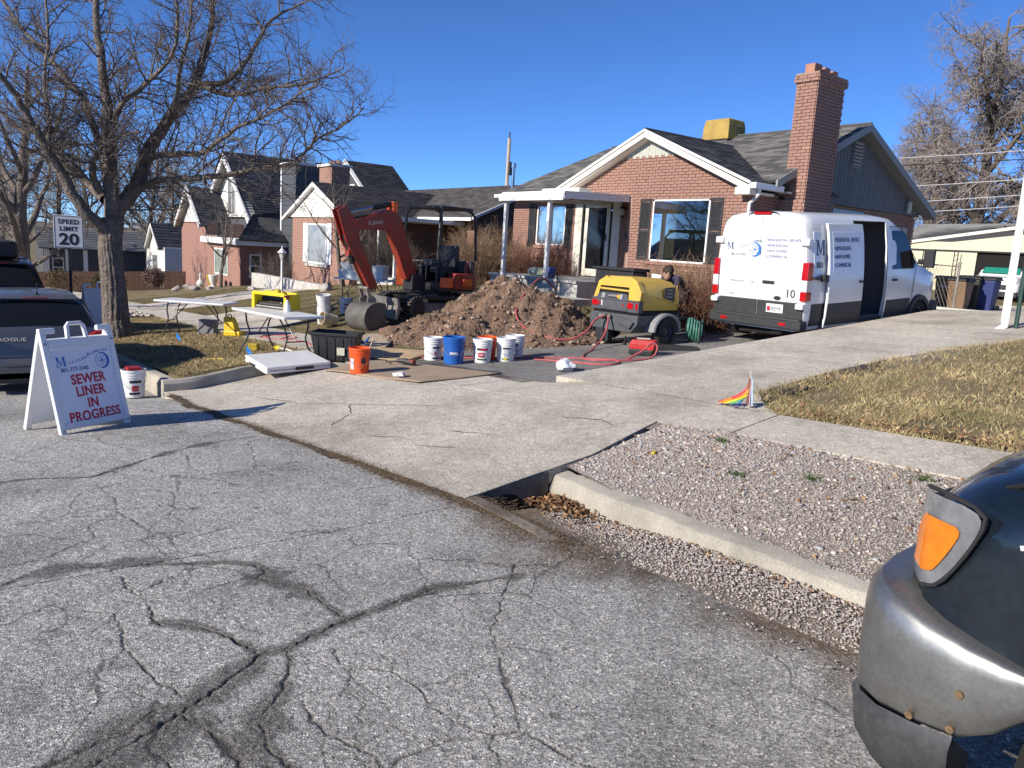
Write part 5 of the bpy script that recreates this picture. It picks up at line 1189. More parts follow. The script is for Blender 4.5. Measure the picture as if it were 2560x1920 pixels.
bw=.33; b=MB(); m=len(prof); inn=[(p[0]*.985-.02+.0,p[1]*.9+.005) for p in prof]
P=[(BX+s*bw,p,z) for s in(-1,1) for p,z in prof]; b.add(P,[(i,i+1,m+i+1,m+i) for i in range(m-1)]); b.add([(BX-bw,p,z) for p,z in prof],[tuple(range(m))]); b.add([(BX+bw,p,z) for p,z in prof],[tuple(range(m))[::-1]])
bk=b.build('bucket',mat('bucket_steel',(.17,.16,.145),rough=.6,metal=.35,col2=(.09,.082,.072),vscale=5,bump=.004,bscale=25),ux,smooth=24)
b=MB()
for s in (-1,1): b.prism([(-1.920,.32),(-2.120,.35),(-2.140,.44),(-2.000,.5),(-1.900,.42)],'x',BX+s*.13-.015,BX+s*.13+.015)
b.build('bucket_ear',M_steel,bk)
b=MB()
for i in range(5): b.box((BX-.3+i*.15,-1.71,-.25),(.05,.14,.025))
b.build('bucket_teeth',M_steel,bk)
for k in range(3):
    b=MB(); x=BX+(-.04+.05*k); b.tube([(x,-.9,.9),(x+.02,-1.15,1.5),(x,-1.40,2.2),(x,-1.9,2.14+.02*k),(x,-2.35,2.08),(x,-2.5,1.8)],.014,6); b.build('hydraulic_hose',M_black,ux)

# ---- cars parked along the left kerb (rear towards the camera, nose towards -X)
def car(name,label,loc,paint,top,half,L=4.2,roofz=1.42,group=None,zsc=1.0):
    """lofted hatchback; local +X is the rear face, body runs towards -X"""
    t=thing(name,label,'car',loc,0,group)
    def ring(s,zt,zb,hw,tw):
        zt*=zsc; zb*=zsc; half_=[(0,zb),(hw-.12,zb),(hw-.02,zb+.08),(hw,zb+.3*(zt-zb) if zt<1 else .62),(hw-.02,min(zt-.05,.86*zsc)),(hw-.05,min(zt-.03,.97*zsc)),(hw-.05-(hw-.05-tw)*.5,(min(zt-.03,.97*zsc)+zt-.04)/2),(tw,zt-.035),(tw-.14,zt-.004),(0,zt+.01)]
        return [(-s,y,z) for y,z in half_]+[(-s,-y,z) for y,z in half_[-2:0:-1]]
    secs=[ring(*p) for p in top]
    b=MB(); b.loft(secs); b.build('body',paint,t,smooth=42,)
    return t
M_silver=mat('silver_paint',(.125,.132,.145),rough=.3,metal=.3,coat=.5,var=.04,vscale=3)
M_carblk=mat('black_paint',(.012,.012,.014),rough=.2,coat=.6)
TOP=[(-.02,.60,.30,.70,.66),(0.0,.66,.24,.76,.7),(.03,.80,.22,.80,.72),(.07,.97,.22,.815,.72),(.14,1.06,.22,.82,.68),(.30,1.22,.22,.825,.63),(.48,1.38,.22,.825,.585),(.56,1.415,.22,.825,.57),(.75,1.44,.22,.825,.565),(1.3,1.46,.22,.825,.57),(2.1,1.43,.22,.825,.57),(2.6,1.30,.22,.82,.58),(3.05,1.02,.22,.81,.6),(3.7,.92,.25,.78,.6),(4.05,.74,.3,.66,.55),(4.12,.6,.35,.5,.4)]
CZ=-.775
sv=car('parked_car','silver hatchback seen from behind at the left kerb beside the sign','',M_silver,TOP,.8) if False else car('parked_car','silver hatchback seen from behind beside the sewer sign',(-11.95,1.27,CZ),M_silver,TOP,.8)
def strip(pts,name,m,par,th=.006):
    b=MB(); b.loft(pts,closed=False,cap=False); return b.build(name,m,par,smooth=40)
def hatch(t,zsc=1.0,lampm=M_redlens):
    g=[(.125,1.035,.60),(.16,1.075,.645),(.30,1.215,.60),(.44,1.34,.55),(.49,1.372,.50)]
    P=[]
    for s,z,w in g: P.append([(-s+.012,y*w,(z+.012-abs(y)**2*.025)*zsc) for y in (-1,-.85,-.5,0,.5,.85,1)])
    strip(P,'rear_window',M_autoglass,t)
    b=MB(); b.prism([(-.42,1.40),(-.50,1.43),(-.66,1.455),(-.66,1.44),(-.50,1.415)],'y',-.52,.52); b.v=[(v[0]-.0,v[1],v[2]*zsc) for v in b.v]; sp=b.build('roof_spoiler',t.children[0].data.materials[0],t,bevel=.008)
    b=MB(); b.bb((-.455,-.16,1.405*zsc),(-.44,.16,1.425*zsc)); b.build('brake_lamp',lampm,sp)
    for s in (-1,1):
        b=MB(); b.prism([(.46,.80),(.80,.78),(.815,.90),(.80,.98),(.66,.96),(.52,.86)],'x',-.10,.012); b.v=[(v[0]-.0,v[1]*s,v[2]*zsc) for v in b.v]; b.build('tail_lamp',lampm,t,bevel=.012)
        wheel(t,(-.0,0,0),.31,.19,1,M_chrome) if False else None
    b=MB(); b.tube([(.004,-.70,.55*zsc),(.015,-.4,.47*zsc),(.018,.4,.47*zsc),(.004,.70,.55*zsc)],.008,6); b.tube([(-.035,-.72,.76*zsc),(.02,-.5,.60*zsc),(.022,.5,.60*zsc),(-.035,.72,.76*zsc)],.007,6); b.build('hatch_seam',M_black,t)
    b=MB(); b.bb((-.02,-.70,.24*zsc),(.02,.70,.40*zsc)); b.build('bumper_valance',M_grey,t,bevel=.03)
    b=MB(); b.bb((-.05,-.22,.66*zsc),(.005,.22,.80*zsc)); b.build('license_plate',mat('plate_grey',(.5,.5,.5),rough=.5),t,bevel=.01)
    for x in (-.72,-3.35):
        for s in (-1,1):
            k=MB(); k.lathe([(.18,-.09),(.28,-.09),(.30,-.06),(.30,.06),(.28,.09),(.18,.09)],20,(x,s*.72,.30),(0,1,0),closed=True); w_=k.build('wheel',M_rubber,t,smooth=40)
            k=MB(); k.lathe([(0,.05*s),(.1,.06*s),(.2,.08*s)],20,(x,s*.72,.30),(0,1,0)); k.build('rim',M_chrome,w_)
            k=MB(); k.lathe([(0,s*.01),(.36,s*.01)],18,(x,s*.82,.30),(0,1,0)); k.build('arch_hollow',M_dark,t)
sv.scale=(1,1,.93); hatch(sv)
[bpy.data.objects.remove(c) for c in list(sv.children) if c.name.startswith('license_plate')]
b=MB(); b.tube([(-.62,.05,1.45),(-.68,.05,1.47)],.02,6); b.tube([(-.66,.05,1.47),(-.58,.05,1.63)],.006,5); b.build('antenna',M_black,sv)
text('ROGUE',.07,M_chrome,sv,(-.018,-.32,.86),Matrix(((0,0,1),(1,0,0),(0,1,0))),name='badge_lettering',sx=1.4,ext=.004)
b=MB(); b.prism([(-.75,1.03),(-2.55,1.0),(-2.3,1.22),(-.95,1.36),(-.8,1.3)],'y',-.80,.80); b.v=[(v[0],(.78-(v[2]-1.0)*.42)*(1 if v[1]>0 else -1)+(.012 if v[1]>0 else -.012),v[2]) for v in b.v]; b.build('side_window',M_autoglass,sv)
suv=car('parked_suv','black sport utility vehicle with a roof box parked ahead of the hatchback',(-17.6,1.25,-.88),M_carblk,[(s*1.08,zt*1.14,zb,hw*1.06,tw*1.1) for s,zt,zb,hw,tw in TOP],.85)
hatch(suv,1.14)
b=MB(); b.loft([[(x,y*k,z) for y,z in ((-.40,1.70),(.40,1.70),(.44,1.80),(.40,2.02),(-.40,2.02),(-.44,1.80))] for x,k in ((-.75,.75),(-.85,.95),(-1.4,1),(-2.2,.95),(-2.6,.6))]); rbx=b.build('cargo_box',M_black,None,bevel=.04,smooth=40); tag(rbx,'black roof cargo box strapped on top of the dark vehicle','cargo box'); rbx.location=(-17.6,1.25,-.88)
b=MB(); b.tube([(-.6,-.55,1.68),(-2.4,-.55,1.68)],.02,6); b.tube([(-.6,.55,1.68),(-2.4,.55,1.68)],.02,6); b.tube([(-1.0,-.55,1.69),(-1.0,.55,1.69)],.02,6); b.tube([(-2.1,-.55,1.69),(-2.1,.55,1.69)],.02,6); b.build('roof_rack',M_chrome,suv)

# ---- dark pickup at the right edge, nose towards -X, left flank towards the camera
TB=mat('dark_truck_paint',(.008,.013,.018),rough=.28,coat=.6,var=.4,vscale=3,fine=.2,bscale=30)
MBump=mat('worn_chrome',(.36,.355,.33),rough=.34,metal=.8,col2=(.22,.215,.20),vscale=3.5,fine=.10,bscale=60)
tk=thing('pickup_truck','weathered dark pickup with worn chrome bumper and amber corner lamp','pickup truck',(-.94,2.9,-.06))
def thw(s): return lerp(s,[(-.05,.45),(0,.60),(.03,.70),(.08,.765),(.15,.80),(.3,.835),(.5,.85),(5,.85)])
def ttop(s): return lerp(s,[(-.05,.98),(0,1.03),(.05,1.08),(.12,1.13),(.25,1.19),(.45,1.25),(.8,1.30),(1.3,1.34)])
def tbot(s):
    a=.44**2-(s-.82)**2
    z=.40+math.sqrt(a) if a>0 else 0
    return max(z,lerp(s,[(-.05,.79),(0,.77),(.1,.755),(.3,.72),(.42,.68),(.5,.5),(1.2,.42)]))
secs=[]
for s in [-.05,-.02,.0,.03,.07,.12,.18,.25,.32,.38,.42,.46,.5,.56,.62,.7,.78,.86,.94,1.02,1.1,1.18,1.24,1.3]:
    w=thw(s); zt=ttop(s); zb=tbot(s); bl=.02*(1 if .4<s<1.25 else 0)
    half=[(w-.03,zb),(w+bl,zb+.02),(w+bl*.8,zb+(zt-.16-zb)*.5),(w-.005,zt-.17),(w-.03,zt-.10),(w-.09,zt-.04),(w-.2,zt-.005),(w*.4,zt+.03),(0,zt+.04)]
    secs.append([(s,-y,z) for y,z in half]+[(s,y,z) for y,z in half[-2::-1]])
b=MB(); b.loft(secs,closed=False,cap=False); b.build('front_fender',TB,tk,smooth=45)
b=MB(); b.tube([(.06,-thw(.06)+.085,ttop(.06)-.045),(.3,-thw(.3)+.075,ttop(.3)-.035),(.8,-.775,ttop(.8)-.035),(1.3,-.775,ttop(1.3)-.035)],.006,5); b.build('hood_seam',M_dark,tk)
b=MB(); b.bb((.1,-.5,.45),(1.2,.5,.95)); b.bb((.42,-.8,.3),(1.25,.8,1.1)); 
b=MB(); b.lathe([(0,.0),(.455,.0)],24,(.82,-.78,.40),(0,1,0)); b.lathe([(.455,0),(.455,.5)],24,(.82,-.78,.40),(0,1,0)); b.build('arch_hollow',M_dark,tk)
k=MB(); k.lathe([(.2,-.12),(.34,-.12),(.37,-.08),(.37,.08),(.34,.12),(.2,.12)],28,(.82,-.70,.36),(0,1,0),closed=True); w_=k.build('wheel',M_rubber,tk,smooth=40)
k=MB(); k.lathe([(0,-.08),(.1,-.08),(.15,-.03),(.2,-.09)],24,(.82,-.70,.36),(0,1,0)); k.build('rim',M_steel,w_)
# bumper: swept round the corner, tapering to a tip behind
def bsec(s,y,nx,ny,z0,z1,bul):
    pts=[]
    for t,o in ((0,.0),(.08,.9),(.35,1.05),(.75,1.0),(.92,.75),(1,.0)): pts.append((s+nx*bul*o,y+ny*bul*o,z0+(z1-z0)*t))
    return pts+[(s-nx*.13,y-ny*.13,z1-.004),(s-nx*.13,y-ny*.13,z1-.03),(s-nx*.03,y-ny*.03,z0)]
path=[(.40,-.865,0,-1,.62,.735,.012),(.34,-.868,0,-1,.555,.745,.02),(.26,-.866,0,-1,.50,.755,.025),(.16,-.86,-.1,-1,.485,.77,.03),(.06,-.845,-.35,-.94,.475,.79,.03),(0,-.81,-.7,-.7,.472,.81,.03),(-.04,-.74,-.94,-.35,.472,.82,.03),(-.07,-.6,-1,-.1,.475,.82,.03),(-.09,-.3,-1,0,.475,.82,.03),(-.095,0,-1,0,.475,.82,.03)]
path=path+[(s,-y,nx,-ny,z0,z1,bl) for s,y,nx,ny,z0,z1,bl in path[-2::-1]]
b=MB(); b.loft([bsec(*p) for p in path]); bp_=b.build('front_bumper',MBump,tk,smooth=50)
b=MB(); vp=[]
for s,y,nx,ny,z0,z1,bl in path[2:-2]:
    vp.append([(s+nx*o,y+ny*o,z) for z,o in ((z0+.005,.02),(z0-.03,.035),(.36,.02),(.27,-.04),(.25,-.1),(.40,-.12))])
b.loft(vp); b.build('bumper_valance',mat('scuffed_black',(.025,.025,.027),rough=.5,col2=(.07,.07,.07),vscale=6,fine=.2),tk,smooth=85)
for (s,z) in ((.262,.63),(.155,.515),(.255,.53)):
    b=MB(); b.cyl((s,-.886,z),(s,-.90,z),.011,n=6); b.build('bumper_bolt',mat('rusty_bolt',(.20,.13,.07),rough=.8,metal=.3,var=.4,vscale=40),bp_)
# headlamp wrapped round the corner
def lamp_patch(rows,off,name,m,par):
    b=MB(); P=[]
    for (z,s0,s1) in rows:
        r=[]
        for i in range(9):
            s=s0+(s1-s0)*i/8; r.append((s,-(thw(s)+off),z))
        P.append(r)
    b.loft(P,closed=False,cap=False); return b.build(name,m,par,smooth=50)
M_lens=mat('hazy_lens',(.42,.425,.43),rough=.25,metal=.55,col2=(.24,.245,.25),vscale=14,bump=.004,bscale=22,coat=1.)
hl_=lamp_patch([(.835,.055,.085),(.845,.015,.115),(.862,-.005,.14),(.89,-.012,.158),(.93,-.010,.178),(.97,-.004,.197),(1.01,.004,.213),(1.04,.012,.222),(1.06,.022,.222),(1.075,.035,.21),(1.085,.05,.17)],.014,'headlamp',M_lens,tk)
lamp_patch([(.872,.045,.085),(.878,.030,.106),(.888,.022,.118),(.91,.022,.132),(.94,.028,.148),(.97,.036,.162),(1.0,.046,.174),(1.015,.055,.174),(1.024,.068,.162)],.0185,'amber_marker',mat('amber_marker_lens',(.75,.20,.01),rough=.15,spec=.7,var=.2,vscale=20),hl_)
rim_=[(.0,.838),(.05,.826),(.09,.828),(.125,.845),(.150,.872),(.172,.91),(.195,.955),(.214,1.0),(.228,1.04),(.23,1.07),(.2,1.088),(.12,1.098),(.05,1.09)]
b=MB(); b.tube([(s,-(thw(s)+.010),z) for s,z in rim_],.006,6); b.build('lamp_gasket',M_rubber,hl_)
b=MB(); b.bb((-.06,-.5,.86),(-.02,.5,1.0)); b.build('grille',M_black,tk,bevel=.02)
# dents and scraped paint
b=MB(); b.box((.36,-.868,1.045),(.07,.004,.012),rot=ry(-.3)); b.build('paint_scrape',mat('bare_primer',(.5,.52,.5),rough=.6),tk)
# cab and bed
b=MB(); P=[]
for s,zt,w in ((1.3,1.34,.80),(1.45,1.42,.78),(2.0,1.86,.66),(2.2,1.92,.64),(3.2,1.92,.64),(3.35,1.85,.66),(3.45,1.40,.78),(5.2,1.38,.80)):
    P.append([(s,-.85,.42),(s,-.86,.9),(s,-.83,min(zt,1.3)),(s,-w,zt-.03),(s,-w+.1,zt),(s,w-.1,zt),(s,w,zt-.03),(s,.83,min(zt,1.3)),(s,.86,.9),(s,.85,.42)])
b.loft(P); b.build('cab_and_bed',TB,tk,smooth=40)
b=MB(); b.prism([(1.75,1.36),(3.2,1.36),(3.2,1.82),(2.2,1.84)],'y',-.9,-.6); b.v=[(v[0],-(.825-(v[2]-1.3)*.27)-(.008 if v[1]<-.7 else -.1),v[2]) for v in b.v]; b.build('side_window',M_autoglass,tk)
b=MB(); b.quad((1.5,-.7,1.46),(1.5,.7,1.46),(1.98,.58,1.86),(1.98,-.58,1.86)); b.v=[(v[0]-.012,v[1],v[2]+.012) for v in b.v]; b.build('windshield',M_autoglass,tk)

# ================================================================= SMALL THINGS
def ground_at(x,y): return gz(x,y)
# ---- sandwich-board signs
M_plas=mat('white_plastic',(.78,.79,.80),rough=.4,var=.06,vscale=6); M_face=mat('sign_face',(.78,.80,.86),rough=.35)
def a_sign(label,loc,rz_,printed=True,spread=.26):
    t=thing('sandwich_board',label,'sign',loc,rz_)
    w,h,th=.78,1.00,.045; lean=math.atan(spread/1.0)
    for s in (1,-1):       # s=1 front (towards local -Y), s=-1 back
        ax=bpy.data.objects.new('front_board' if s>0 else 'back_board',None)
        b=MB(); hw=w/2
        for (x0,x1,z0,z1) in ((-hw,-hw+.06,.0,h),(hw-.06,hw,.0,h),(-hw+.06,hw-.06,.055,.12),(-hw+.06,hw-.06,h-.16,h-.06)): b.bb((x0,-th/2,z0),(x1,th/2,z1))
        b.bb((-hw,-th/2,h),(-hw+.16,th/2,h+.05)); b.bb((hw-.16,-th/2,h),(hw,th/2,h+.05))
        o=b.build('front_board' if s>0 else 'back_board',M_plas,t,bevel=.008)
        o.rotation_euler=(-lean*s if s>0 else lean,0,0); o.location=(0,-spread*s,0)
        if s<0: o.rotation_euler=(lean,0,0); o.location=(0,spread,0)
        b=MB(); b.bb((-hw+.06,-.008,.12),(hw-.06,.008,h-.16)); f=b.build('sign_panel',M_face,o)
        if s>0:
            b=MB(); b.tube([(-.10,0,h-.06),(-.09,0,h+.06),(-.065,0,h+.085),(.065,0,h+.085),(.09,0,h+.06),(.10,0,h-.06)],.022,8); b.build('carry_handle',M_plas,o,smooth=40)
            for x in (-1,1):
                b=MB(); b.bb((x*(hw-.065)-.01,-.026,.50),(x*(hw-.065)+.01,.0,.54)); b.build('panel_clip',M_plas,o)
            for x,z in ((-1,h-.1),(1,h-.1),(-1,.05),(1,.05)):
                b=MB(); b.cyl((x*(hw-.03),-.03,z),(x*(hw-.03),-.015,z),.012,n=8); b.build('rivet',M_steel,o)
            if printed:
                y=-.0095
                for i,t_ in enumerate(('SEWER','LINER','IN','PROGRESS')):
                    text(t_,.135,M_redink,f,(.02,y,.525-i*.122),FACE_S,off=.004,sx=.86,space=1.06)
                serif_m(f,.135,M_blue,Vector((-.235,y,.717)),FACE_S)
                arc_text('ILLCREEK',.036,M_blue,f,[(-.18,.70),(-.09,.706),(-.01,.722),(.04,.738)],FACE_S,Vector((0,y,0)))
                text('P',.056,M_blue,f,(.075,y,.757),FACE_S)
                arc_text('LUMBING',.036,M_blue,f,[(.105,.768),(.16,.784),(.21,.792),(.28,.79)],FACE_S,Vector((0,y,0)))
                text('801-277-3342',.056,M_ink,f,(-.10,y,.632),FACE_S,sx=.95)
                logo_wheel(f,Vector((.215,y,.69)),FACE_S,.083,M_blue)
    return t
sz_=zst(-8.06)
a_sign('white folding board sign reading sewer liner in progress in red',(-8.66,1.22,zst(-8.6)-.01),R_(119),True)
a_sign('plain white folding board sign standing behind the big tree trunk',(-19.45,3.3,z_left(-19.45,3.3)),R_(96),False,.30)

# ---- speed limit sign
sp=thing('speed_limit_sign','white speed limit 20 sign on a dark post near the left trees','road sign',(-19.36,2.68,zst(-19.36)+.13),R_(80))
b=MB(); b.bb((-.285,-.004,1.87),(.285,.004,2.57)); pl_=b.build('sign_plate',mat('sign_white',(.85,.85,.86),rough=.45),sp,bevel=.004)
for (x0,x1,z0,z1) in ((-.27,.27,2.545,2.555),(-.27,.27,1.885,1.895),(-.27,-.26,1.885,2.555),(.26,.27,1.885,2.555)):
    b=MB(); b.bb((x0,-.006,z0),(x1,-.0045,z1)); b.build('sign_border',M_dkink,pl_)
text('SPEED',.135,M_dkink,pl_,(0,-.0055,2.43),FACE_S,off=.004,sx=1.0,space=1.12); text('LIMIT',.135,M_dkink,pl_,(0,-.0055,2.28),FACE_S,off=.004,space=1.12); text('20',.34,M_dkink,pl_,(0,-.0055,2.05),FACE_S,off=.010,sx=1.12)
b=MB(); b.bb((-.03,.005,-.2),(.03,.035,2.5)); b.build('sign_post',mat('dark_post',(.03,.035,.03),rough=.7),sp)

# ---- buckets
M_bw=mat('bucket_white',(.76,.76,.74),rough=.4,var=.08,vscale=8); M_bo=mat('bucket_orange',(.80,.10,.015),rough=.4,var=.08); M_bb=mat('bucket_blue',(.015,.11,.42),rough=.4,var=.08); M_bg=mat('bucket_grey',(.18,.18,.19),rough=.5)
def bucket(label,x,y,m,k=1.,tilt=(0,0),prints=(),z=None,face=None,handle=True,group='plastic buckets',inside=None,rot=0):
    zz=gz(x,y) if z is None else z
    t=thing('bucket',label,'bucket',(x,y,zz),0,group); t.rotation_euler=(tilt[0],tilt[1],rot); t.scale=(k,k,k)
    r0,r1,h=.130,.146,.365
    b=MB(); b.lathe([(0,.003),(r0-.006,.0),(r0,.006),(r1-.004,h*.74),(r1+.004,h*.745),(r1+.004,h*.77),(r1-.002,h*.775),(r1,h*.82),(r1+.006,h*.825),(r1+.006,h*.85),(r1,h*.855),(r1+.002,h*.92),(r1+.010,h*.925),(r1+.010,h),(r1+.002,h+.002),(r1-.003,h-.003),(r0-.004,.012),(0,.012)],32); b.build('pail',m,t,smooth=35)
    if handle:
        b=MB(); pts=[((r1+.012)*math.cos(a),-(r1+.012)*math.sin(a)*.98 if False else (r1+.012)*math.sin(a),h*.80-.17*abs(math.sin(a))) for a in [math.pi*i/14 for i in range(15)]]
        b.tube(pts,.0028,5); o=b.build('bail_handle',M_steel,t); o.rotation_euler=(0,0,math.atan2(-y,-x)-math.pi/2)
    # printed labels: curved patches on the side facing (face) the street
    fa=math.atan2(-y,-x) if face is None else face
    for (z0,z1,a0,a1,mm) in prints:
        b=MB(); n=10; P=[]
        for i in range(n+1):
            a=fa+R_(a0+(a1-a0)*i/n); P.append([((r0+(r1-r0)*(zq/h/.74)*.95+.0018)*math.cos(a),(r0+(r1-r0)*(zq/h/.74)*.95+.0018)*math.sin(a),zq) for zq in (z0,z1)])
        b.loft(P,closed=False,cap=False); b.build('printed_label',mm,t)
    if inside: 
        b=MB(); b.lathe([(0,h*.9),(r1-.01,h*.88)],24); b.build('contents',inside,t)
    return t
K_=M_dkink; RD=M_redink; LW=mat('label_pale',(.55,.57,.62)); YL=mat('label_yellow',(.62,.5,.05)); LG=mat('label_green',(.03,.10,.05))
bucket('bright orange bucket standing alone at the front on the cardboard',-9.72,4.86,M_bo,1.0,prints=((.07,.22,-62,-34,LW),(.16,.235,8,36,K_),(.05,.08,8,22,mat('label_dark_orange',(.35,.04,.01)))),group='orange buckets',z=gz(-9.72,4.86)+.008)
bucket('white bucket with dark printed label at the left of the row',-10.27,6.40,M_bw,1.0,prints=((.20,.225,-2,50,K_),(.06,.19,14,44,LW),(.10,.15,10,24,RD),(.035,.06,0,50,K_)))
bucket('blue bucket with a white handle tag in the bucket row',-9.70,6.42,M_bb,1.13,prints=((.14,.17,-22,22,LW),),group='blue buckets')
bucket('white bucket with red oval label beside the blue bucket',-9.53,6.83,M_bw,1.0,prints=((.20,.235,-35,-10,K_),(.20,.235,-10,34,RD),(.095,.165,-26,14,RD),(.12,.14,-18,6,M_bw),(.05,.075,-34,30,LG)))
bucket('orange bucket half hidden behind the red labelled white bucket',-9.78,7.10,M_bo,1.0,group='orange buckets')
bucket('white bucket with yellow and black label right of the row',-9.42,7.20,M_bw,1.0,prints=((.20,.225,-20,28,K_),(.08,.19,-14,20,LW),(.035,.055,-24,24,K_),(.03,.07,-12,12,YL)))
bucket('white bucket at the back right of the bucket row',-9.66,7.56,M_bw,1.0,prints=((.2,.24,-10,20,K_),(.07,.19,-16,22,LW),(.06,.08,-10,14,K_)))
b=MB(); b.tube([(-9.74,4.86,gz(-9.72,4.86)+.03),(-9.66,4.98,gz(-9.7,4.9)+.36),(-9.63,5.02,gz(-9.7,4.9)+.52)],.008,6); o=b.build('stir_stick',mat('pale_wood',(.6,.5,.38),rough=.8)); tag(o,'pale wooden stick standing in the front orange bucket','stick')
gb2=bucket('shaded white bucket with red top standing in the gutter by the mound',-10.95,2.2,M_bw,1.0,prints=((.2,.235,-20,40,K_),(.09,.165,-10,26,RD),(.045,.075,-24,34,K_)),z=zst(-10.95)-.085)
b=MB(); b.bb((-.09,-.09,.35),(.09,.09,.40)); b.build('red_lid',mat('red_plastic',(.35,.02,.02),rough=.4),gb2,bevel=.02)
bucket('white bucket beside the orange excavator under the back table',-17.5,8.35,M_bw,1.05,prints=((.2,.235,-20,30,RD),(.10,.16,-14,14,RD)))
bucket('white bucket with small red dot nearest the white table',-16.55,7.35,M_bw,1.05,prints=((.10,.15,-8,12,RD),(.045,.07,-10,30,K_)))
bucket('white bucket stacked upon the red dot bucket',-16.57,7.37,M_bw,1.08,z=z_left(-16.55,7.35)+.28,tilt=(.12,.1))
bucket('grey bucket with dark label standing left of the excavator bucket',-16.6,8.45,M_bg,1.1,z=z_left(-16.6,8.4),prints=((.2,.24,-10,40,K_),(.09,.16,-4,24,K_)))
bucket('empty cream bucket lying tipped over on the grass',-15.9,7.35,mat('bucket_cream',(.62,.52,.36),rough=.5),.95,tilt=(R_(80),R_(10)),z=z_left(-15.9,7.3)+.13)

# ---- folding tables
M_tt=mat('table_white',(.74,.74,.72),rough=.45,var=.07,vscale=4)
def folding_table(label,x,y,rz_,L=1.6,W=.72,h=.72,zz=None):
    z0=gz(x,y) if zz is None else zz
    t=thing('folding_table',label,'table',(x,y,z0),rz_,'folding tables')
    b=MB(); b.bb((-L/2,-W/2,h-.045),(L/2,W/2,h)); b.build('table_top',M_tt,t,bevel=.018)
    for s in (-1,1):
        b=MB()
        for q_ in (-1,1):
            yy=q_*W*.36; b.tube([(s*L*.32,yy,h-.05),(s*L*.36,yy*.8,h*.72),(s*L*.36,yy*.62,h*.5),(s*L*.36,yy*.8,h*.28),(s*L*.38,yy*1.15,.06),(s*L*.38,yy*1.2,0)],.014,7)
        b.tube([(s*L*.36,-W*.24,h*.42),(s*L*.36,W*.24,h*.42)],.011,6); b.tube([(s*L*.36,0,h*.42),(s*L*.12,0,h-.05)],.010,6)
        b.build('leg',mat('table_leg',(.03,.03,.032),rough=.4),t)
    return t
folding_table('white folding table carrying the yellow machine on the lawn',-12.05,4.55,R_(10),1.6,.72,zz=-.34)
folding_table('far white folding table standing across the sidewalk near the tree',-16.15,4.45,R_(47),1.45,.7,zz=-.53)
folding_table('white folding table piled with clear bins behind the buckets',-18.0,9.1,R_(40),1.5,.7,zz=z_left(-18,9.1))
# machine and bottle on the near table
mc=thing('roller_machine','yellow framed roller machine standing on the white table','machine',(-12.55,4.72,.38),R_(24))
b=MB(); 
for s in (-1,1): b.bb((s*.36-.035,-.16,.0),(s*.36+.035,.16,.26))
b.bb((-.36,-.17,.22),(.36,-.11,.28)); b.bb((-.36,.10,.22),(.36,.16,.28)); b.build('frame',mat('machine_yellow',(.72,.55,.02),rough=.4),mc,bevel=.01)
for z in (.06,.15):
    b=MB(); b.cyl((-.33,-.05+.1*(z>.1),z),(.33,-.05+.1*(z>.1),z),.045,n=14); b.build('roller',M_black,mc,smooth=40)
b=MB(); b.tube([(-.33,-.12,.03),(.33,-.12,.03)],.018,6); b.build('cross_bar',M_steel,mc)
b=MB(); b.cyl((.05,0,.27),(.05,0,.32),.05,n=12); b.build('adjusting_knob',mat('machine_yellow',(.7,.5,.02)),mc)
def spray(label,x,y,z,m,capm):
    t=thing('spray_bottle',label,'bottle',(x,y,z)); b=MB(); b.lathe([(0,0),(.05,0),(.055,.02),(.05,.10),(.02,.17),(.018,.19)],14); b.build('bottle_body',m,t,smooth=40); b=MB(); b.cyl((0,0,.19),(0,0,.23),.022,n=10); b.bb((-.015,-.05,.225),(.015,.04,.255)); b.build('trigger_head',capm,t)
spray('white spray bottle with dark red head beside the yellow machine',-12.05,4.72,.38,M_bw,mat('dark_red_cap',(.2,.02,.02)))
# clear bins on the back table
for i,(x,y,z,w,h,m,lab) in enumerate(((-18.25,8.85,.72,.62,.20,(.55,.6,.65),'clear plastic storage bin lower on the back table'),(-18.2,8.9,.92,.60,.18,(.5,.53,.56),'clear plastic storage bin stacked upper on the back table'),(-17.75,9.4,.72,.3,.34,(.7,.7,.7),'white tall container at the end of the back table'))):
    t=thing('storage_bin',lab,'bin',(x,y,z_left(-18,9.1)+z),R_(40),'bins on the back table'); b=MB(); b.loft([[(-w/2*k,-.2*k,zq),(w/2*k,-.2*k,zq),(w/2*k,.2*k,zq),(-w/2*k,.2*k,zq)] for zq,k in ((0,.9),(h-.02,1),(h,1.03))]); b.build('bin_body',mat('clear_plastic_%d'%i,m,rough=.25,spec=.6),t,bevel=.012)
t=thing('fuel_can','small red plastic can beside the clear bins','can',(-17.98,9.12,z_left(-18,9.1)+.72)); b=MB(); b.box((0,0,.11),(.12,.12,.22)); b.build('can_body',mat('red_can',(.5,.02,.02),rough=.4),t,bevel=.03)
# ---- folded suitcase table lying on the ground
ft=thing('folded_table','folded white suitcase table lying flat beside the driveway apron','table',(-10.88,4.28,z_left(-11.6,4.28)+.005),R_(2)); ft.rotation_euler=(R_(2),R_(6),R_(4))
for z0,z1 in ((.0,.05),(.055,.105)):
    b=MB(); b.bb((-.38,-.50,z0),(.38,.50,z1)); b.build('table_half',M_tt,ft,bevel=.02)
b=MB(); b.bb((.376,-.06,.03),(.386,.22,.075)); b.build('handle_slot',M_black,ft)
b=MB(); b.tube([(-.1,-.51,.02),(-.1,-.54,.06),(.0,-.54,.06),(.0,-.51,.02)],.01,6); b.build('latch',M_black,ft)
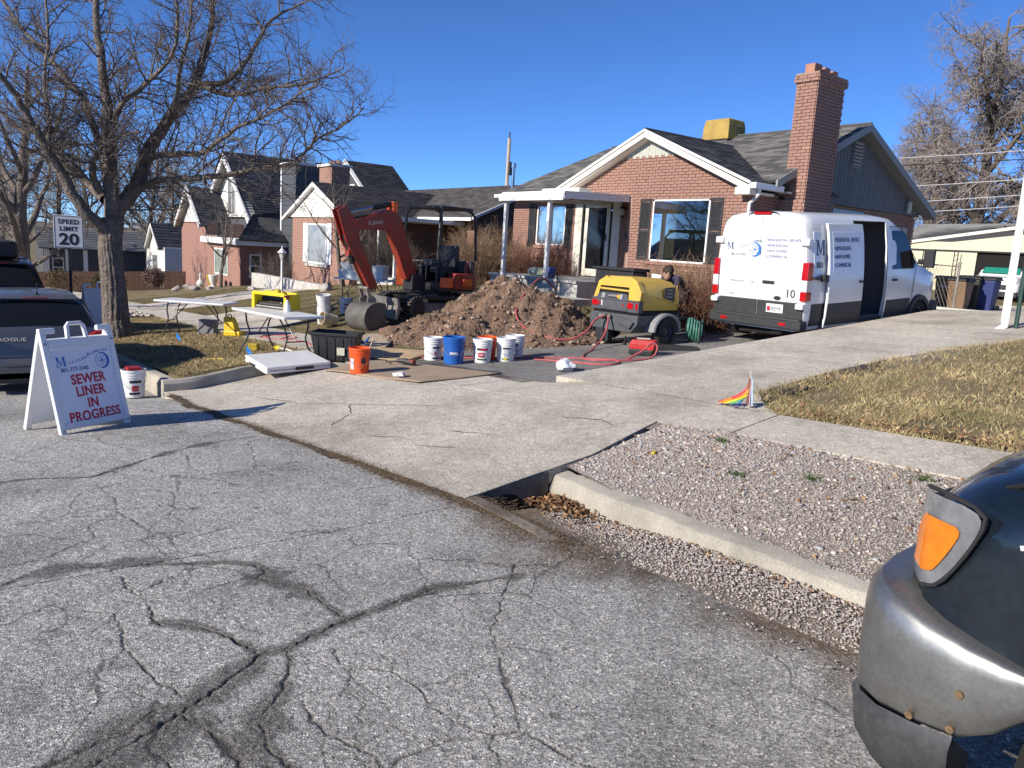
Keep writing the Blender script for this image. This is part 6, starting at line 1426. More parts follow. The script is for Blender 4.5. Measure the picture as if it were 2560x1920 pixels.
# ---- black tote
tt=thing('storage_tote','open black plastic tote in front of the excavator bucket','tote',(-11.15,5.18,-.275),R_(50))
b=MB(); P=[[(x*k,y*k,z) for x,y in ((-.36,-.24),(.36,-.24),(.36,.24),(-.36,.24))] for z,k in ((0,.80),(.38,.98),(.385,1.06),(.43,1.07),(.43,1.0),(.02,.80))]
b.loft(P,cap=False); b.add(P[-1],[(0,1,2,3)]); b.build('tote_body',M_black,tt,bevel=.015)
for i in range(5):
    for s in (-1,1): b=MB(); b.box((-.26+i*.13,s*.215,.19),(.05,.02,.34),rot=rx(-s*.1)); b.build('rib',M_black,tt)
b=MB(); b.box((.12,-.232,.15),(.12,.004,.12),rot=rx(.1)); b.build('paper_label',mat('paper_label',(.6,.6,.45)),tt)
# ---- cases, boxes and cables around the tables
t=thing('plastic_case','grey plastic box under the far folding table','box',(-16.45,4.75,-.55),R_(50)); b=MB(); b.box((0,0,.16),(.34,.22,.32)); b.build('case_body',mat('case_grey',(.22,.22,.23),rough=.6,var=.1),t,bevel=.02); b=MB(); b.bb((-.171,-.11,.0),(-.16,.11,.32)); b.build('case_side',M_tt,t)
t=thing('pump_box','yellow plastic pump standing on the sidewalk by the tables','pump',(-15.85,5.05,-.50),R_(40)); b=MB(); b.loft([[(x*k+o_,y*k,z) for x,y in ((-.13,-.1),(.13,-.1),(.13,.1),(-.13,.1))] for z,k,o_ in ((.1,1,0),(.22,.9,-.02),(.38,.7,-.06))]); b.bb((-.12,-.12,0),(.24,.12,.11)); b.build('pump_housing',mat('pump_yellow',(.75,.50,.01),rough=.4,var=.1),t,bevel=.015); b=MB(); b.tube([(-.1,0,.37),(-.08,0,.43),(-.02,0,.43),(.0,0,.36)],.012,6); b.build('pump_handle',M_black,t)
t=thing('tool_case','small yellow box near the blue flag on the grass','box',(-12.75,4.42,-.36),R_(50)); b=MB(); b.box((0,0,.07),(.16,.12,.14)); b.build('case_body',mat('drab_yellow',(.45,.33,.02),rough=.5,var=.2),t,bevel=.015)
t=thing('power_drill','grey and yellow power tool lying on the sidewalk edge','power tool',(-12.4,4.78,-.33),R_(20)); b=MB(); b.tube([(-.05,0,.05),(.12,0,.05),(.3,.02,.03)],[.04,.035,.02],8); b.build('tool_barrel',M_steel,t,smooth=40); b=MB(); b.tube([(-.2,.02,.05),(-.05,0,.05)],.04,8); b.build('tool_grip',mat('tool_yellow',(.6,.48,.02)),t)
def cord(name,label,pts,r,m,cat='cord',n=6,group=None,par=None):
    # smooth the polyline with Catmull-Rom
    P=[Vector(p) for p in pts]; out=[]
    for i in range(len(P)-1):
        p0=P[max(0,i-1)];p1=P[i];p2=P[i+1];p3=P[min(len(P)-1,i+2)]
        for k in range(6):
            t_=k/6; out.append(.5*((2*p1)+(p2-p0)*t_+(2*p0-5*p1+4*p2-p3)*t_*t_+(3*p1-p0-3*p2+p3)*t_**3))
    out.append(P[-1]); b=MB(); b.tube(out,r,n); o=b.build(name,m,par,smooth=60)
    if par is None: tag(o,label,cat,group)
    return o
gp=lambda x,y,d=.012:(x,y,gz(x,y)+d)
M_hose=mat('red_hose',(.42,.09,.095),rough=.6,var=.25,vscale=10); M_yel=mat('yellow_rope',(.70,.58,.03),rough=.6)
cord('yellow_rope','thin yellow rope loosely coiled on the dry grass',[gp(-12.0,3.45),gp(-11.75,3.6),gp(-11.55,3.45),gp(-11.35,3.5),gp(-11.3,3.72),gp(-11.5,3.85),gp(-11.3,4.0),gp(-11.1,3.95)],.009,M_yel,'rope')
cord('air_hose','red hose lying coiled behind the near white table',[gp(-14.6,5.6),gp(-15.0,5.9),gp(-15.4,5.6),gp(-15.0,5.35),gp(-14.4,5.6),gp(-14.7,5.95),gp(-15.3,5.9),gp(-15.2,5.5),gp(-14.5,5.5),gp(-13.8,5.75),gp(-13.0,5.6),gp(-12.2,5.9),gp(-11.4,6.1),gp(-10.9,6.3)],.016,M_hose,'hose',group='red air hoses')
cord('air_hose','red hose running straight behind the bucket row',[gp(-11.6,5.75),gp(-10.9,6.0,.02),gp(-10.4,6.55,.02),gp(-9.9,7.0,.02),gp(-9.2,7.9),gp(-8.7,8.3),gp(-8.35,8.55)],.016,M_hose,'hose',group='red air hoses')
cord('air_hose','red hose loop hanging from the compressor outlet to the asphalt',[(-9.93,9.86,.50),(-9.86,9.80,.38),(-9.75,9.6,.15),gp(-9.45,9.05),gp(-9.0,8.45),gp(-8.6,8.2),gp(-8.3,8.4),gp(-8.0,8.9,.03),(-7.98,9.05,.22),(-8.05,9.0,.28),(-8.12,8.85,.15),gp(-8.2,8.6)],.017,M_hose,'hose',group='red air hoses')
cord('air_hose','red hose curving down over the dirt pile to the compressor',[(-12.95,11.2,.75),(-12.6,10.5,1.02),(-12.2,9.9,.90),(-11.8,9.3,.62),(-11.45,8.95,.36),(-11.0,8.85,.16),(-10.55,9.0,.06),(-10.25,9.25,.05),(-10.1,9.5,.2),(-10.1,9.72,.42),(-10.02,9.86,.50)],.019,M_hose,'hose',group='red air hoses')
cord('air_hose','red hose doubled on the asphalt beside the white plastic bag',[gp(-9.2,7.6),gp(-8.6,7.85),gp(-8.15,7.95),gp(-8.0,8.2),gp(-8.3,8.45),gp(-9.0,8.15)],.016,M_hose,'hose',group='red air hoses')
# ---- sheets on the ground
M_card=mat('cardboard',(.36,.265,.185),rough=.9,var=.15,vscale=2,fine=.08)
def flat_sheet(name,label,cat,pts,m,th=.008,lift=.006,curl=0.):
    n=12; A,B,C_,D=[Vector((p[0],p[1],0)) for p in pts]; P=[];F=[]
    for i in range(n+1):
        for j in range(n+1):
            u,v=i/n,j/n; p=A.lerp(B,u).lerp(D.lerp(C_,u),v); z=z_mix(p.x,p.y) if p.x>-10.6 else z_walk(p.x,p.y); e=min(u,v,1-u,1-v)
            P.append((p.x,p.y,z+lift+.012*math.sin(7*u+3*v)*.5+curl*max(0,.12-e)*4*(.5+.5*math.sin(9*u+5*v))))
    for i in range(n):
        for j in range(n): F.append((i*(n+1)+j,(i+1)*(n+1)+j,(i+1)*(n+1)+j+1,i*(n+1)+j+1))
    b=MB(); b.add(P,F); o=b.build(name,m,None,smooth=50,solid=th); tag(o,label,cat); return o
flat_sheet('cardboard_sheet','large brown cardboard sheet laid on the apron by the buckets','cardboard',[(-10.35,4.62),(-8.38,5.02),(-8.35,6.35),(-10.6,5.9)],M_card,lift=.012,curl=.03)
flat_sheet('plywood_sheet','pale plywood sheet on the ground beside the dirt pile','plywood',[(-11.1,5.5),(-10.3,5.95),(-10.9,6.9),(-12.2,6.3)],mat('plywood',(.52,.38,.22),rough=.8,var=.25,vscale=3),lift=.03)
flat_sheet('plywood_sheet','dusty plywood sheet in front of the excavator blade','plywood',[(-12.4,6.0),(-11.8,6.4),(-13.3,7.5),(-14.2,7.0)],mat('plywood_dusty',(.40,.32,.24),rough=.9,var=.25,vscale=3),lift=.03)
def lump(name,label,cat,loc,size,m,seed,rough_=.35,sub=3,flat=1.):
    q=random.Random(seed); bm=bmesh.new(); bmesh.ops.create_icosphere(bm,subdivisions=sub,radius=1)
    ph=[Vector((q.gauss(0,1),q.gauss(0,1),q.gauss(0,1))) for _ in range(9)]
    for v in bm.verts:
        d=v.co.normalized(); k=1+rough_*sum(math.sin(d.dot(p)*2.6+i) for i,p in enumerate(ph))/5+rough_*.25*abs(math.sin(d.dot(ph[0])*7+d.dot(ph[1])*5))
        v.co=Vector((d.x*size[0],d.y*size[1],max(-.85*flat,d.z)*size[2]))*k
    me=bpy.data.meshes.new(name); bm.to_mesh(me); bm.free(); me.materials.append(m); o=bpy.data.objects.new(name,me); COL.objects.link(o); o.location=(loc[0],loc[1],loc[2]+size[2]*.8); me.polygons.foreach_set('use_smooth',[True]*len(me.polygons)); me.set_sharp_from_angle(angle=R_(38))
    return tag(o,label,cat)
lump('plastic_bag','crumpled white plastic bag on the concrete edge','bag',(-8.02,7.2,gz(-8,7.2)),(.14,.11,.09),mat('bag_white',(.72,.73,.75),rough=.35,var=.1),5,.5)
lump('rag','white crumpled rag lying on the cardboard','rag',(-9.0,5.08,gz(-9,5.08)+.01),(.10,.06,.035),M_bw,8,.6)
t=thing('power_drill','dark power tool with cord lying on the cardboard','power tool',(-9.95,5.72,gz(-9.9,5.7)+.02),R_(20)); b=MB(); b.tube([(-.15,0,.04),(0,.02,.05),(.16,.0,.04)],[.03,.045,.03],8); b.build('tool_body',M_black,t,smooth=40); b=MB(); b.box((.12,.02,.05),(.1,.08,.07)); b.build('tool_battery',mat('dull_red',(.25,.04,.03)),t,bevel=.015); b=MB(); b.tube([(-.15,0,.03),(-.3,-.08,.01),(-.42,.05,.01),(-.5,-.05,.01)],.008,5); b.build('tool_cord',M_black,t)
# ---- tool bag, black case and hose reel by the compressor
t=thing('tool_bag','red and black open tool bag on the asphalt by the compressor','tool bag',(-8.52,9.3,.02),R_(30)); b=MB(); b.loft([[(x*k,y*k,z) for x,y in ((-.2,-.13),(.2,-.13),(.2,.13),(-.2,.13))] for z,k in ((0,.95),(.07,1.0),(.1,1.0))]); b.build('bag_base',M_black,t,bevel=.02); b=MB(); b.loft([[(x*k+.03*kk,y*k,z) for x,y in ((-.2,-.13),(.2,-.13),(.2,.13),(-.2,.13))] for z,k,kk in ((.1,1.0,0),(.18,1.02,.5),(.25,.9,1))],cap=False); b.build('bag_side',mat('bag_red',(.50,.02,.02),rough=.6,var=.2,bump=.01,bscale=12),t,bevel=.015,solid=.012); b=MB(); b.tube([(-.2,-.02,.2),(-.28,-.04,.26),(-.3,0,.14)],.03,7); b.build('tool_grip',M_black,t); b=MB(); b.tube([(-.1,0,.26),(.12,.0,.27)],.016,6); b.build('bag_handle',mat('strap_grey',(.4,.37,.33)),t)
t=thing('tool_case','long flat black case lying beside the compressor wheel','case',(-8.62,10.25,.02),R_(45)); b=MB(); b.box((0,0,.055),(.75,.3,.11)); b.build('case_body',M_black,t,bevel=.02); b=MB(); b.bb((-.3,-.152,.05),(.3,-.15,.06)); b.build('case_seam',M_grey,t)
GRN=mat('hose_green',(.03,.14,.10),rough=.45,var=.15)
hr=thing('hose_reel','round dark green hose reel with green hose beside the compressor','hose reel',(-9.18,11.38,.06),R_(-52))
b=MB(); b.lathe([(0,-.16),(.05,-.15),(.19,-.14),(.2,-.12),(.06,-.12),(.06,.12),(.2,.12),(.2,.14),(0,.15)],26,(0,0,.27),(0,1,0)); b.build('reel_drum',GRN,hr,smooth=35)
pts=[]
for i in range(9*16+1):
    a=2*math.pi*i/16; k=i/(9*16); rr=.19+.03*math.sin(i*.37); pts.append((rr*math.cos(a)+.03*math.sin(i*.21),-.11+.22*k,.25+rr*math.sin(a)*(1.12 if math.sin(a)<0 else 1)))
b=MB(); b.tube(pts,.014,6); b.build('wound_hose',mat('hose_pale_green',(.07,.22,.16),rough=.5),hr,smooth=60)
b=MB(); b.tube([(.33,.1,0),(.33,.1,.42),(.1,.1,.42)],.012,6); b.tube([(-.12,.16,0),(0,.16,.27),(.14,.16,0)],.014,6); b.build('reel_stand',M_black,hr)
text('El-Air',.12,mat('reel_print',(.6,.66,.62)),hr,(0,-.162,.29),FACE_S,name='reel_lettering')
# ---- little flags
fl=thing('small_flag','small rainbow striped flag drooping at the lawn corner','flag',(-4.42,6.42,z_conc(-4.42,6.42)))
b=MB(); b.tube([(0,0,-.05),(-.02,0,.42)],.004,5); b.build('flag_stick',M_tt,fl)
st_=[(.62,.05,.05),(.80,.25,.02),(.80,.62,.02),(.10,.40,.12),(.05,.25,.55),(.30,.10,.50)]
for i,c in enumerate(st_):
    b=MB(); P=[]
    for j in range(8):
        u=j/7; w0=.055*i; x=-.02-.02*u+ -.28*u**1.3*(1-.35*i/5)+.05*math.sin(u*4+i); z=.34-.05*i*(1-u)-.33*u**.8-.004*i; P.append([(x+.02*i*u,-.03-.06*u-.018*i*u,max(.006+.002*i,z)),(x+.02*(i+1)*u,-.03-.06*u-.018*(i+1)*u-.025*u,max(.008+.002*i,z-.05*(1-u*.6)))])
    b.loft(P,closed=False,cap=False); b.build('flag_stripe',mat('flag_colour_%d'%i,c,rough=.7),fl,solid=.002)
fl.scale=(.85,.85,.85)
for i,(c,dx) in enumerate((((.55,.57,.60),.03),((.35,.5,.62),.05),((.62,.35,.45),.01),((.16,.08,.05),-.01))):
    b=MB(); b.add([(-.02+dx*.2,-.005-.004*i,.36),(dx*.9+.0,-.02-.01*i,.05),(dx*.9+.045,-.04-.01*i,.03),(.01+dx*.3,-.01-.004*i,.33)],[(0,1,2,3)]); b.build('flag_chevron',mat('flag_side_%d'%i,c,rough=.7),fl,solid=.002)
MF=mat('marker_blue',(.02,.20,.62),rough=.5)
for lab,x,y in (('blue marker flag on the mound close to the shaded bucket',-15.0,3.75),('blue marker flag beside the small yellow box',-11.95,4.02)):
    f=thing('marker_flag',lab,'flag',(x,y,z_left(x,y)),0,'blue marker flags'); b=MB(); b.tube([(0,0,0),(.01,0,.19)],.003,4); b.build('flag_wire',M_steel,f); b=MB(); b.add([(.01,0,.18),(.0,.0,.08),(.05,.05,.03),(.09,.07,.02),(.07,.06,.09),(.04,.02,.16)],[(0,1,4,5),(1,2,3,4)]); b.build('flag_cloth',MF,f,solid=.002)
# ---- white lamp post in the neighbour's lawn
lp=thing('lamp_post','white garden lamp post on the neighbour lawn','lamp post',(-22.0,8.45,-.45)); b=MB(); b.cyl((0,0,0),(.0,0,1.35),.04,.035,n=10); b.build('post',M_white,lp,smooth=40); b=MB(); b.lathe([(.035,1.32),(.06,1.36),(.10,1.52)],6); b.build('lamp_glass',mat('lamp_milk',(.6,.6,.56),rough=.4),lp); b=MB(); b.lathe([(.14,1.52),(.15,1.53),(.05,1.63),(.02,1.66),(.02,1.70),(0,1.74)],6); b.build('lamp_shade',M_white,lp)
# ---- things by the porch
t=thing('turtle_sandbox','bright green domed plastic lid standing behind the dirt pile','plastic lid',(-14.0,10.95,.42),R_(50)); b=MB(); n=14; pr=[(.42*math.cos(math.pi*i/n)*(1.0 if i%2 else .97),.42*math.sin(math.pi*i/n)*.95) for i in range(n+1)]; b.prism([(p,q_+.02) for p,q_ in pr],'y',-.06,.06); b.build('lid_shell',mat('lid_green',(.03,.24,.03),rough=.45,var=.15),t,bevel=.02); b=MB(); b.lathe([(.05,.0),(.075,.0)],14,(0,-.064,.16),(0,1,0)); b.build('moulded_ring',M_black,t)
t=thing('barbecue_grill','long black lidded grill standing in front of the porch','grill',(-11.55,11.75,.3),R_(0)); b=MB(); b.bb((-.55,-.22,.62),(.55,.22,.98)); b.build('grill_body',M_black,t,bevel=.03); b=MB(); b.bb((-.62,-.26,.98),(.6,.24,1.04)); b.build('grill_lid',M_black,t,bevel=.015)
for x in (-.5,.5): b=MB(); b.bb((x-.03,-.2,0),(x+.03,.2,.62)); b.build('leg',M_black,t)
t=thing('planter_pot','blue planter on the stoop behind the porch post','planter',(-15.05,12.75,.93)); b=MB(); b.box((0,0,.13),(.2,.2,.26),taper=1.12); b.build('pot',mat('planter_blue',(.03,.08,.30),rough=.5),t,bevel=.02)
for lab,x,y,m_ in (('pale blue and tan sack leaning by the front door',-16.3,13.3,(.45,.42,.36)),('cream and green sack on the stoop beside the door',-15.85,13.1,(.40,.38,.22))): lump('garden_sack',lab,'sack',(x,y,.93),(.24,.16,.12),mat('sack_'+str(int(m_[0]*100)),m_,rough=.7,col2=(.2,.3,.3),vscale=6),int(m_[0]*90),.3,2)
t=thing('waste_basket','dark and white plastic tub beside the stoop','tub',(-14.75,11.35,.42)); b=MB(); b.box((0,0,.15),(.34,.3,.3),taper=1.1); b.build('tub_body',M_black,t,bevel=.02); b=MB(); b.box((-.12,-.16,.15),(.1,.02,.28)); b.build('tub_label',M_tt,t)
# ---- person bending down behind the compressor
pe=thing('person','person with dark brown hair in dark clothes bending behind the compressor','person',(-10.55,12.3,.22))
def skin_body(name,joints,edges,m,par,sub=2,smooth=True):
    me=bpy.data.meshes.new(name); me.from_pydata([j[0] for j in joints],edges,[]); o=bpy.data.objects.new(name,me); COL.objects.link(o); o.parent=par
    sk=o.modifiers.new('skin','SKIN'); sk.use_smooth_shade=True
    for i,j in enumerate(joints): me.skin_vertices[0].data[i].radius=(j[1],j[2] if len(j)>2 else j[1])
    me.skin_vertices[0].data[0].use_root=True
    s=o.modifiers.new('sub','SUBSURF'); s.levels=sub; s.render_levels=sub; me.materials.append(m); return o
J=[((0,.25,.70),.15,.12),((0,.10,.86),.14,.11),((0,-.08,.98),.15,.11),((0,-.16,1.02),.07),((.17,-.10,.99),.06),((-.17,-.10,.99),.06),((.23,-.22,.78),.045),((-.23,-.22,.78),.045),((.16,-.34,.62),.035),((-.16,-.34,.62),.035),((.10,.25,.62),.085),((-.10,.25,.62),.085),((.12,-.05,.42),.065),((-.12,-.05,.42),.065),((.12,.16,.06),.045),((-.12,.16,.06),.045),((.12,.02,.03),.04),((-.12,.02,.03),.04)]
skin_body('body',J,[(0,1),(1,2),(2,3),(2,4),(2,5),(4,6),(5,7),(6,8),(7,9),(0,10),(0,11),(10,12),(11,13),(12,14),(13,15),(14,16),(15,17)],mat('dark_purple_cloth',(.05,.045,.075),rough=.85,var=.25,vscale=10),pe)
b=MB(); b.lathe([(0,-.13),(.05,-.12),(.075,-.06),(.085,.02),(.08,.08),(.05,.115),(0,.125)],18,(0,-.24,1.06)); hd=b.build('head',mat('skin_tone',(.45,.27,.19),rough=.6),pe,smooth=60)
b=MB(); b.box((0,-.325,1.05),(.022,.03,.04)); b.build('nose',MATS['skin_tone'],hd,bevel=.008)
for s in (-1,1):
    b=MB(); b.box((s*.03,-.318,1.08),(.02,.006,.01)); b.build('eye',M_dark,hd); b=MB(); b.box((s*.084,-.24,1.06),(.012,.03,.05)); b.build('ear',MATS['skin_tone'],hd,bevel=.004)
b=MB(); b.box((0,-.315,1.005),(.045,.006,.008)); b.build('mouth',mat('lip_tone',(.3,.12,.1)),hd)
lump('hair','','',(0,0,0),(.105,.115,.12),mat('brown_hair',(.035,.02,.012),rough=.6,var=.4,vscale=20,bump=.02,bscale=40),12,.18,3); hair=bpy.context.scene.objects['hair']; hair.parent=hd; hair.location=(0,-.215,1.115)
for k_ in ('label','category'):
    if k_ in hair: del hair[k_]
for s in (-1,1):
    ha=MB(); ha.box((s*.16,-.36,.58),(.06,.03,.08)); ho=ha.build('hand',MATS['skin_tone'],pe,bevel=.015)
    for i in range(4):
        f_=MB(); f_.tube([(s*.16-.024+i*.016,-.365,.545),(s*.16-.024+i*.016,-.375,.515-.004*(i in(1,2))),(s*.16-.024+i*.016,-.355,.49)],.007,6); f_.build('finger',MATS['skin_tone'],ho)
    f_=MB(); f_.tube([(s*.125,-.36,.59),(s*.105,-.375,.56),(s*.11,-.38,.535)],.008,6); f_.build('thumb',MATS['skin_tone'],ho)
b=MB(); b.box((0,0,.2),(.26,.02,.4),rot=ry(.06)); o=b.build('white_sack',mat('sack_white',(.6,.62,.64),rough=.7,var=.12,vscale=7,bump=.02,bscale=9),None,bevel=.008); tag(o,'white paper sack standing upright beside the bending person','sack'); o.location=(-10.75,11.95,.86)
b=MB(); b.bb((-.16,-.2,0),(.2,.2,.62)); o2=b.build('crate',mat('crate_wood',(.3,.22,.14),rough=.9,var=.3)); tag(o2,'wooden crate under the white sack behind the compressor','crate'); o2.location=(-10.75,11.95,.24)

# ---- dirt pile
def zpile(x,y):
    d1=1-math.hypot((x+12.15)/1.75,(y-9.55)/1.75)**1.15; d2=.98*(1-math.hypot((x+12.95)/1.5,(y-9.6)/1.5)**1.2); d3=.62*(1-math.hypot((x+12.4)/1.75,(y-8.2)/1.5)**1.3); d4=.5*(1-math.hypot((x+11.1)/1.1,(y-9.6)/1.35)**1.3)
    h=max(0,.95*d1,.92*d2,.75*d3,d4)
    n=.07*math.sin(x*4.1+y*2.3)+.05*math.sin(x*7.7-y*5.9+1)+.035*math.sin(x*13+y*11)+.03*math.sin(x*19-y*17+2)
    return h+(n*min(1,h*3))
M_dirt=mat('dug_dirt',(.235,.15,.10),rough=1,col2=(.135,.085,.055),vscale=3.5,bump=.05,bscale=14,fine=.35)
P=[];F=[]; nx,ny=120,120
for i in range(nx):
    for j in range(ny):
        x=-14.9+5.3*i/(nx-1); y=6.5+5.4*j/(ny-1); h=zpile(x,y); P.append((x,y,gz(x,y)-.05+h*1.0+(rnd.uniform(-.02,.02) if h>.02 else -.05)))
for i in range(nx-1):
    for j in range(ny-1):
        if max(zpile(P[k][0],P[k][1]) for k in (i*ny+j,(i+1)*ny+j))>0: F.append((i*ny+j,(i+1)*ny+j,(i+1)*ny+j+1,i*ny+j+1))
b=MB(); b.add(P,F); dp=b.build('dirt_pile',M_dirt,None,smooth=60); tag(dp,'heap of freshly dug brown dirt in the front yard','dirt pile')
n=9500; xs_=nr.uniform(-14.8,-9.8,n); ys_=nr.uniform(6.6,11.6,n); hh=np.array([zpile(a,c) for a,c in zip(xs_,ys_)]); k_=(hh>.0)|((nr.random(n)<.22)&(np.array([zpile(a*.86-1.7,c*.86+1.3) for a,c in zip(xs_,ys_)])>0)); xs_,ys_,hh=xs_[k_],ys_[k_],hh[k_]; n=len(xs_); sz=nr.uniform(.008,.026,n)*(1+2.2*(nr.random(n)<.07))
zz=np.array([gz(a,c) for a,c in zip(xs_,ys_)])-.05+hh
DC=[(.25,.165,.115),(.19,.125,.085),(.32,.22,.16),(.15,.10,.065),(.38,.29,.22)]
o=stones('dirt_clods',np.stack([xs_,ys_,zz+sz*.25],-1),sz,pick(DC,n),M_stone,dp,flat=.8); tag(o,kind='stuff')
for i,(x,y,s) in enumerate(((-12.9,9.05,.20),(-12.1,8.9,.14),(-11.9,8.3,.10),(-13.2,8.6,.12),(-11.3,8.7,.09),(-12.5,8.0,.11),(-13.3,7.5,.13),(-13.05,7.2,.15),(-12.8,7.35,.10),(-11.2,9.2,.08),(-12.6,9.3,.1))):
    o=lump('clod','','',(x,y,gz(x,y)+zpile(x,y)-.12),(s,s*.85,s*.7),mat('clod_dark',(.10,.066,.043),rough=1,col2=(.2,.13,.09),vscale=8,bump=.03,bscale=20),i+30,.5,2); o.parent=dp
    if 'category' in o: del o['category']
pp=thing('pipe_offcut','broken clay sewer pipe lying at the foot of the dirt','pipe',(-13.25,7.35,gz(-13.2,7.3)+.06),R_(20)); b=MB(); b.lathe([(.10,-.3),(.10,.22),(.125,.23),(.125,.32),(.10,.32),(.085,.32),(.085,-.3)],18,(0,0,.05),(1,.2,.25),closed=True); b.build('pipe_barrel',mat('clay_pipe',(.2,.12,.08),rough=.85,var=.4,vscale=9),pp,smooth=40)
flat_sheet('tarp_scrap','crumpled blue plastic scrap on the ground by the tote','tarp',[(-12.9,6.05),(-12.5,6.3),(-12.8,6.6),(-13.2,6.35)],mat('tarp_blue',(.02,.10,.35),rough=.4,var=.3),lift=.02,curl=.25)

# ================================================================= NEIGHBOURING BUILDINGS
def brick_tex(name,c1,c2,mort,axis,scale=1.):
    """far brick walls: bricks too small to pick apart"""
    m=bpy.data.materials.new(name); m.use_nodes=True; t=m.node_tree; N=t.nodes; L=t.links; b=N['Principled BSDF']; b.inputs['Roughness'].default_value=.9
    tc=N.new('ShaderNodeTexCoord'); sx=N.new('ShaderNodeSeparateXYZ'); cb=N.new('ShaderNodeCombineXYZ'); L.new(tc.outputs['Object'],sx.inputs[0]); L.new(sx.outputs[0 if axis=='x' else 1],cb.inputs[0]); L.new(sx.outputs[2],cb.inputs[1])
    br=N.new('ShaderNodeTexBrick'); L.new(cb.outputs[0],br.inputs['Vector']); br.inputs['Color1'].default_value=(*c1,1); br.inputs['Color2'].default_value=(*c2,1); br.inputs['Mortar'].default_value=(*mort,1)
    br.inputs['Scale'].default_value=1; br.inputs['Brick Width'].default_value=.21*scale; br.inputs['Row Height'].default_value=.07*scale; br.inputs['Mortar Size'].default_value=.012*scale; br.inputs['Bias'].default_value=0
    L.new(br.outputs[0],b.inputs['Base Color']); bp=N.new('ShaderNodeBump'); bp.inputs['Distance'].default_value=.01; L.new(br.outputs['Fac'],bp.inputs['Height']); bp.invert=True; L.new(bp.outputs[0],b.inputs['Normal']); MATS[name]=m; return m
BX_=brick_tex('far_brick_x',(.36,.15,.095),(.29,.11,.07),(.42,.33,.27),'x'); BY_=brick_tex('far_brick_y_shaded',(.30,.13,.085),(.24,.095,.065),(.36,.28,.23),'y')  # y copy toned darker: shade of the side walls put into the colour
BR2=brick_tex('rose_brick_x',(.36,.17,.13),(.30,.13,.10),(.40,.27,.22),'x'); BR2y=brick_tex('rose_brick_y_shaded',(.28,.13,.10),(.22,.10,.08),(.33,.23,.19),'y')  # rose y copy also carries the side wall's shade in its colour
M_wside=mat('white_siding',(.76,.74,.68),rough=.6,var=.06); M_dside=mat('charcoal_siding',(.075,.08,.09),rough=.7,var=.12,obvar=.06)
DARKROOF=((.055,.05,.05),(.075,.068,.066),(.04,.037,.037)); SLATE=((.055,.06,.068),(.075,.08,.09),(.04,.043,.05))
def rel(root,mb,name,m,**k):
    o=mb.build(name,m,None,**k); o.parent=root; o.matrix_parent_inverse=Matrix.Translation(root.location).inverted(); return o
def relo(root,o): o.parent=root; o.matrix_parent_inverse=Matrix.Translation(root.location).inverted(); return o
def win_s(root,x0,x1,z0,z1,y,curtain=(.6,.62,.62),fr=.07,split=True):
    b=MB()
    for (a,c) in (((x0,z0),(x0+fr,z1)),((x1-fr,z0),(x1,z1)),((x0+fr,z1-fr),(x1-fr,z1)),((x0+fr,z0),(x1-fr,z0+fr))): b.bb((a[0],y-.04,a[1]),(c[0],y+.02,c[1]))
    if split: b.bb(((x0+x1)/2-.025,y-.03,z0+fr),((x0+x1)/2+.025,y+.02,z1-fr))
    w=rel(root,b,'window',M_white)
    b=MB(); b.quad((x0+fr,y-.012,z0+fr),(x1-fr,y-.012,z0+fr),(x1-fr,y-.012,z1-fr),(x0+fr,y-.012,z1-fr)); b.build('pane',mat('far_pane_%d'%int(curtain[0]*100),tuple(c*.6 for c in curtain),rough=.12,col2=tuple(c*.35 for c in curtain),vscale=3),w)
    return w
def win_e(root,y0,y1,z0,z1,x,glass_=(.05,.06,.06),fr=.06):
    b=MB()
    for (a,c) in (((y0,z0),(y0+fr,z1)),((y1-fr,z0),(y1,z1)),((y0+fr,z1-fr),(y1-fr,z1)),((y0+fr,z0),(y1-fr,z0+fr)),((y0+fr,(z0+z1)/2-.03),(y1-fr,(z0+z1)/2+.03))): b.bb((x-.02,a[0],a[1]),(x+.04,c[0],c[1]))
    w=rel(root,b,'window',M_white); b=MB(); b.quad((x+.012,y0+fr,z0+fr),(x+.012,y1-fr,z0+fr),(x+.012,y1-fr,z1-fr),(x+.012,y0+fr,z1-fr)); b.build('pane',mat('side_pane',glass_,rough=.1),w); return w
# ---- white-gabled brick house
n1=thing('gabled_house','brick house with white clapboard gable and white shutters behind the lamp post','house',(-28,16,-.3))
b=MB(); b.bb((-31.4,12.5,-.35),(-26.0,18,2.32)); rel(n1,b,'wall',BX_)
b=MB(); b.bb((-31.42,12.47,-.7),(-25.98,18,-.33)); rel(n1,b,'foundation',M_step)
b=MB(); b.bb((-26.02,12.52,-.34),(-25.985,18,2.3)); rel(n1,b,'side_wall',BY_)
for i in range(9):
    z=2.34+i*.135; w=(3.6-(z))/1.26*3.0
    if w>.15: b=MB(); b.prism([(-28.95-w,z),(-28.95+w,z),(-28.95+max(.02,w-.32),z+.132),(-28.95-max(.02,w-.32),z+.132)],'y',12.44+.0,12.5); rel(n1,b,'clapboard',M_wside)
for sgn in (-1,1):
    b=MB(); b.prism([(-28.95,3.66),(-28.95+sgn*3.1,2.30),(-28.95+sgn*3.1,2.18),(-28.95,3.52)],'y',12.28,12.42); rel(n1,b,'rake_board',M_white)
relo(n1,shingles('roof',None,(-25.85,12.3,2.33),(-25.85,19,2.33),(-28.95,19,3.68),(-28.95,12.3,3.68),cols=DARKROOF)); relo(n1,shingles('roof',None,(-32.05,19,2.33),(-32.05,12.3,2.33),(-28.95,12.3,3.68),(-28.95,19,3.68),cols=DARKROOF))
win_s(n1,-29.75,-27.95,.55,2.1,12.5,(.62,.68,.72),split=False)
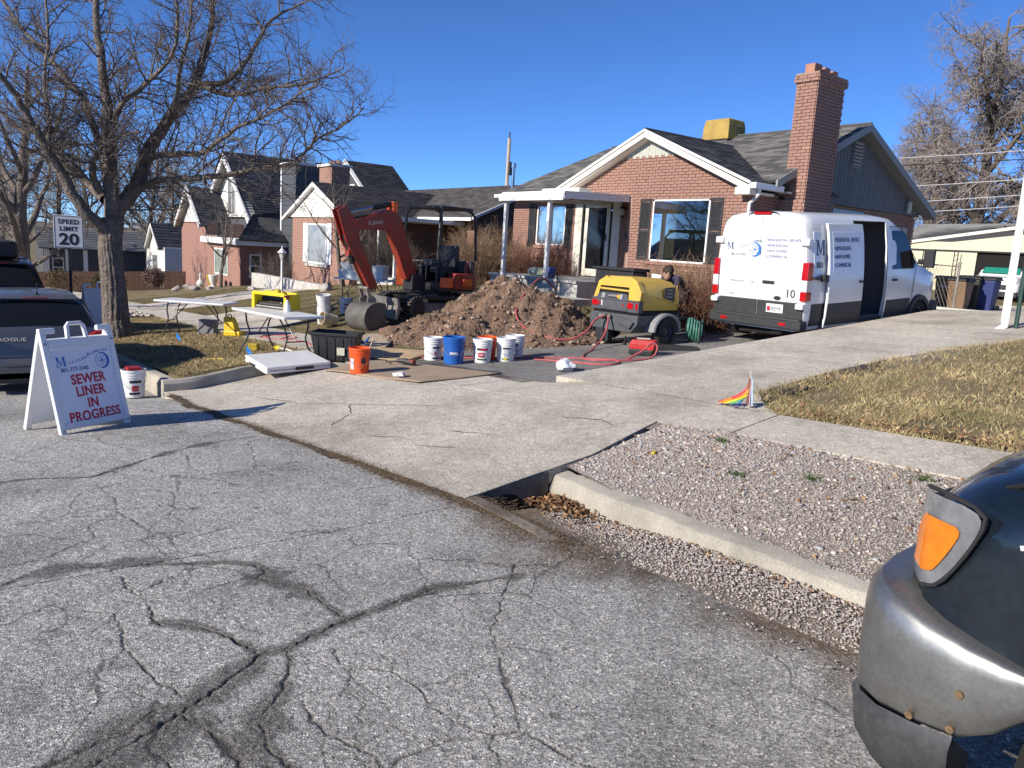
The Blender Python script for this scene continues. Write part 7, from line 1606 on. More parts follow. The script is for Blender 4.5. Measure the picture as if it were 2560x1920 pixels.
for x in (-30.17,-27.9):
    b=MB(); b.bb((x,12.45,.58),(x+.40,12.49,2.12)); rel(n1,b,'shutter',M_white)
b=MB(); b.bb((-29.9,12.42,.44),(-27.8,12.5,.54)); rel(n1,b,'window_sill',M_step)
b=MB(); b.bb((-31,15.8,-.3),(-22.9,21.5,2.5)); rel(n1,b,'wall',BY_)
relo(n1,shingles('roof',None,(-33,15.3,2.5),(-22.3,15.3,2.6),(-22.3,18.6,4.02),(-33,18.6,4.0),cols=DARKROOF)); relo(n1,shingles('roof',None,(-22.3,22,2.5),(-33,22,2.5),(-33,18.6,4.0),(-22.3,18.6,4.02),cols=DARKROOF))
b=MB(); b.prism([(15.8,1.55),(21.5,1.55),(21.5,2.4),(18.6,3.9),(15.8,2.6)],'x',-22.95,-22.86); rel(n1,b,'gable_backing',M_dside)
for i in range(11):
    z=1.56+i*.2
    y0=15.75 if z<2.55 else 15.8+(z-2.55)/1.4*2.8; y1=21.5 if z<2.4 else 21.5-(z-2.4)/1.5*2.9
    if y1-y0>.3: b=MB(); b.prism([(y0,z),(y1,z),(y1,z+.2),(y0,z+.2)],'x',-22.87,-22.83); rel(n1,b,'clapboard',M_dside)
b=MB()
for (y0,z0,y1,z1) in ((15.27,2.6,18.6,4.02),(18.6,4.02,22,2.5)): b.prism([(y0,z0),(y1,z1),(y1,z1-.10),(y0,z0-.10)],'x',-22.32,-22.25)
rel(n1,b,'rake_board',M_white)
b=MB(); b.bb((-25.9,15.2,2.45),(-22.3,15.32,2.56)); rel(n1,b,'gutter',M_white)
b=MB(); b.bb((-31.3,13.6,2.5),(-30.1,14.4,4.45)); ch1=rel(n1,b,'chimney',BX_); b=MB(); b.bb((-31.38,13.52,4.45),(-30.02,14.48,4.55)); b.build('chimney_cap',M_cream,ch1)
for i in range(3): b=MB(); b.cyl((-31.0+i*.35,14,4.55),(-31.0+i*.35,14,4.72),.11,n=8); b.build('flue',BX_,ch1)
b=MB(); b.cyl((-23.2,17.6,3.5),(-23.2,17.6,4.55),.06,n=8); b.cyl((-23.2,17.6,4.5),(-23.2,17.6,4.68),.09,n=8); rel(n1,b,'vent_pipe',M_chrome)
b=MB(); b.bb((-26,12.8,.0),(-23.3,15.6,.35)); rel(n1,b,'porch_slab',M_step)
for x in (-25.2,-24.0): b=MB(); b.bb((x-.05,13.2,.35),(x+.05,13.3,2.4)); rel(n1,b,'porch_post',M_white)
b=MB(); b.bb((-24.9,15.72,.4),(-24.0,15.79,2.3)); rel(n1,b,'door',mat('brown_door',(.12,.05,.025),rough=.5))
b=MB(); b.bb((-25.9,12.85,2.3),(-23.4,15.7,2.42)); rel(n1,b,'porch_roof',M_white)
b=MB(); b.bb((-32.0,11.0,-.9),(-24.8,11.25,-.02)); wl_=rel(n1,b,'retaining_wall',M_step)
# ---- tall gabled brick house further left
n2=thing('steep_gabled_house','brick house with steep white gables and slate roof far left','house',(-42,14,-1))
b=MB(); b.bb((-41.9,12.1,-1.6),(-36.8,16,1.0)); rel(n2,b,'wall',BR2)
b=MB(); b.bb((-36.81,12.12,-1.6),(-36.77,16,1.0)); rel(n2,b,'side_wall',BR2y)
b=MB(); b.bb((-42.1,11.8,1.0),(-36.5,16.2,1.28)); rel(n2,b,'porch_fascia',M_white)
win_s(n2,-40.6,-38.5,-.55,.75,12.1,(.55,.66,.55)); win_e(n2,12.55,13.1,-.5,.6,-36.77)
b=MB(); b.bb((-48.7,12.6,-1.8),(-41.9,17,2.0)); rel(n2,b,'wall',BR2)
b=MB(); b.bb((-48,14,1.0),(-39.9,20,2.4)); rel(n2,b,'wall',M_dside)
def gable_s(root,xc,zr,hw,ze,y,m=M_wside,rk=.35,depth=.5):
    for i in range(int((zr-ze)/.2)):
        z=ze+i*.2; w=hw*(zr-z)/(zr-ze); w2=hw*max(0,(zr-z-.2))/(zr-ze); b=MB(); b.prism([(xc-w,z),(xc+w,z),(xc+w2+.01,z+.197),(xc-w2-.01,z+.197)],'y',y,y+.06); rel(root,b,'clapboard',m)
    for s in (-1,1):
        d=Vector((s*hw,0,ze-zr)).normalized(); b=MB(); b.prism([(xc,zr+.25),(xc+s*(hw+.25),ze-.05),(xc+s*(hw+.25),ze-.05-rk),(xc,zr+.25-rk*1.3)],'y',y-depth,y-depth+.08); rel(root,b,'rake_board',M_white)
        b=MB(); b.prism([(xc,zr+.2),(xc+s*(hw+.22),ze-.1),(xc+s*(hw+.22),ze-.2),(xc,zr+.1)],'y',y-depth+.08,y); rel(root,b,'soffit',mat('grey_soffit',(.4,.39,.36)))
gable_s(n2,-43.9,5.6,3.9,2.3,14.0); gable_s(n2,-46.3,3.75,2.3,1.95,12.6,rk=.25,depth=.4)
relo(n2,shingles('roof',None,(-39.7,13.5,2.1),(-39.7,21,2.1),(-43.9,21,5.85),(-43.9,13.5,5.85),cols=SLATE,tab=.4,expo=.2)); relo(n2,shingles('roof',None,(-48.1,21,2.1),(-48.1,13.5,2.1),(-43.9,13.5,5.85),(-43.9,21,5.85),cols=SLATE,tab=.5,expo=.25))
relo(n2,shingles('roof',None,(-43.7,12.2,1.8),(-43.7,16,1.8),(-46.3,16,3.95),(-46.3,12.2,3.95),cols=SLATE,tab=.4,expo=.2)); relo(n2,shingles('roof',None,(-48.9,16,1.8),(-48.9,12.2,1.8),(-46.3,12.2,3.95),(-46.3,16,3.95),cols=SLATE,tab=.4,expo=.2))
win_s(n2,-44.5,-43.2,2.5,4.6,14.0,(.5,.5,.5))
# balcony with balusters
b=MB(); b.bb((-41.9,12.0,2.0),(-38.2,12.06,2.06)); b.bb((-41.9,12.0,1.35),(-38.2,12.06,1.40)); bal=rel(n2,b,'balcony_rail',M_black)
for i in range(26): b=MB(); b.bb((-41.85+i*.145,12.01,1.38),(-41.82+i*.145,12.04,2.02)); b.build('baluster',M_black,bal)
relo(n2,shingles('roof',None,(-36.4,11.9,1.25),(-36.4,16,1.25),(-39.7,16,2.9),(-38.2,13.2,2.5),cols=SLATE))
b=MB(); b.bb((-37.3,14.3,.0),(-35.6,16.2,4.9)); tw=rel(n2,b,'chimney_tower',M_dside)
for i in range(9): b=MB(); b.bb((-37.33,14.27,.6+i*.48),(-35.57,16.23,.64+i*.48)); b.build('clapboard',M_dside,tw)
b=MB(); b.bb((-37.35,14.24,.0),(-37.2,14.3,4.9)); b.bb((-37.4,14.2,4.85),(-35.5,16.3,4.98)); b.build('corner_trim',M_white,tw)
for i in range(4): b=MB(); b.bb((-37.1+i*.4,14.9,4.98),(-36.9+i*.4,15.3,5.35)); b.build('flue',M_chrome,tw)
# ---- dark-roofed house behind
n3=thing('dark_roofed_house','dark roofed house with grey gable peeking above the brick house','house',(-37,20,0))
b=MB(); b.bb((-42,18.5,-.5),(-35,20.6,3.2)); rel(n3,b,'wall',BY_); gable_s(n3,-38.3,5.4,3.2,3.3,18.4,M_dside,rk=.2,depth=.4)
relo(n3,shingles('roof',None,(-34.8,18,3.2),(-34.8,20.8,3.2),(-38.3,20.8,5.6),(-38.3,18,5.6),cols=DARKROOF,tab=.4,expo=.2)); relo(n3,shingles('roof',None,(-41.8,20.8,3.2),(-41.8,18,3.2),(-38.3,18,5.6),(-38.3,20.8,5.6),cols=DARKROOF,tab=.4,expo=.2))
win_s(n3,-38.8,-37.8,3.6,4.4,18.4,(.3,.3,.3))
# ---- small white gable house and grey house beyond the fence
n4=thing('white_gable_cottage','small white cottage gable beyond the wooden fence','house',(-56,13.2,-2)); b=MB(); b.bb((-59,12.9,-2.6),(-54,20,.3)); rel(n4,b,'wall',M_wside); gable_s(n4,-56.5,1.6,1.6,.3,12.9,rk=.15,depth=.3)
relo(n4,shingles('roof',None,(-54.2,12.6,.2),(-54.2,21,.2),(-56.5,21,1.9),(-56.5,12.6,1.9),cols=SLATE,tab=.5,expo=.3)); relo(n4,shingles('roof',None,(-58.8,21,.2),(-58.8,12.6,.2),(-56.5,12.6,1.9),(-56.5,21,1.9),cols=SLATE,tab=.5,expo=.3)); win_s(n4,-57.2,-55.8,-1.8,-.2,12.9,(.5,.55,.5))
n5=thing('grey_house','long grey clapboard house with white trim beyond the wooden fence','house',(-64,11,-3)); b=MB(); b.bb((-66,7.0,-4),(-62,13.5,-.2)); rel(n5,b,'wall',M_dside)
for i in range(14): b=MB(); b.bb((-62,7.0,-3.2+i*.22),(-61.96,13.5,-3.0+i*.22)); rel(n5,b,'clapboard',M_dside)
relo(n5,shingles('roof',None,(-61.6,6.7,-.25),(-61.6,13.8,-.25),(-64,13.8,1.2),(-64,6.7,1.2),cols=((.2,.2,.2),(.24,.24,.23)),tab=.6,expo=.3)); 
for y in (7.05,8.3,9.4): b=MB(); b.bb((-61.95,y,-3),(-61.9,y+.28,-.3)); rel(n5,b,'corner_trim',M_white)
win_e(n5,7.5,8.2,-2.2,-.9,-61.93)
# ---- board fence
fe=thing('wooden_fence','reddish brown wooden board fence across the far left','fence',(-50,8,-2.2)); MFc=mat('fence_cedar',(.075,.036,.022),rough=.85,var=.3,vscale=5,obvar=.25)
A=Vector((-54.5,4.2,0)); B=Vector((-47.5,13.2,0)); n=76; me=box_mesh('picket',(.135,.02,1.25),MFc); dirn=(B-A).normalized(); ang=math.atan2(dirn.y,dirn.x)
for i in range(n):
    p=A.lerp(B,(i+.5)/n); zt=lerp(p.x,[(-54.5,-2.45),(-47.5,-1.75)]); o=bpy.data.objects.new('picket',me); COL.objects.link(o); o.location=(p.x,p.y,zt+.3+rnd.uniform(-.015,.015)); o.rotation_euler=(0,0,ang); relo(fe,o)
b=MB()
for dz in (-.1,.6): b.tube([(A.x-.05,A.y,-2.45+dz),(B.x-.05,B.y,-1.75+dz)],.04,4)
rel(fe,b,'rail',MFc)
# ---- cream garage at the right rear
ga=thing('cream_garage','cream clapboard garage with dark open bay behind the trash bins','garage',(-13,36,1)); MC=mat('cream_siding',(.62,.58,.42),rough=.6,var=.05,obvar=.03)
GYf=34.0
for i in range(9):
    z=.7+i*.215; b=MB(); b.bb((-16.6,GYf,z),(-13.6,GYf+.06,z+.212)); rel(ga,b,'clapboard',MC)
for i in range(9):
    z=2.62+i*.16; x0=-16.9+ (i*1.15 if i>1 else 0); b=MB(); b.prism([(x0,z),(-6,z),(-6,z+.158),(x0+ (1.15 if i>0 else 0),z+.158)],'y',GYf-.03,GYf+.06); rel(ga,b,'clapboard',MC)
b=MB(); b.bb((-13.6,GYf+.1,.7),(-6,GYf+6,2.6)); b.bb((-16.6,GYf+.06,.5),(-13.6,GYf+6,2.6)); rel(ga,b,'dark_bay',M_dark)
b=MB(); b.bb((-17.1,GYf-.05,2.56),(-6,GYf+.0,2.62)); rel(ga,b,'door_header',M_black)
b=MB(); b.prism([(-16.9,2.86),(-6,4.62),(-6,4.5),(-16.9,2.74)],'y',GYf-.12,GYf-.02); rel(ga,b,'rake_board',M_cream)
b=MB(); b.bb((-18.2,36.5,.5),(-6,41,2.7)); rel(ga,b,'rear_wall',MC)
relo(ga,shingles('roof',None,(-18.5,35.2,2.75),(-5,36.2,3.0),(-5,39.5,4.25),(-18.5,39.5,3.98),cols=((.17,.165,.16),(.2,.195,.19)),tab=.5,expo=.2))
b=MB(); 
for x in (-14.9,-14.1): b.bb((x,37.8,3.75),(x+.7,38.4,3.85))
rel(ga,b,'roof_vent',M_flash)
for x in (-15.6,-14.35):
    b=MB()
    for dx in (0,.14): b.bb((x+dx,GYf-.3,.6),(x+dx+.03,GYf-.27,2.6))
    for i in range(9): b.tube([(x+.015,GYf-.285,.75+i*.2),(x+.155,GYf-.285,.85+i*.2)],.008,4)
    rel(ga,b,'iron_post',M_black)
# vehicle in the bay
pv=thing('parked_van','white vehicle with green tinted windshield inside the cream garage','van',(-12.6,33.4,.66)); b=MB(); b.loft([[(x*k,y,z) for x,z in ((-.85,.25),(.85,.25),(.88,.7),(.78,zt-.05),(-.78,zt-.05),(-.88,.7))] for y,zt,k in ((0,.95,.95),(.1,1.0,1),(.5,1.08,1),(.9,1.5,.97),(3,1.55,.97))]); b.build('body',M_vanw,pv,bevel=.04)
b=MB(); b.quad((-.68,.50,1.10),(.68,.50,1.10),(.62,.86,1.46),(-.62,.86,1.46)); b.v=[(v[0],v[1]-.02,v[2]+.02) for v in b.v]; b.build('windshield',mat('green_glass',(.02,.22,.16),rough=.15),pv)
b=MB(); b.bb((-.6,-.03,.5),(.6,.02,.68)); b.build('grille',M_black,pv); b=MB(); b.bb((-.88,-.06,.22),(.88,.06,.42)); b.build('bumper',M_black,pv)
for s in (-1,1): b=MB(); b.bb((s*.72-.1,-.035,.72),(s*.72+.1,.0,.86)); b.build('headlamp',M_clearlens,pv)
for s in (-1,1):
    k=MB(); k.lathe([(0,-.1),(.3,-.1),(.3,.1),(0,.1)],16,(s*.75,.5,.28),(1,0,0)); k.build('wheel',M_rubber,pv)
# ---- trash bins
def bin_(label,x,y,z,m,rz_=0.,k=1.,txt=None):
    t=thing('trash_bin',label,'trash bin',(x,y,z),rz_,'wheeled trash bins'); t.scale=(k,k,k); b=MB(); b.loft([[(sx*.26*q,sy*.28*q,zq) for sx,sy in ((-1,-1),(1,-1),(1,1),(-1,1))] for zq,q in ((.04,.78),(.86,1.0))]); b.build('bin_body',m,t,bevel=.03); b=MB(); b.bb((-.29,-.31,.86),(.29,.31,.90)); b.prism([(-.31,.90),(.31,.90),(.2,.96),(-.25,.95)],'x',-.27,.27); b.build('bin_lid',m if txt else M_black,t,bevel=.015)
    for s in (-1,1): w=MB(); w.lathe([(0,-.03),(.10,-.03),(.10,.03),(0,.03)],14,(s*.26,.22,.10),(1,0,0)); w.build('wheel',M_rubber,t)
    if txt: text(txt,.16,M_tt,t,(0,-.285,.66),FACE_S)
    return t
MBn=mat('bin_brown',(.20,.125,.075),rough=.6,var=.12); MBg=mat('bin_dark_green',(.03,.035,.025),rough=.6); MBb=mat('bin_blue',(.015,.03,.14),rough=.55)
bin_('brown trash bin with house number nearest the van front',-9.55,22.3,.66,MBn,.2,.95,'4200'); bin_('narrow brown trash bin beside the fence post',-8.95,21.7,.64,MBn,.1,.95); bin_('dark trash bin between the brown and blue bins',-9.0,22.5,.66,MBg,.1,1.0); bin_('blue recycling bin at the right of the bins',-8.72,22.75,.66,MBb,.1,1.0)
# ---- chain link fence
cf=thing('chain_link_fence','short run of chain link fence behind the van','fence',(-9,21,.66)); b=MB(); b.cyl((-8.72,20.9,.6),(-8.72,20.9,1.9),.035,n=8); b.lathe([(0,.05),(.04,.03),(.045,0)],8,(-8.72,20.9,1.9)); rel(cf,b,'fence_post',M_steel); b=MB(); b.tube([(-8.72,20.9,1.82),(-10.2,21.0,1.86)],.02,6); rel(cf,b,'top_rail',M_steel)
b=MB()
for i in range(17):
    x=-8.72-i*.09; b.tube([(x,20.92,.7),(x-.5 if x-.5>-10.2 else -10.2,20.95,min(1.8,.7+1.1*(1 if x-.5>-10.2 else (x+10.2)/.5)))],.004,3); b.tube([(x,20.92,1.8),(max(-10.2,x-.5),20.95,1.8-1.1*min(1,(x+10.2)/.5))],.004,3)
o=rel(cf,b,'wire_mesh',M_steel); tag(o,kind='stuff')
b=MB(); b.bb((-10.1,17.6,.2),(-7.3,17.9,.85)); o=b.build('low_wall',M_step,None,bevel=.01); tag(o,'low concrete wall between the van front and the bins','wall'); o.location=(-.1,2.5,-.05)
ch=thing('folding_chair','dark folding chair leaning by the chain link fence','chair',(-9.9,20.2,.62)); b=MB(); b.tube([(-.2,0,0),(-.2,.3,.8)],.015,5); b.tube([(.2,0,0),(.2,.3,.8)],.015,5); b.tube([(-.2,.35,0),(-.2,.0,.5)],.015,5); b.tube([(.2,.35,0),(.2,.0,.5)],.015,5); b.build('chair_frame',M_steel,ch); b=MB(); b.box((0,.26,.65),(.4,.02,.3),rot=rx(-.3)); b.build('backrest',M_black,ch); b=MB(); b.box((0,.1,.42),(.4,.36,.03)); b.build('seat',M_black,ch)
# ---- carport corner at the right edge: white downspout and green post
b=MB(); b.tube([(-5.28,14.62,4.6),(-5.02,14.0,.95)],.06,4); b.tube([(-5.02,14.0,.95),(-5.0,13.96,.84),(-5.12,13.86,.72),(-5.2,13.8,.68)],.06,4); ds=b.build('downspout',M_white); tag(ds,'white downspout with kicked out foot at the right edge','downspout')
b=MB(); b.tube([(-5.13,14.68,4.6),(-4.86,14.05,.66)],.035,8); b.lathe([(0,.0),(.10,0),(.09,.04),(.04,.06)],10,(-4.86,14.05,.66)); gpst=b.build('carport_post',mat('post_green',(.015,.05,.035),rough=.5)); tag(gpst,'dark green steel post beside the white downspout','post')
b=MB(); b.bb((-5.0,14.2,4.58),(6,20,4.72)); b.bb((-5.05,14.15,4.56),(-4.95,20,4.76)); cpo=b.build('carport_roof',M_white); tag(cpo,'white carport roof held up by the green post','carport'); cpo.location=(0,.3,0)
for x in (-4.9,3.8):
    b=MB(); b.cyl((x+.3,19.6,.6),(x+.3,19.6,4.6),.04,n=8); b.build('carport_leg',MATS['post_green'],cpo)
b=MB(); b.bb((-4.4,18.5,.5),(-2.8,19.2,1.6)); o=b.build('stone_wall',mat('pale_stone',(.42,.40,.36),rough=.9,var=.5,vscale=7,bump=.04,bscale=9)); tag(o,'pale rubble stone wall beneath the carport','wall')
# ---- utility pole, wires
up=thing('utility_pole','bare wooden utility pole standing behind the roofs','utility pole',(-49.8,37.2,0)); b=MB(); b.cyl((0,0,0),(0,0,10.0),.17,.13,n=8); b.build('pole',mat('pole_wood',(.55,.43,.32),rough=.9,var=.2),up); b=MB(); b.cyl((0,0,10),(0,0,10.5),.06,n=6); b.bb((.2,-.1,7.2),(.45,.1,8.2)); b.build('insulator',M_black,up)
for k,(z0,z1,m) in enumerate(((4.75,5.55,M_white),(4.55,5.2,M_black),(3.95,4.75,M_white),(3.5,4.3,M_white),(3.2,3.95,M_white))):
    a=Vector((-11.3-.1*k,22.2,z0)); c=Vector((-3.0,33.5,z1+1.6)); pts=[a.lerp(c,i/8)-Vector((0,0,.25*math.sin(math.pi*i/8))) for i in range(9)]; b=MB(); b.tube(pts,.012 if m is M_black else .011,5); o=b.build('power_line',m); tag(o,['top white service cable running off the side gable','black service cable just under the top white one','second white cable below the black one','third white cable crossing the willow trunk','lowest thin white cable above the garage roof'][k],'cable','service cables')

# ================================================================= TREES AND SHRUBS
M_bark=mat('tree_bark',(.21,.175,.145),rough=1,col2=(.105,.086,.07),vscale=7,bump=.05,bscale=18,fine=.25)
M_twig=mat('twig_bark',(.15,.122,.105),rough=.95,var=.3,vscale=3)
M_twig2=mat('twig_grey',(.30,.255,.22),rough=.95,var=.3,vscale=3)
class Grower:
    """collects tapered branch tubes into numpy buffers"""
    def __init__(s,seed): s.V=[];s.F=[];s.n=0; s.q=np.random.default_rng(seed)
    def tube(s,P,R,k=5):
        P=np.asarray(P,float); R=np.asarray(R,float); m=len(P)
        T=np.gradient(P,axis=0); T/=np.linalg.norm(T,axis=1)[:,None]+1e-9
        up=np.array([.31,.22,.92]) if abs(T[0,2])<.9 else np.array([1.,.1,.05])
        A=np.cross(T,up); A/=np.linalg.norm(A,axis=1)[:,None]+1e-9; B=np.cross(A,T)
        t=np.arange(k)*2*np.pi/k
        v=P[:,None]+(A[:,None]*np.cos(t)[None,:,None]+B[:,None]*np.sin(t)[None,:,None])*R[:,None,None]
        idx=np.arange(m*k).reshape(m,k); a=idx[:-1]; b=idx[1:]
        f=np.stack([a,np.roll(a,-1,1),np.roll(b,-1,1),b],-1).reshape(-1,4)
        s.V.append(v.reshape(-1,3)); s.F.append(f+s.n); s.n+=m*k
    def branch(s,p,d,L,r,n,wob,lift,k,tip=.35):
        q=s.q; P=[np.array(p,float)]; d=np.array(d,float); d/=np.linalg.norm(d); st=L/n
        for i in range(n):
            d=d+q.normal(0,wob,3); d[2]+=lift; d/=np.linalg.norm(d); P.append(P[-1]+d*st)
        P=np.array(P); R=r*(1-(1-tip)*np.linspace(0,1,n+1)); s.tube(P,R,k); return P,R
    def obj(s,name,m,parent):
        return npmesh(name,np.concatenate(s.V),np.concatenate(s.F),m,None,parent,smooth=True)
SIGHT=np.array([-19.36,2.68,1.40])-np.array([0,0,EYE])
def sub(g,P,R,levels,dens,ln,rr,spread,lift,wob,i0=.15):
    """spawn children along the polyline P"""
    q=g.q; L=np.linalg.norm(np.diff(P,axis=0),axis=1).sum(); cnt=max(1,int(L*dens[0]))
    for c in range(cnt):
        t=i0+(1-i0)*(c+q.random())/cnt; f=t*(len(P)-1); i=min(int(f),len(P)-2); p=P[i]+(P[i+1]-P[i])*(f-i); d=P[i+1]-P[i]; d/=np.linalg.norm(d)+1e-9
        a=q.normal(size=3); a-=d*a.dot(d); a/=np.linalg.norm(a)+1e-9
        if SIGHT is not None:
            ab=SIGHT; tt=p.dot(ab)/(ab@ab) if False else (p-np.array([0,0,EYE])).dot(ab)/(ab@ab)
            if .5<tt<1.02 and np.linalg.norm(p-np.array([0,0,EYE])-ab*tt)<.75: continue
        dd=d*q.uniform(.25,.8)+a*spread*q.uniform(.6,1.1); l=ln[0]*q.uniform(.5,1.25)*(1.1-.55*t); r=min(R[i]*.7,rr[0]*q.uniform(.7,1.2))
        P2,R2=g.branch(p,dd,l,r,6 if levels>1 else 4,wob,lift,5 if levels>2 else 4 if levels>1 else 3)
        if levels>1: sub(g,P2,R2,levels-1,dens[1:],ln[1:],rr[1:],spread,lift,wob,.1)
LIMB={'trunk':[(-17.17,3.16,-0.75),(-17.2,3.17,-0.45),(-17.26,3.17,-0.23),(-17.39,3.17,0.33),(-17.52,3.16,0.88),(-17.6,3.17,1.28),(-17.64,3.24,1.73)],
'L1':[(-17.62,3.15,1.28),(-17.52,2.94,1.59),(-17.49,2.66,1.87),(-17.54,2.36,2.48),(-17.51,2.11,2.93),(-17.45,1.89,3.34),(-17.41,1.66,3.79),(-17.36,1.41,4.13),(-17.4,1.08,4.6)],
'L1b':[(-17.98,3.24,2.65),(-18.43,3.2,3.15),(-19.09,3.01,4.12),(-19.68,2.79,4.62),(-20.35,2.47,5.18),(-21.1,2.09,5.84),(-21.81,1.79,6.62)],
'C':[(-17.64,3.24,1.6),(-17.66,3.23,2.43),(-17.71,3.23,3.28),(-17.7,3.21,3.88),(-17.76,3.15,4.59),(-17.84,3.1,5.4),(-17.93,3.07,6.33),(-17.98,3.05,7.2)],
'C2':[(-17.76,3.25,3.42),(-17.37,3.4,3.94),(-16.87,3.62,4.17),(-16.38,3.82,4.43),(-15.92,4.02,4.8),(-15.65,4.03,5.36),(-15.47,3.94,6.0)],
'R':[(-17.64,3.24,1.6),(-17.71,3.39,1.98),(-17.7,3.69,2.37),(-17.78,3.95,3.1),(-17.78,4.3,3.7),(-17.75,4.64,4.2),(-17.75,4.92,4.63),(-17.86,5.11,5.21),(-17.99,5.33,5.97),(-18.21,5.44,6.73),(-18.39,5.59,7.53)],
'R2':[(-17.71,4.97,4.6),(-17.56,5.48,4.74),(-17.6,5.79,5.04),(-17.65,6.18,5.66),(-17.72,6.51,6.21),(-17.62,7.03,6.59),(-17.5,7.55,6.91)],
'R3':[(-17.73,4.96,4.64),(-17.09,5.33,4.41),(-16.55,5.62,4.4),(-16.18,5.74,4.48),(-15.53,6.21,4.54),(-15.01,6.52,4.66),(-14.54,6.78,4.83)],
'R4':[(-17.77,3.95,3.03),(-17.12,4.3,3.09),(-16.44,4.68,3.11),(-15.96,4.88,3.37),(-15.42,5.14,3.62),(-14.84,5.46,3.84),(-14.3,5.72,4.1),(-13.78,5.97,4.34)],
'R5':[(-17.66,3.73,2.33),(-17.36,4.02,2.54),(-16.85,4.55,2.61),(-16.34,5.09,2.71),(-15.84,5.62,2.88),(-15.45,6.01,2.98),(-15.19,6.27,3.23),(-14.98,6.46,3.5),(-14.63,6.84,3.79),(-14.36,7.15,4.14)],
'L2':[(-17.81,3.13,2.08),(-18.39,3.0,2.32),(-19.06,2.82,2.73),(-19.69,2.61,2.9),(-20.46,2.35,3.51),(-21.08,2.11,3.52),(-21.81,1.8,3.8)],
'S':[(-17.67,3.02,2.22),(-17.58,2.89,2.52),(-17.39,2.89,2.81),(-17.13,2.96,3.03),(-16.71,3.23,3.26),(-16.26,3.49,3.33)],
'Rb':[(-17.67,4.27,3.68),(-17.33,4.41,4.17),(-17.1,4.44,4.76),(-16.83,4.53,5.34),(-16.61,4.55,5.97),(-16.38,4.57,6.49)],
'Lc':[(-18.11,2.18,2.98),(-18.41,2.3,3.57),(-18.86,2.28,4.38),(-19.2,2.42,5.23),(-19.61,2.47,6.09),(-20.05,2.44,6.8)]}
RAD={'trunk':(.36,.22),'L1':(.15,.035),'L1b':(.10,.03),'C':(.17,.035),'C2':(.07,.02),'R':(.19,.035),'R2':(.08,.015),'R3':(.07,.012),'R4':(.075,.012),'R5':(.085,.012),'L2':(.10,.02),'S':(.09,.015),'Rb':(.06,.015),'Lc':(.06,.015)}
def densify(P,n=4):
    P=[Vector(p) for p in P]; out=[]
    for i in range(len(P)-1):
        p0=P[max(0,i-1)];p1=P[i];p2=P[i+1];p3=P[min(len(P)-1,i+2)]
        for k in range(n):
            t=k/n; out.append(.5*((2*p1)+(p2-p0)*t+(2*p0-5*p1+4*p2-p3)*t*t+(3*p1-p0-3*p2+p3)*t**3))
    out.append(P[-1]); return np.array([tuple(p) for p in out])
tr=thing('maple_tree','large bare spreading tree with grey ridged trunk at the left kerb','tree',(-17.17,3.16,-.7)); TI=Matrix.Translation((17.17,-3.16,.7))
gt=Grower(1); gl=Grower(2); gtw=Grower(3)
# trunk with vertical bark ridges
P=densify(LIMB['trunk'],12); m=len(P); k=72; R=np.interp(np.linspace(0,1,m),[0,.1,.25,.6,1],[.38,.30,.255,.225,.215]); t=np.arange(k)*2*np.pi/k
vv=[]
for i in range(m):
    h=i/m; rid=1.02-.085*np.abs(np.sin(t*9+1.3*np.sin(h*8+t)+h*2))**3-.05*np.abs(np.sin(t*14+1.1*np.sin(h*13)-h*4))**4+gt.q.normal(0,.006,k)
    vv.append(np.stack([P[i,0]+R[i]*rid*np.cos(t),P[i,1]+R[i]*rid*np.sin(t),np.full(k,P[i,2])],-1))
idx=np.arange(m*k).reshape(m,k); f=np.stack([idx[:-1],np.roll(idx[:-1],-1,1),np.roll(idx[1:],-1,1),idx[1:]],-1).reshape(-1,4)
o=npmesh('trunk',np.concatenate(vv),f,M_bark,None,tr,smooth=True); o.matrix_parent_inverse=TI
for kx,pts in LIMB.items():
    if kx=='trunk': continue
    P=densify(pts,4); r0,r1=RAD[kx]; R=r0+(r1-r0)*np.linspace(0,1,len(P))**.8; q=gl.q; P[1:]+=q.normal(0,.009,(len(P)-1,3)); gl.tube(P,R,9)
    sub(gtw,P,R,3,(6.2,9.5,11),(1.3,.68,.28),(.020,.0100,.0068),.9,.06,.16,.08)
o=gl.obj('limbs',M_bark,tr); o.matrix_parent_inverse=TI
o=gtw.obj('crown',M_twig,tr); o.matrix_parent_inverse=TI
# generic bare trees built once per kind and copied
def bare_tree(name,label,loc,h,seed,spread=.6,lift=.06,dens=((2.0,3.2,4.),),trunk_r=.22,lean=(0,0),m=None,limbs=7,droop=0.,fork=.3,group='bare trees',tw=1.0,wob=.15):
    t=thing(name,label,'tree',loc,0,group); a=Grower(seed); c=Grower(seed+50); q=a.q
    P,R=a.branch((0,0,-.2),(lean[0],lean[1],1),h*.92,trunk_r,12,.05,.02,9,.14)
    for i in range(limbs):
        f=fork+(.95-fork)*(i+q.random()*.6)/limbs; k_=min(int(f*12),11); ang=i*2.4+q.uniform(-.4,.4); d=np.array([math.cos(ang),math.sin(ang),q.uniform(.5,1.1)]); P2,R2=a.branch(P[k_],d,h*q.uniform(.34,.55)*(1.25-f*.6),R[k_]*.62,9,.11,lift,7,.2); sub(c,P2,R2,3,dens[0],(h*.16,h*.085,h*.045),(.035*h/10,.014*h/10*tw,.007*h/10*tw),spread,lift-droop,wob,.1)
    sub(c,P[5:],R[5:],3,dens[0],(h*.16,h*.085,h*.045),(.035*h/10,.014*h/10*tw,.007*h/10*tw),spread,lift-droop,wob,.1)
    a.obj('trunk',M_bark,t); c.obj('crown',m or M_twig,t); return t
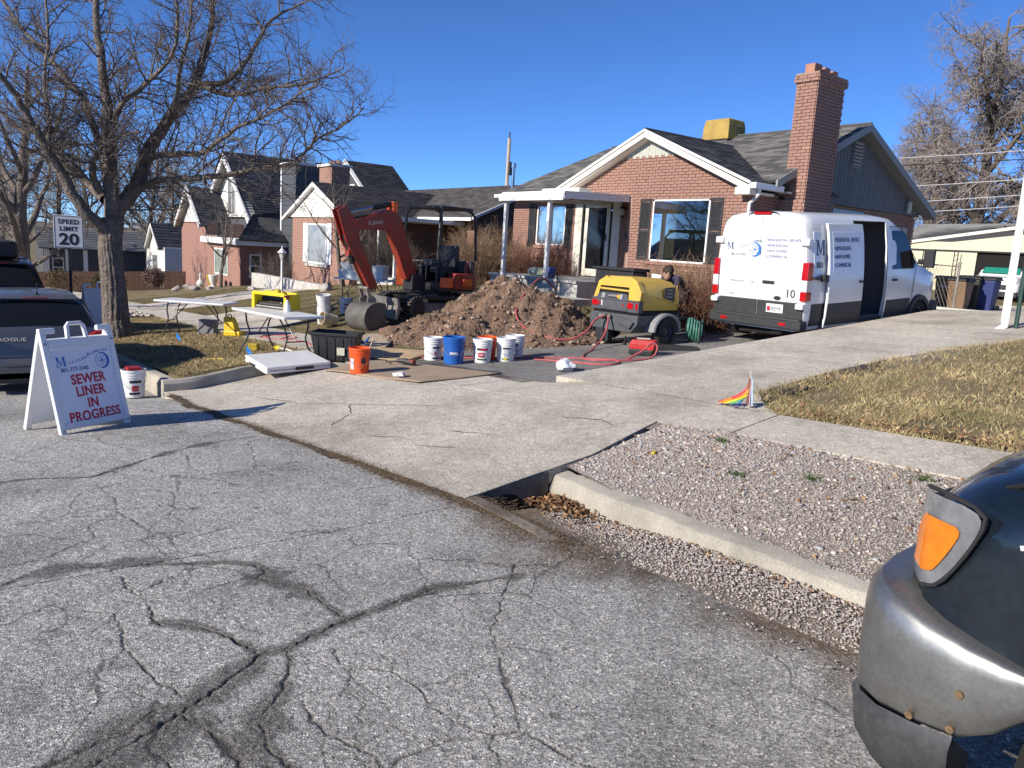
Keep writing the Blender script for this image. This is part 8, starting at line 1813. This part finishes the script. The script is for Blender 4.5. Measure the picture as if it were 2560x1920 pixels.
def replant(src,label,loc,rz_,s):
    c=copy_tree(src); c.location=loc; c.rotation_euler=(0,0,rz_); c.scale=(s,s,s); c['label']=label; return c
tA=bare_tree('street_tree','leaning dark tree at the far left edge above the black vehicle',(-29.2,2.6,-1.4),8.5,21,.8,.05,((2.2,3,4),),.3,(.05,-.02),limbs=9,fork=.25)
tB=bare_tree('yard_tree','slender dark leafless tree in front of the steep gabled house',(-36.6,11.15,-1.15),4.6,31,.7,.10,((3,4,5),),.10,limbs=10,fork=.25,tw=1.5)
tC=bare_tree('background_tree','broad bare tree behind the wooden fence at far left',(-70,4,-3.3),12,41,.8,.05,((2.6,3.4,4.),),.3,limbs=11,m=M_twig2,tw=3.8,fork=.2)
SIGHT=None
k=0
for lab,x,y,z,s,a in (('bare tree between the grey house and the left edge',-74,10,-3.2,1.05,1),('bare tree behind the grey clapboard house roof',-72,16,-3,1.1,2),('bare tree rising right behind the cottage gable',-66,20,-2.5,.95,3),('distant bare tree left of the speed limit sign',-84,6,-4,1.25,4),('distant bare tree behind the speed limit sign',-88,14,-4,1.3,5),('bare tree right behind the steep gabled house',-62,24,-2,.9,.6),('distant bare tree at the extreme left',-80,-2,-4,1.2,.2),('far bare tree over the gap by the trunk',-95,22,-4,1.3,2.6),('bare tree along the street beyond the black vehicle',-46,.2,-2.3,.75,1.4),('far bare tree above the fence middle',-78,26,-3.5,1.1,4.4),('bare tree close behind the fence left of the trunk',-60,6,-2.9,.8,.9),('bare tree close behind the fence right of the sign',-63,15,-2.8,.85,3.3),('bare tree in the gap between cottage and gabled house',-58,22,-2.3,.8,5.2),('far bare tree filling the view behind the left street',-100,2,-4.5,1.5,1.1),('far bare tree behind the black vehicle roof box',-92,-6,-4.5,1.4,2.0)):
    replant(tC,lab,(x,y,z),a,s)
tD=bare_tree('ornamental_tree','small bare tree between the excavator boom and the brick neighbour',(-24.6,11.6,-.05),3.9,61,.8,.05,((3,4,5),),.10,limbs=9,fork=.3,tw=1.5)
tE=bare_tree('willow_tree','huge bare willow with fine drooping twigs above the cream garage',(-19.2,47,1.3),15.5,71,.8,.03,((3.0,5.2,5.6),),.42,(.02,0),limbs=14,m=M_twig2,droop=.16,fork=.18,tw=1.9,wob=.2)
tE2=replant(tE,'second bare willow leaning out of the right edge',(-13.5,46,1.3),2.2,.95)
replant(tE,'bare willow behind the side gable at the right',(-24,52,1.3),4.0,.72)
tF=replant(tC,'bare tree tops peeking over the neighbour roof ridge',(-48,42,-1),.7,.62)
# evergreen-ish hedge and low shrubs by the fence
def twig_shrub(label,x,y,h,w,seed,n=60,m=None,z=None,up=.8,name='bare_shrub',col=None):
    t=thing(name,label,'shrub',(x,y,gz(x,y) if z is None else z),0,'bare winter shrubs'); g=Grower(seed); q=g.q
    for i in range(n):
        a=q.uniform(0,6.28); r=w*.3*q.random(); d=np.array([math.cos(a)*q.uniform(0,.9),math.sin(a)*q.uniform(0,.9),up+q.random()*.4]); P,R=g.branch((r*math.cos(a),r*math.sin(a),-.03),d,h*q.uniform(.6,1.1),.011,7,.13,.03,4,.4); sub(g,P,R,2,(7,8),(h*.3,h*.14),(.0055,.0032),.9,.02,.2,.3)
    g.obj('stems',m or M_twig,t); return t
M_tan=mat('tan_twig',(.30,.20,.12),rough=.95,var=.35,vscale=4); M_redtw=mat('red_twig',(.20,.095,.06),rough=.9,var=.35,vscale=4)
twig_shrub('brown twiggy shrub under the picture window by the van',-11.0,13.1,1.45,1.6,81,130,M_tan,.25,.6)
twig_shrub('reddish shrub between compressor and the white van',-10.1,12.95,1.1,1.3,82,110,M_redtw,.2,.6)
twig_shrub('reddish brown shrub below the blinds window',-17.9,14.6,1.5,1.6,83,120,M_redtw,.45,.8)
twig_shrub('reddish brown shrub behind the green lid',-16.6,14.2,1.1,1.3,84,80,M_redtw,.45,.7)
twig_shrub('tall pale brown shrub left of the porch post',-19.6,13.9,1.9,1.6,85,110,M_tan,.42,.9)
twig_shrub('pale dry shrub at the left house corner',-20.6,14.4,1.7,1.4,86,90,M_tan,.40,.8)
twig_shrub('dark bare shrub at the brick wing corner behind the lamp',-32.0,12.2,1.5,1.6,87,80,M_twig,-.6,.7)
twig_shrub('tangled dark climber beside the neighbour door',-24.9,13.6,2.3,1.6,88,110,M_twig,.0,.8)
twig_shrub('low dry shrub by the wooden fence',-45.5,6.5,1.1,1.6,89,50,M_tan,-1.95,.6)
# leafy clumps by the fence
MLf=M_leaf
for lab,x,y,z,rx_,h,seed,colr in (('rounded olive shrub in front of the wooden fence',-46.8,8.3,-1.95,1.5,1.0,3,[(.09,.085,.03),(.13,.11,.045),(.07,.07,.025)]),('brown leafy shrub behind the sign post',-48.5,6.2,-2.1,1.2,1.1,5,[(.16,.12,.06),(.12,.09,.045)]),('pink grey bare bush right of the big trunk',-41.5,9.4,-1.4,.8,1.0,7,[(.20,.13,.11),(.26,.18,.15)]),('dark green juniper at the left behind the black vehicle',-52,3.4,-2.4,1.8,1.0,9,[(.03,.045,.025),(.045,.06,.03)])):
    t=thing('leafy_shrub',lab,'shrub',(x,y,z),0,'shrubs by the fence'); n=2600; u=nr.normal(size=(n,3)); u/=np.linalg.norm(u,axis=1)[:,None]; r=nr.random(n)**.4*(1+.25*np.sin(u[:,0]*5+seed)*np.sin(u[:,1]*6+seed)); P=u*r[:,None]*np.array([rx_*.6,rx_*.6,h*.55])+np.array([0,0,h*.5]); P=P[P[:,2]>-.02]; n=len(P); leaves('foliage',P,nr.uniform(.03,.06,n),pick(colr,n,.3),MLf,t,curl=1.)
# bed of pale stones and pots by the far house
n=420; xs_=nr.uniform(-29,-22.5,n); ys_=nr.uniform(3.6,5.0,n); sz=nr.uniform(.05,.12,n); o=stones('rock_bed',np.stack([xs_,ys_,np.array([z_left(a,c) for a,c in zip(xs_,ys_)])+sz*.5],-1),sz,pick([(.5,.44,.38),(.42,.36,.32),(.58,.5,.44),(.36,.3,.26)],n),M_stone); tag(o,'bed of pale pinkish river rocks left of the trunk','rocks',kind='stuff')
q=random.Random(9)
for i,(x,y,s) in enumerate(((-36,9.8,.28),(-37.5,9.4,.2),(-38.5,10.2,.25),(-35.4,10.3,.18),(-39.5,10.0,.2),(-30.2,10.4,.2),(-24.3,10.8,.3))):
    o=lump('garden_boulder',['pale boulder in front of the far brick wing','small pale boulder left of the far brick wing','boulder near the far garden pots','little boulder by the far brick corner','boulder at the far left of the rockery','boulder by the retaining wall foot','white rounded boulder beside the back table'][i],'boulder',(x,y,z_left(x,y)-.05),(s,s*.8,s*.6),mat('boulder',(.42,.38,.34),rough=.95,var=.3,vscale=6,bump=.03,bscale=10),60+i,.35,2); o['group']='garden boulders'
for i,(x,y,m,lab) in enumerate(((-38.2,11.3,(.70,.68,.62),'white garden urn by the far brick wing'),(-38.9,11.4,(.40,.26,.04),'ochre garden pot beside the white urn'),(-40.0,11.2,(.72,.70,.66),'white goose ornament near the far pots'))):
    t=thing('garden_pot',lab,'garden pot',(x,y,z_left(x,y)+.02)); b=MB(); b.lathe([(0,0),(.16,0),(.12,.08),(.2,.3),(.24,.55),(.2,.58),(.18,.5),(0,.45)] if i!=2 else [(0,0),(.14,.02),(.2,.16),(.14,.3),(.06,.36),(.05,.56),(.08,.62),(0,.68)],14); b.build('pot_body',mat('pot_%d'%i,m,rough=.6),t,smooth=40)

# ---- across the street: seen only as dark reflections in the window glass
for lab,x,y,s_,a in (('bare tree across the street mirrored in the picture window',-33,-15,.9,.4),('second bare tree across the street mirrored in the window glass',-42,-13,.85,2.1),('bare tree across the street mirrored in the door glass',-50,-19,1.0,3.0),('bare tree across the street mirrored in the left window',-58,-15,1.0,5.0)):
    replant(tC,lab,(x,y,zst(x)),a,s_)
for lab,x0,x1 in (('low brick house across the street mirrored in the picture window',-44,-28),('low brick house across the street mirrored in the door glass',-66,-48)):
    xc=(x0+x1)/2; zb=zst(xc); hx=thing('opposite_house',lab,'house',(xc,-22,zb)); w=(x1-x0)/2
    b=MB(); b.bb((-w,-4,-.5),(w,4,2.7)); b.build('wall',BX_,hx)
    b=MB(); b.prism([(-4.6,2.6),(4.6,2.6),(0,5.0)],'x',-w-.4,w+.4); b.build('roof',M_flash,hx)
    for i in range(3):
        b=MB(); b.bb((-w*.6+i*w*.6-.7,4.0,.9),(-w*.6+i*w*.6+.7,4.05,2.2)); b.build('window',M_autoglass,hx)
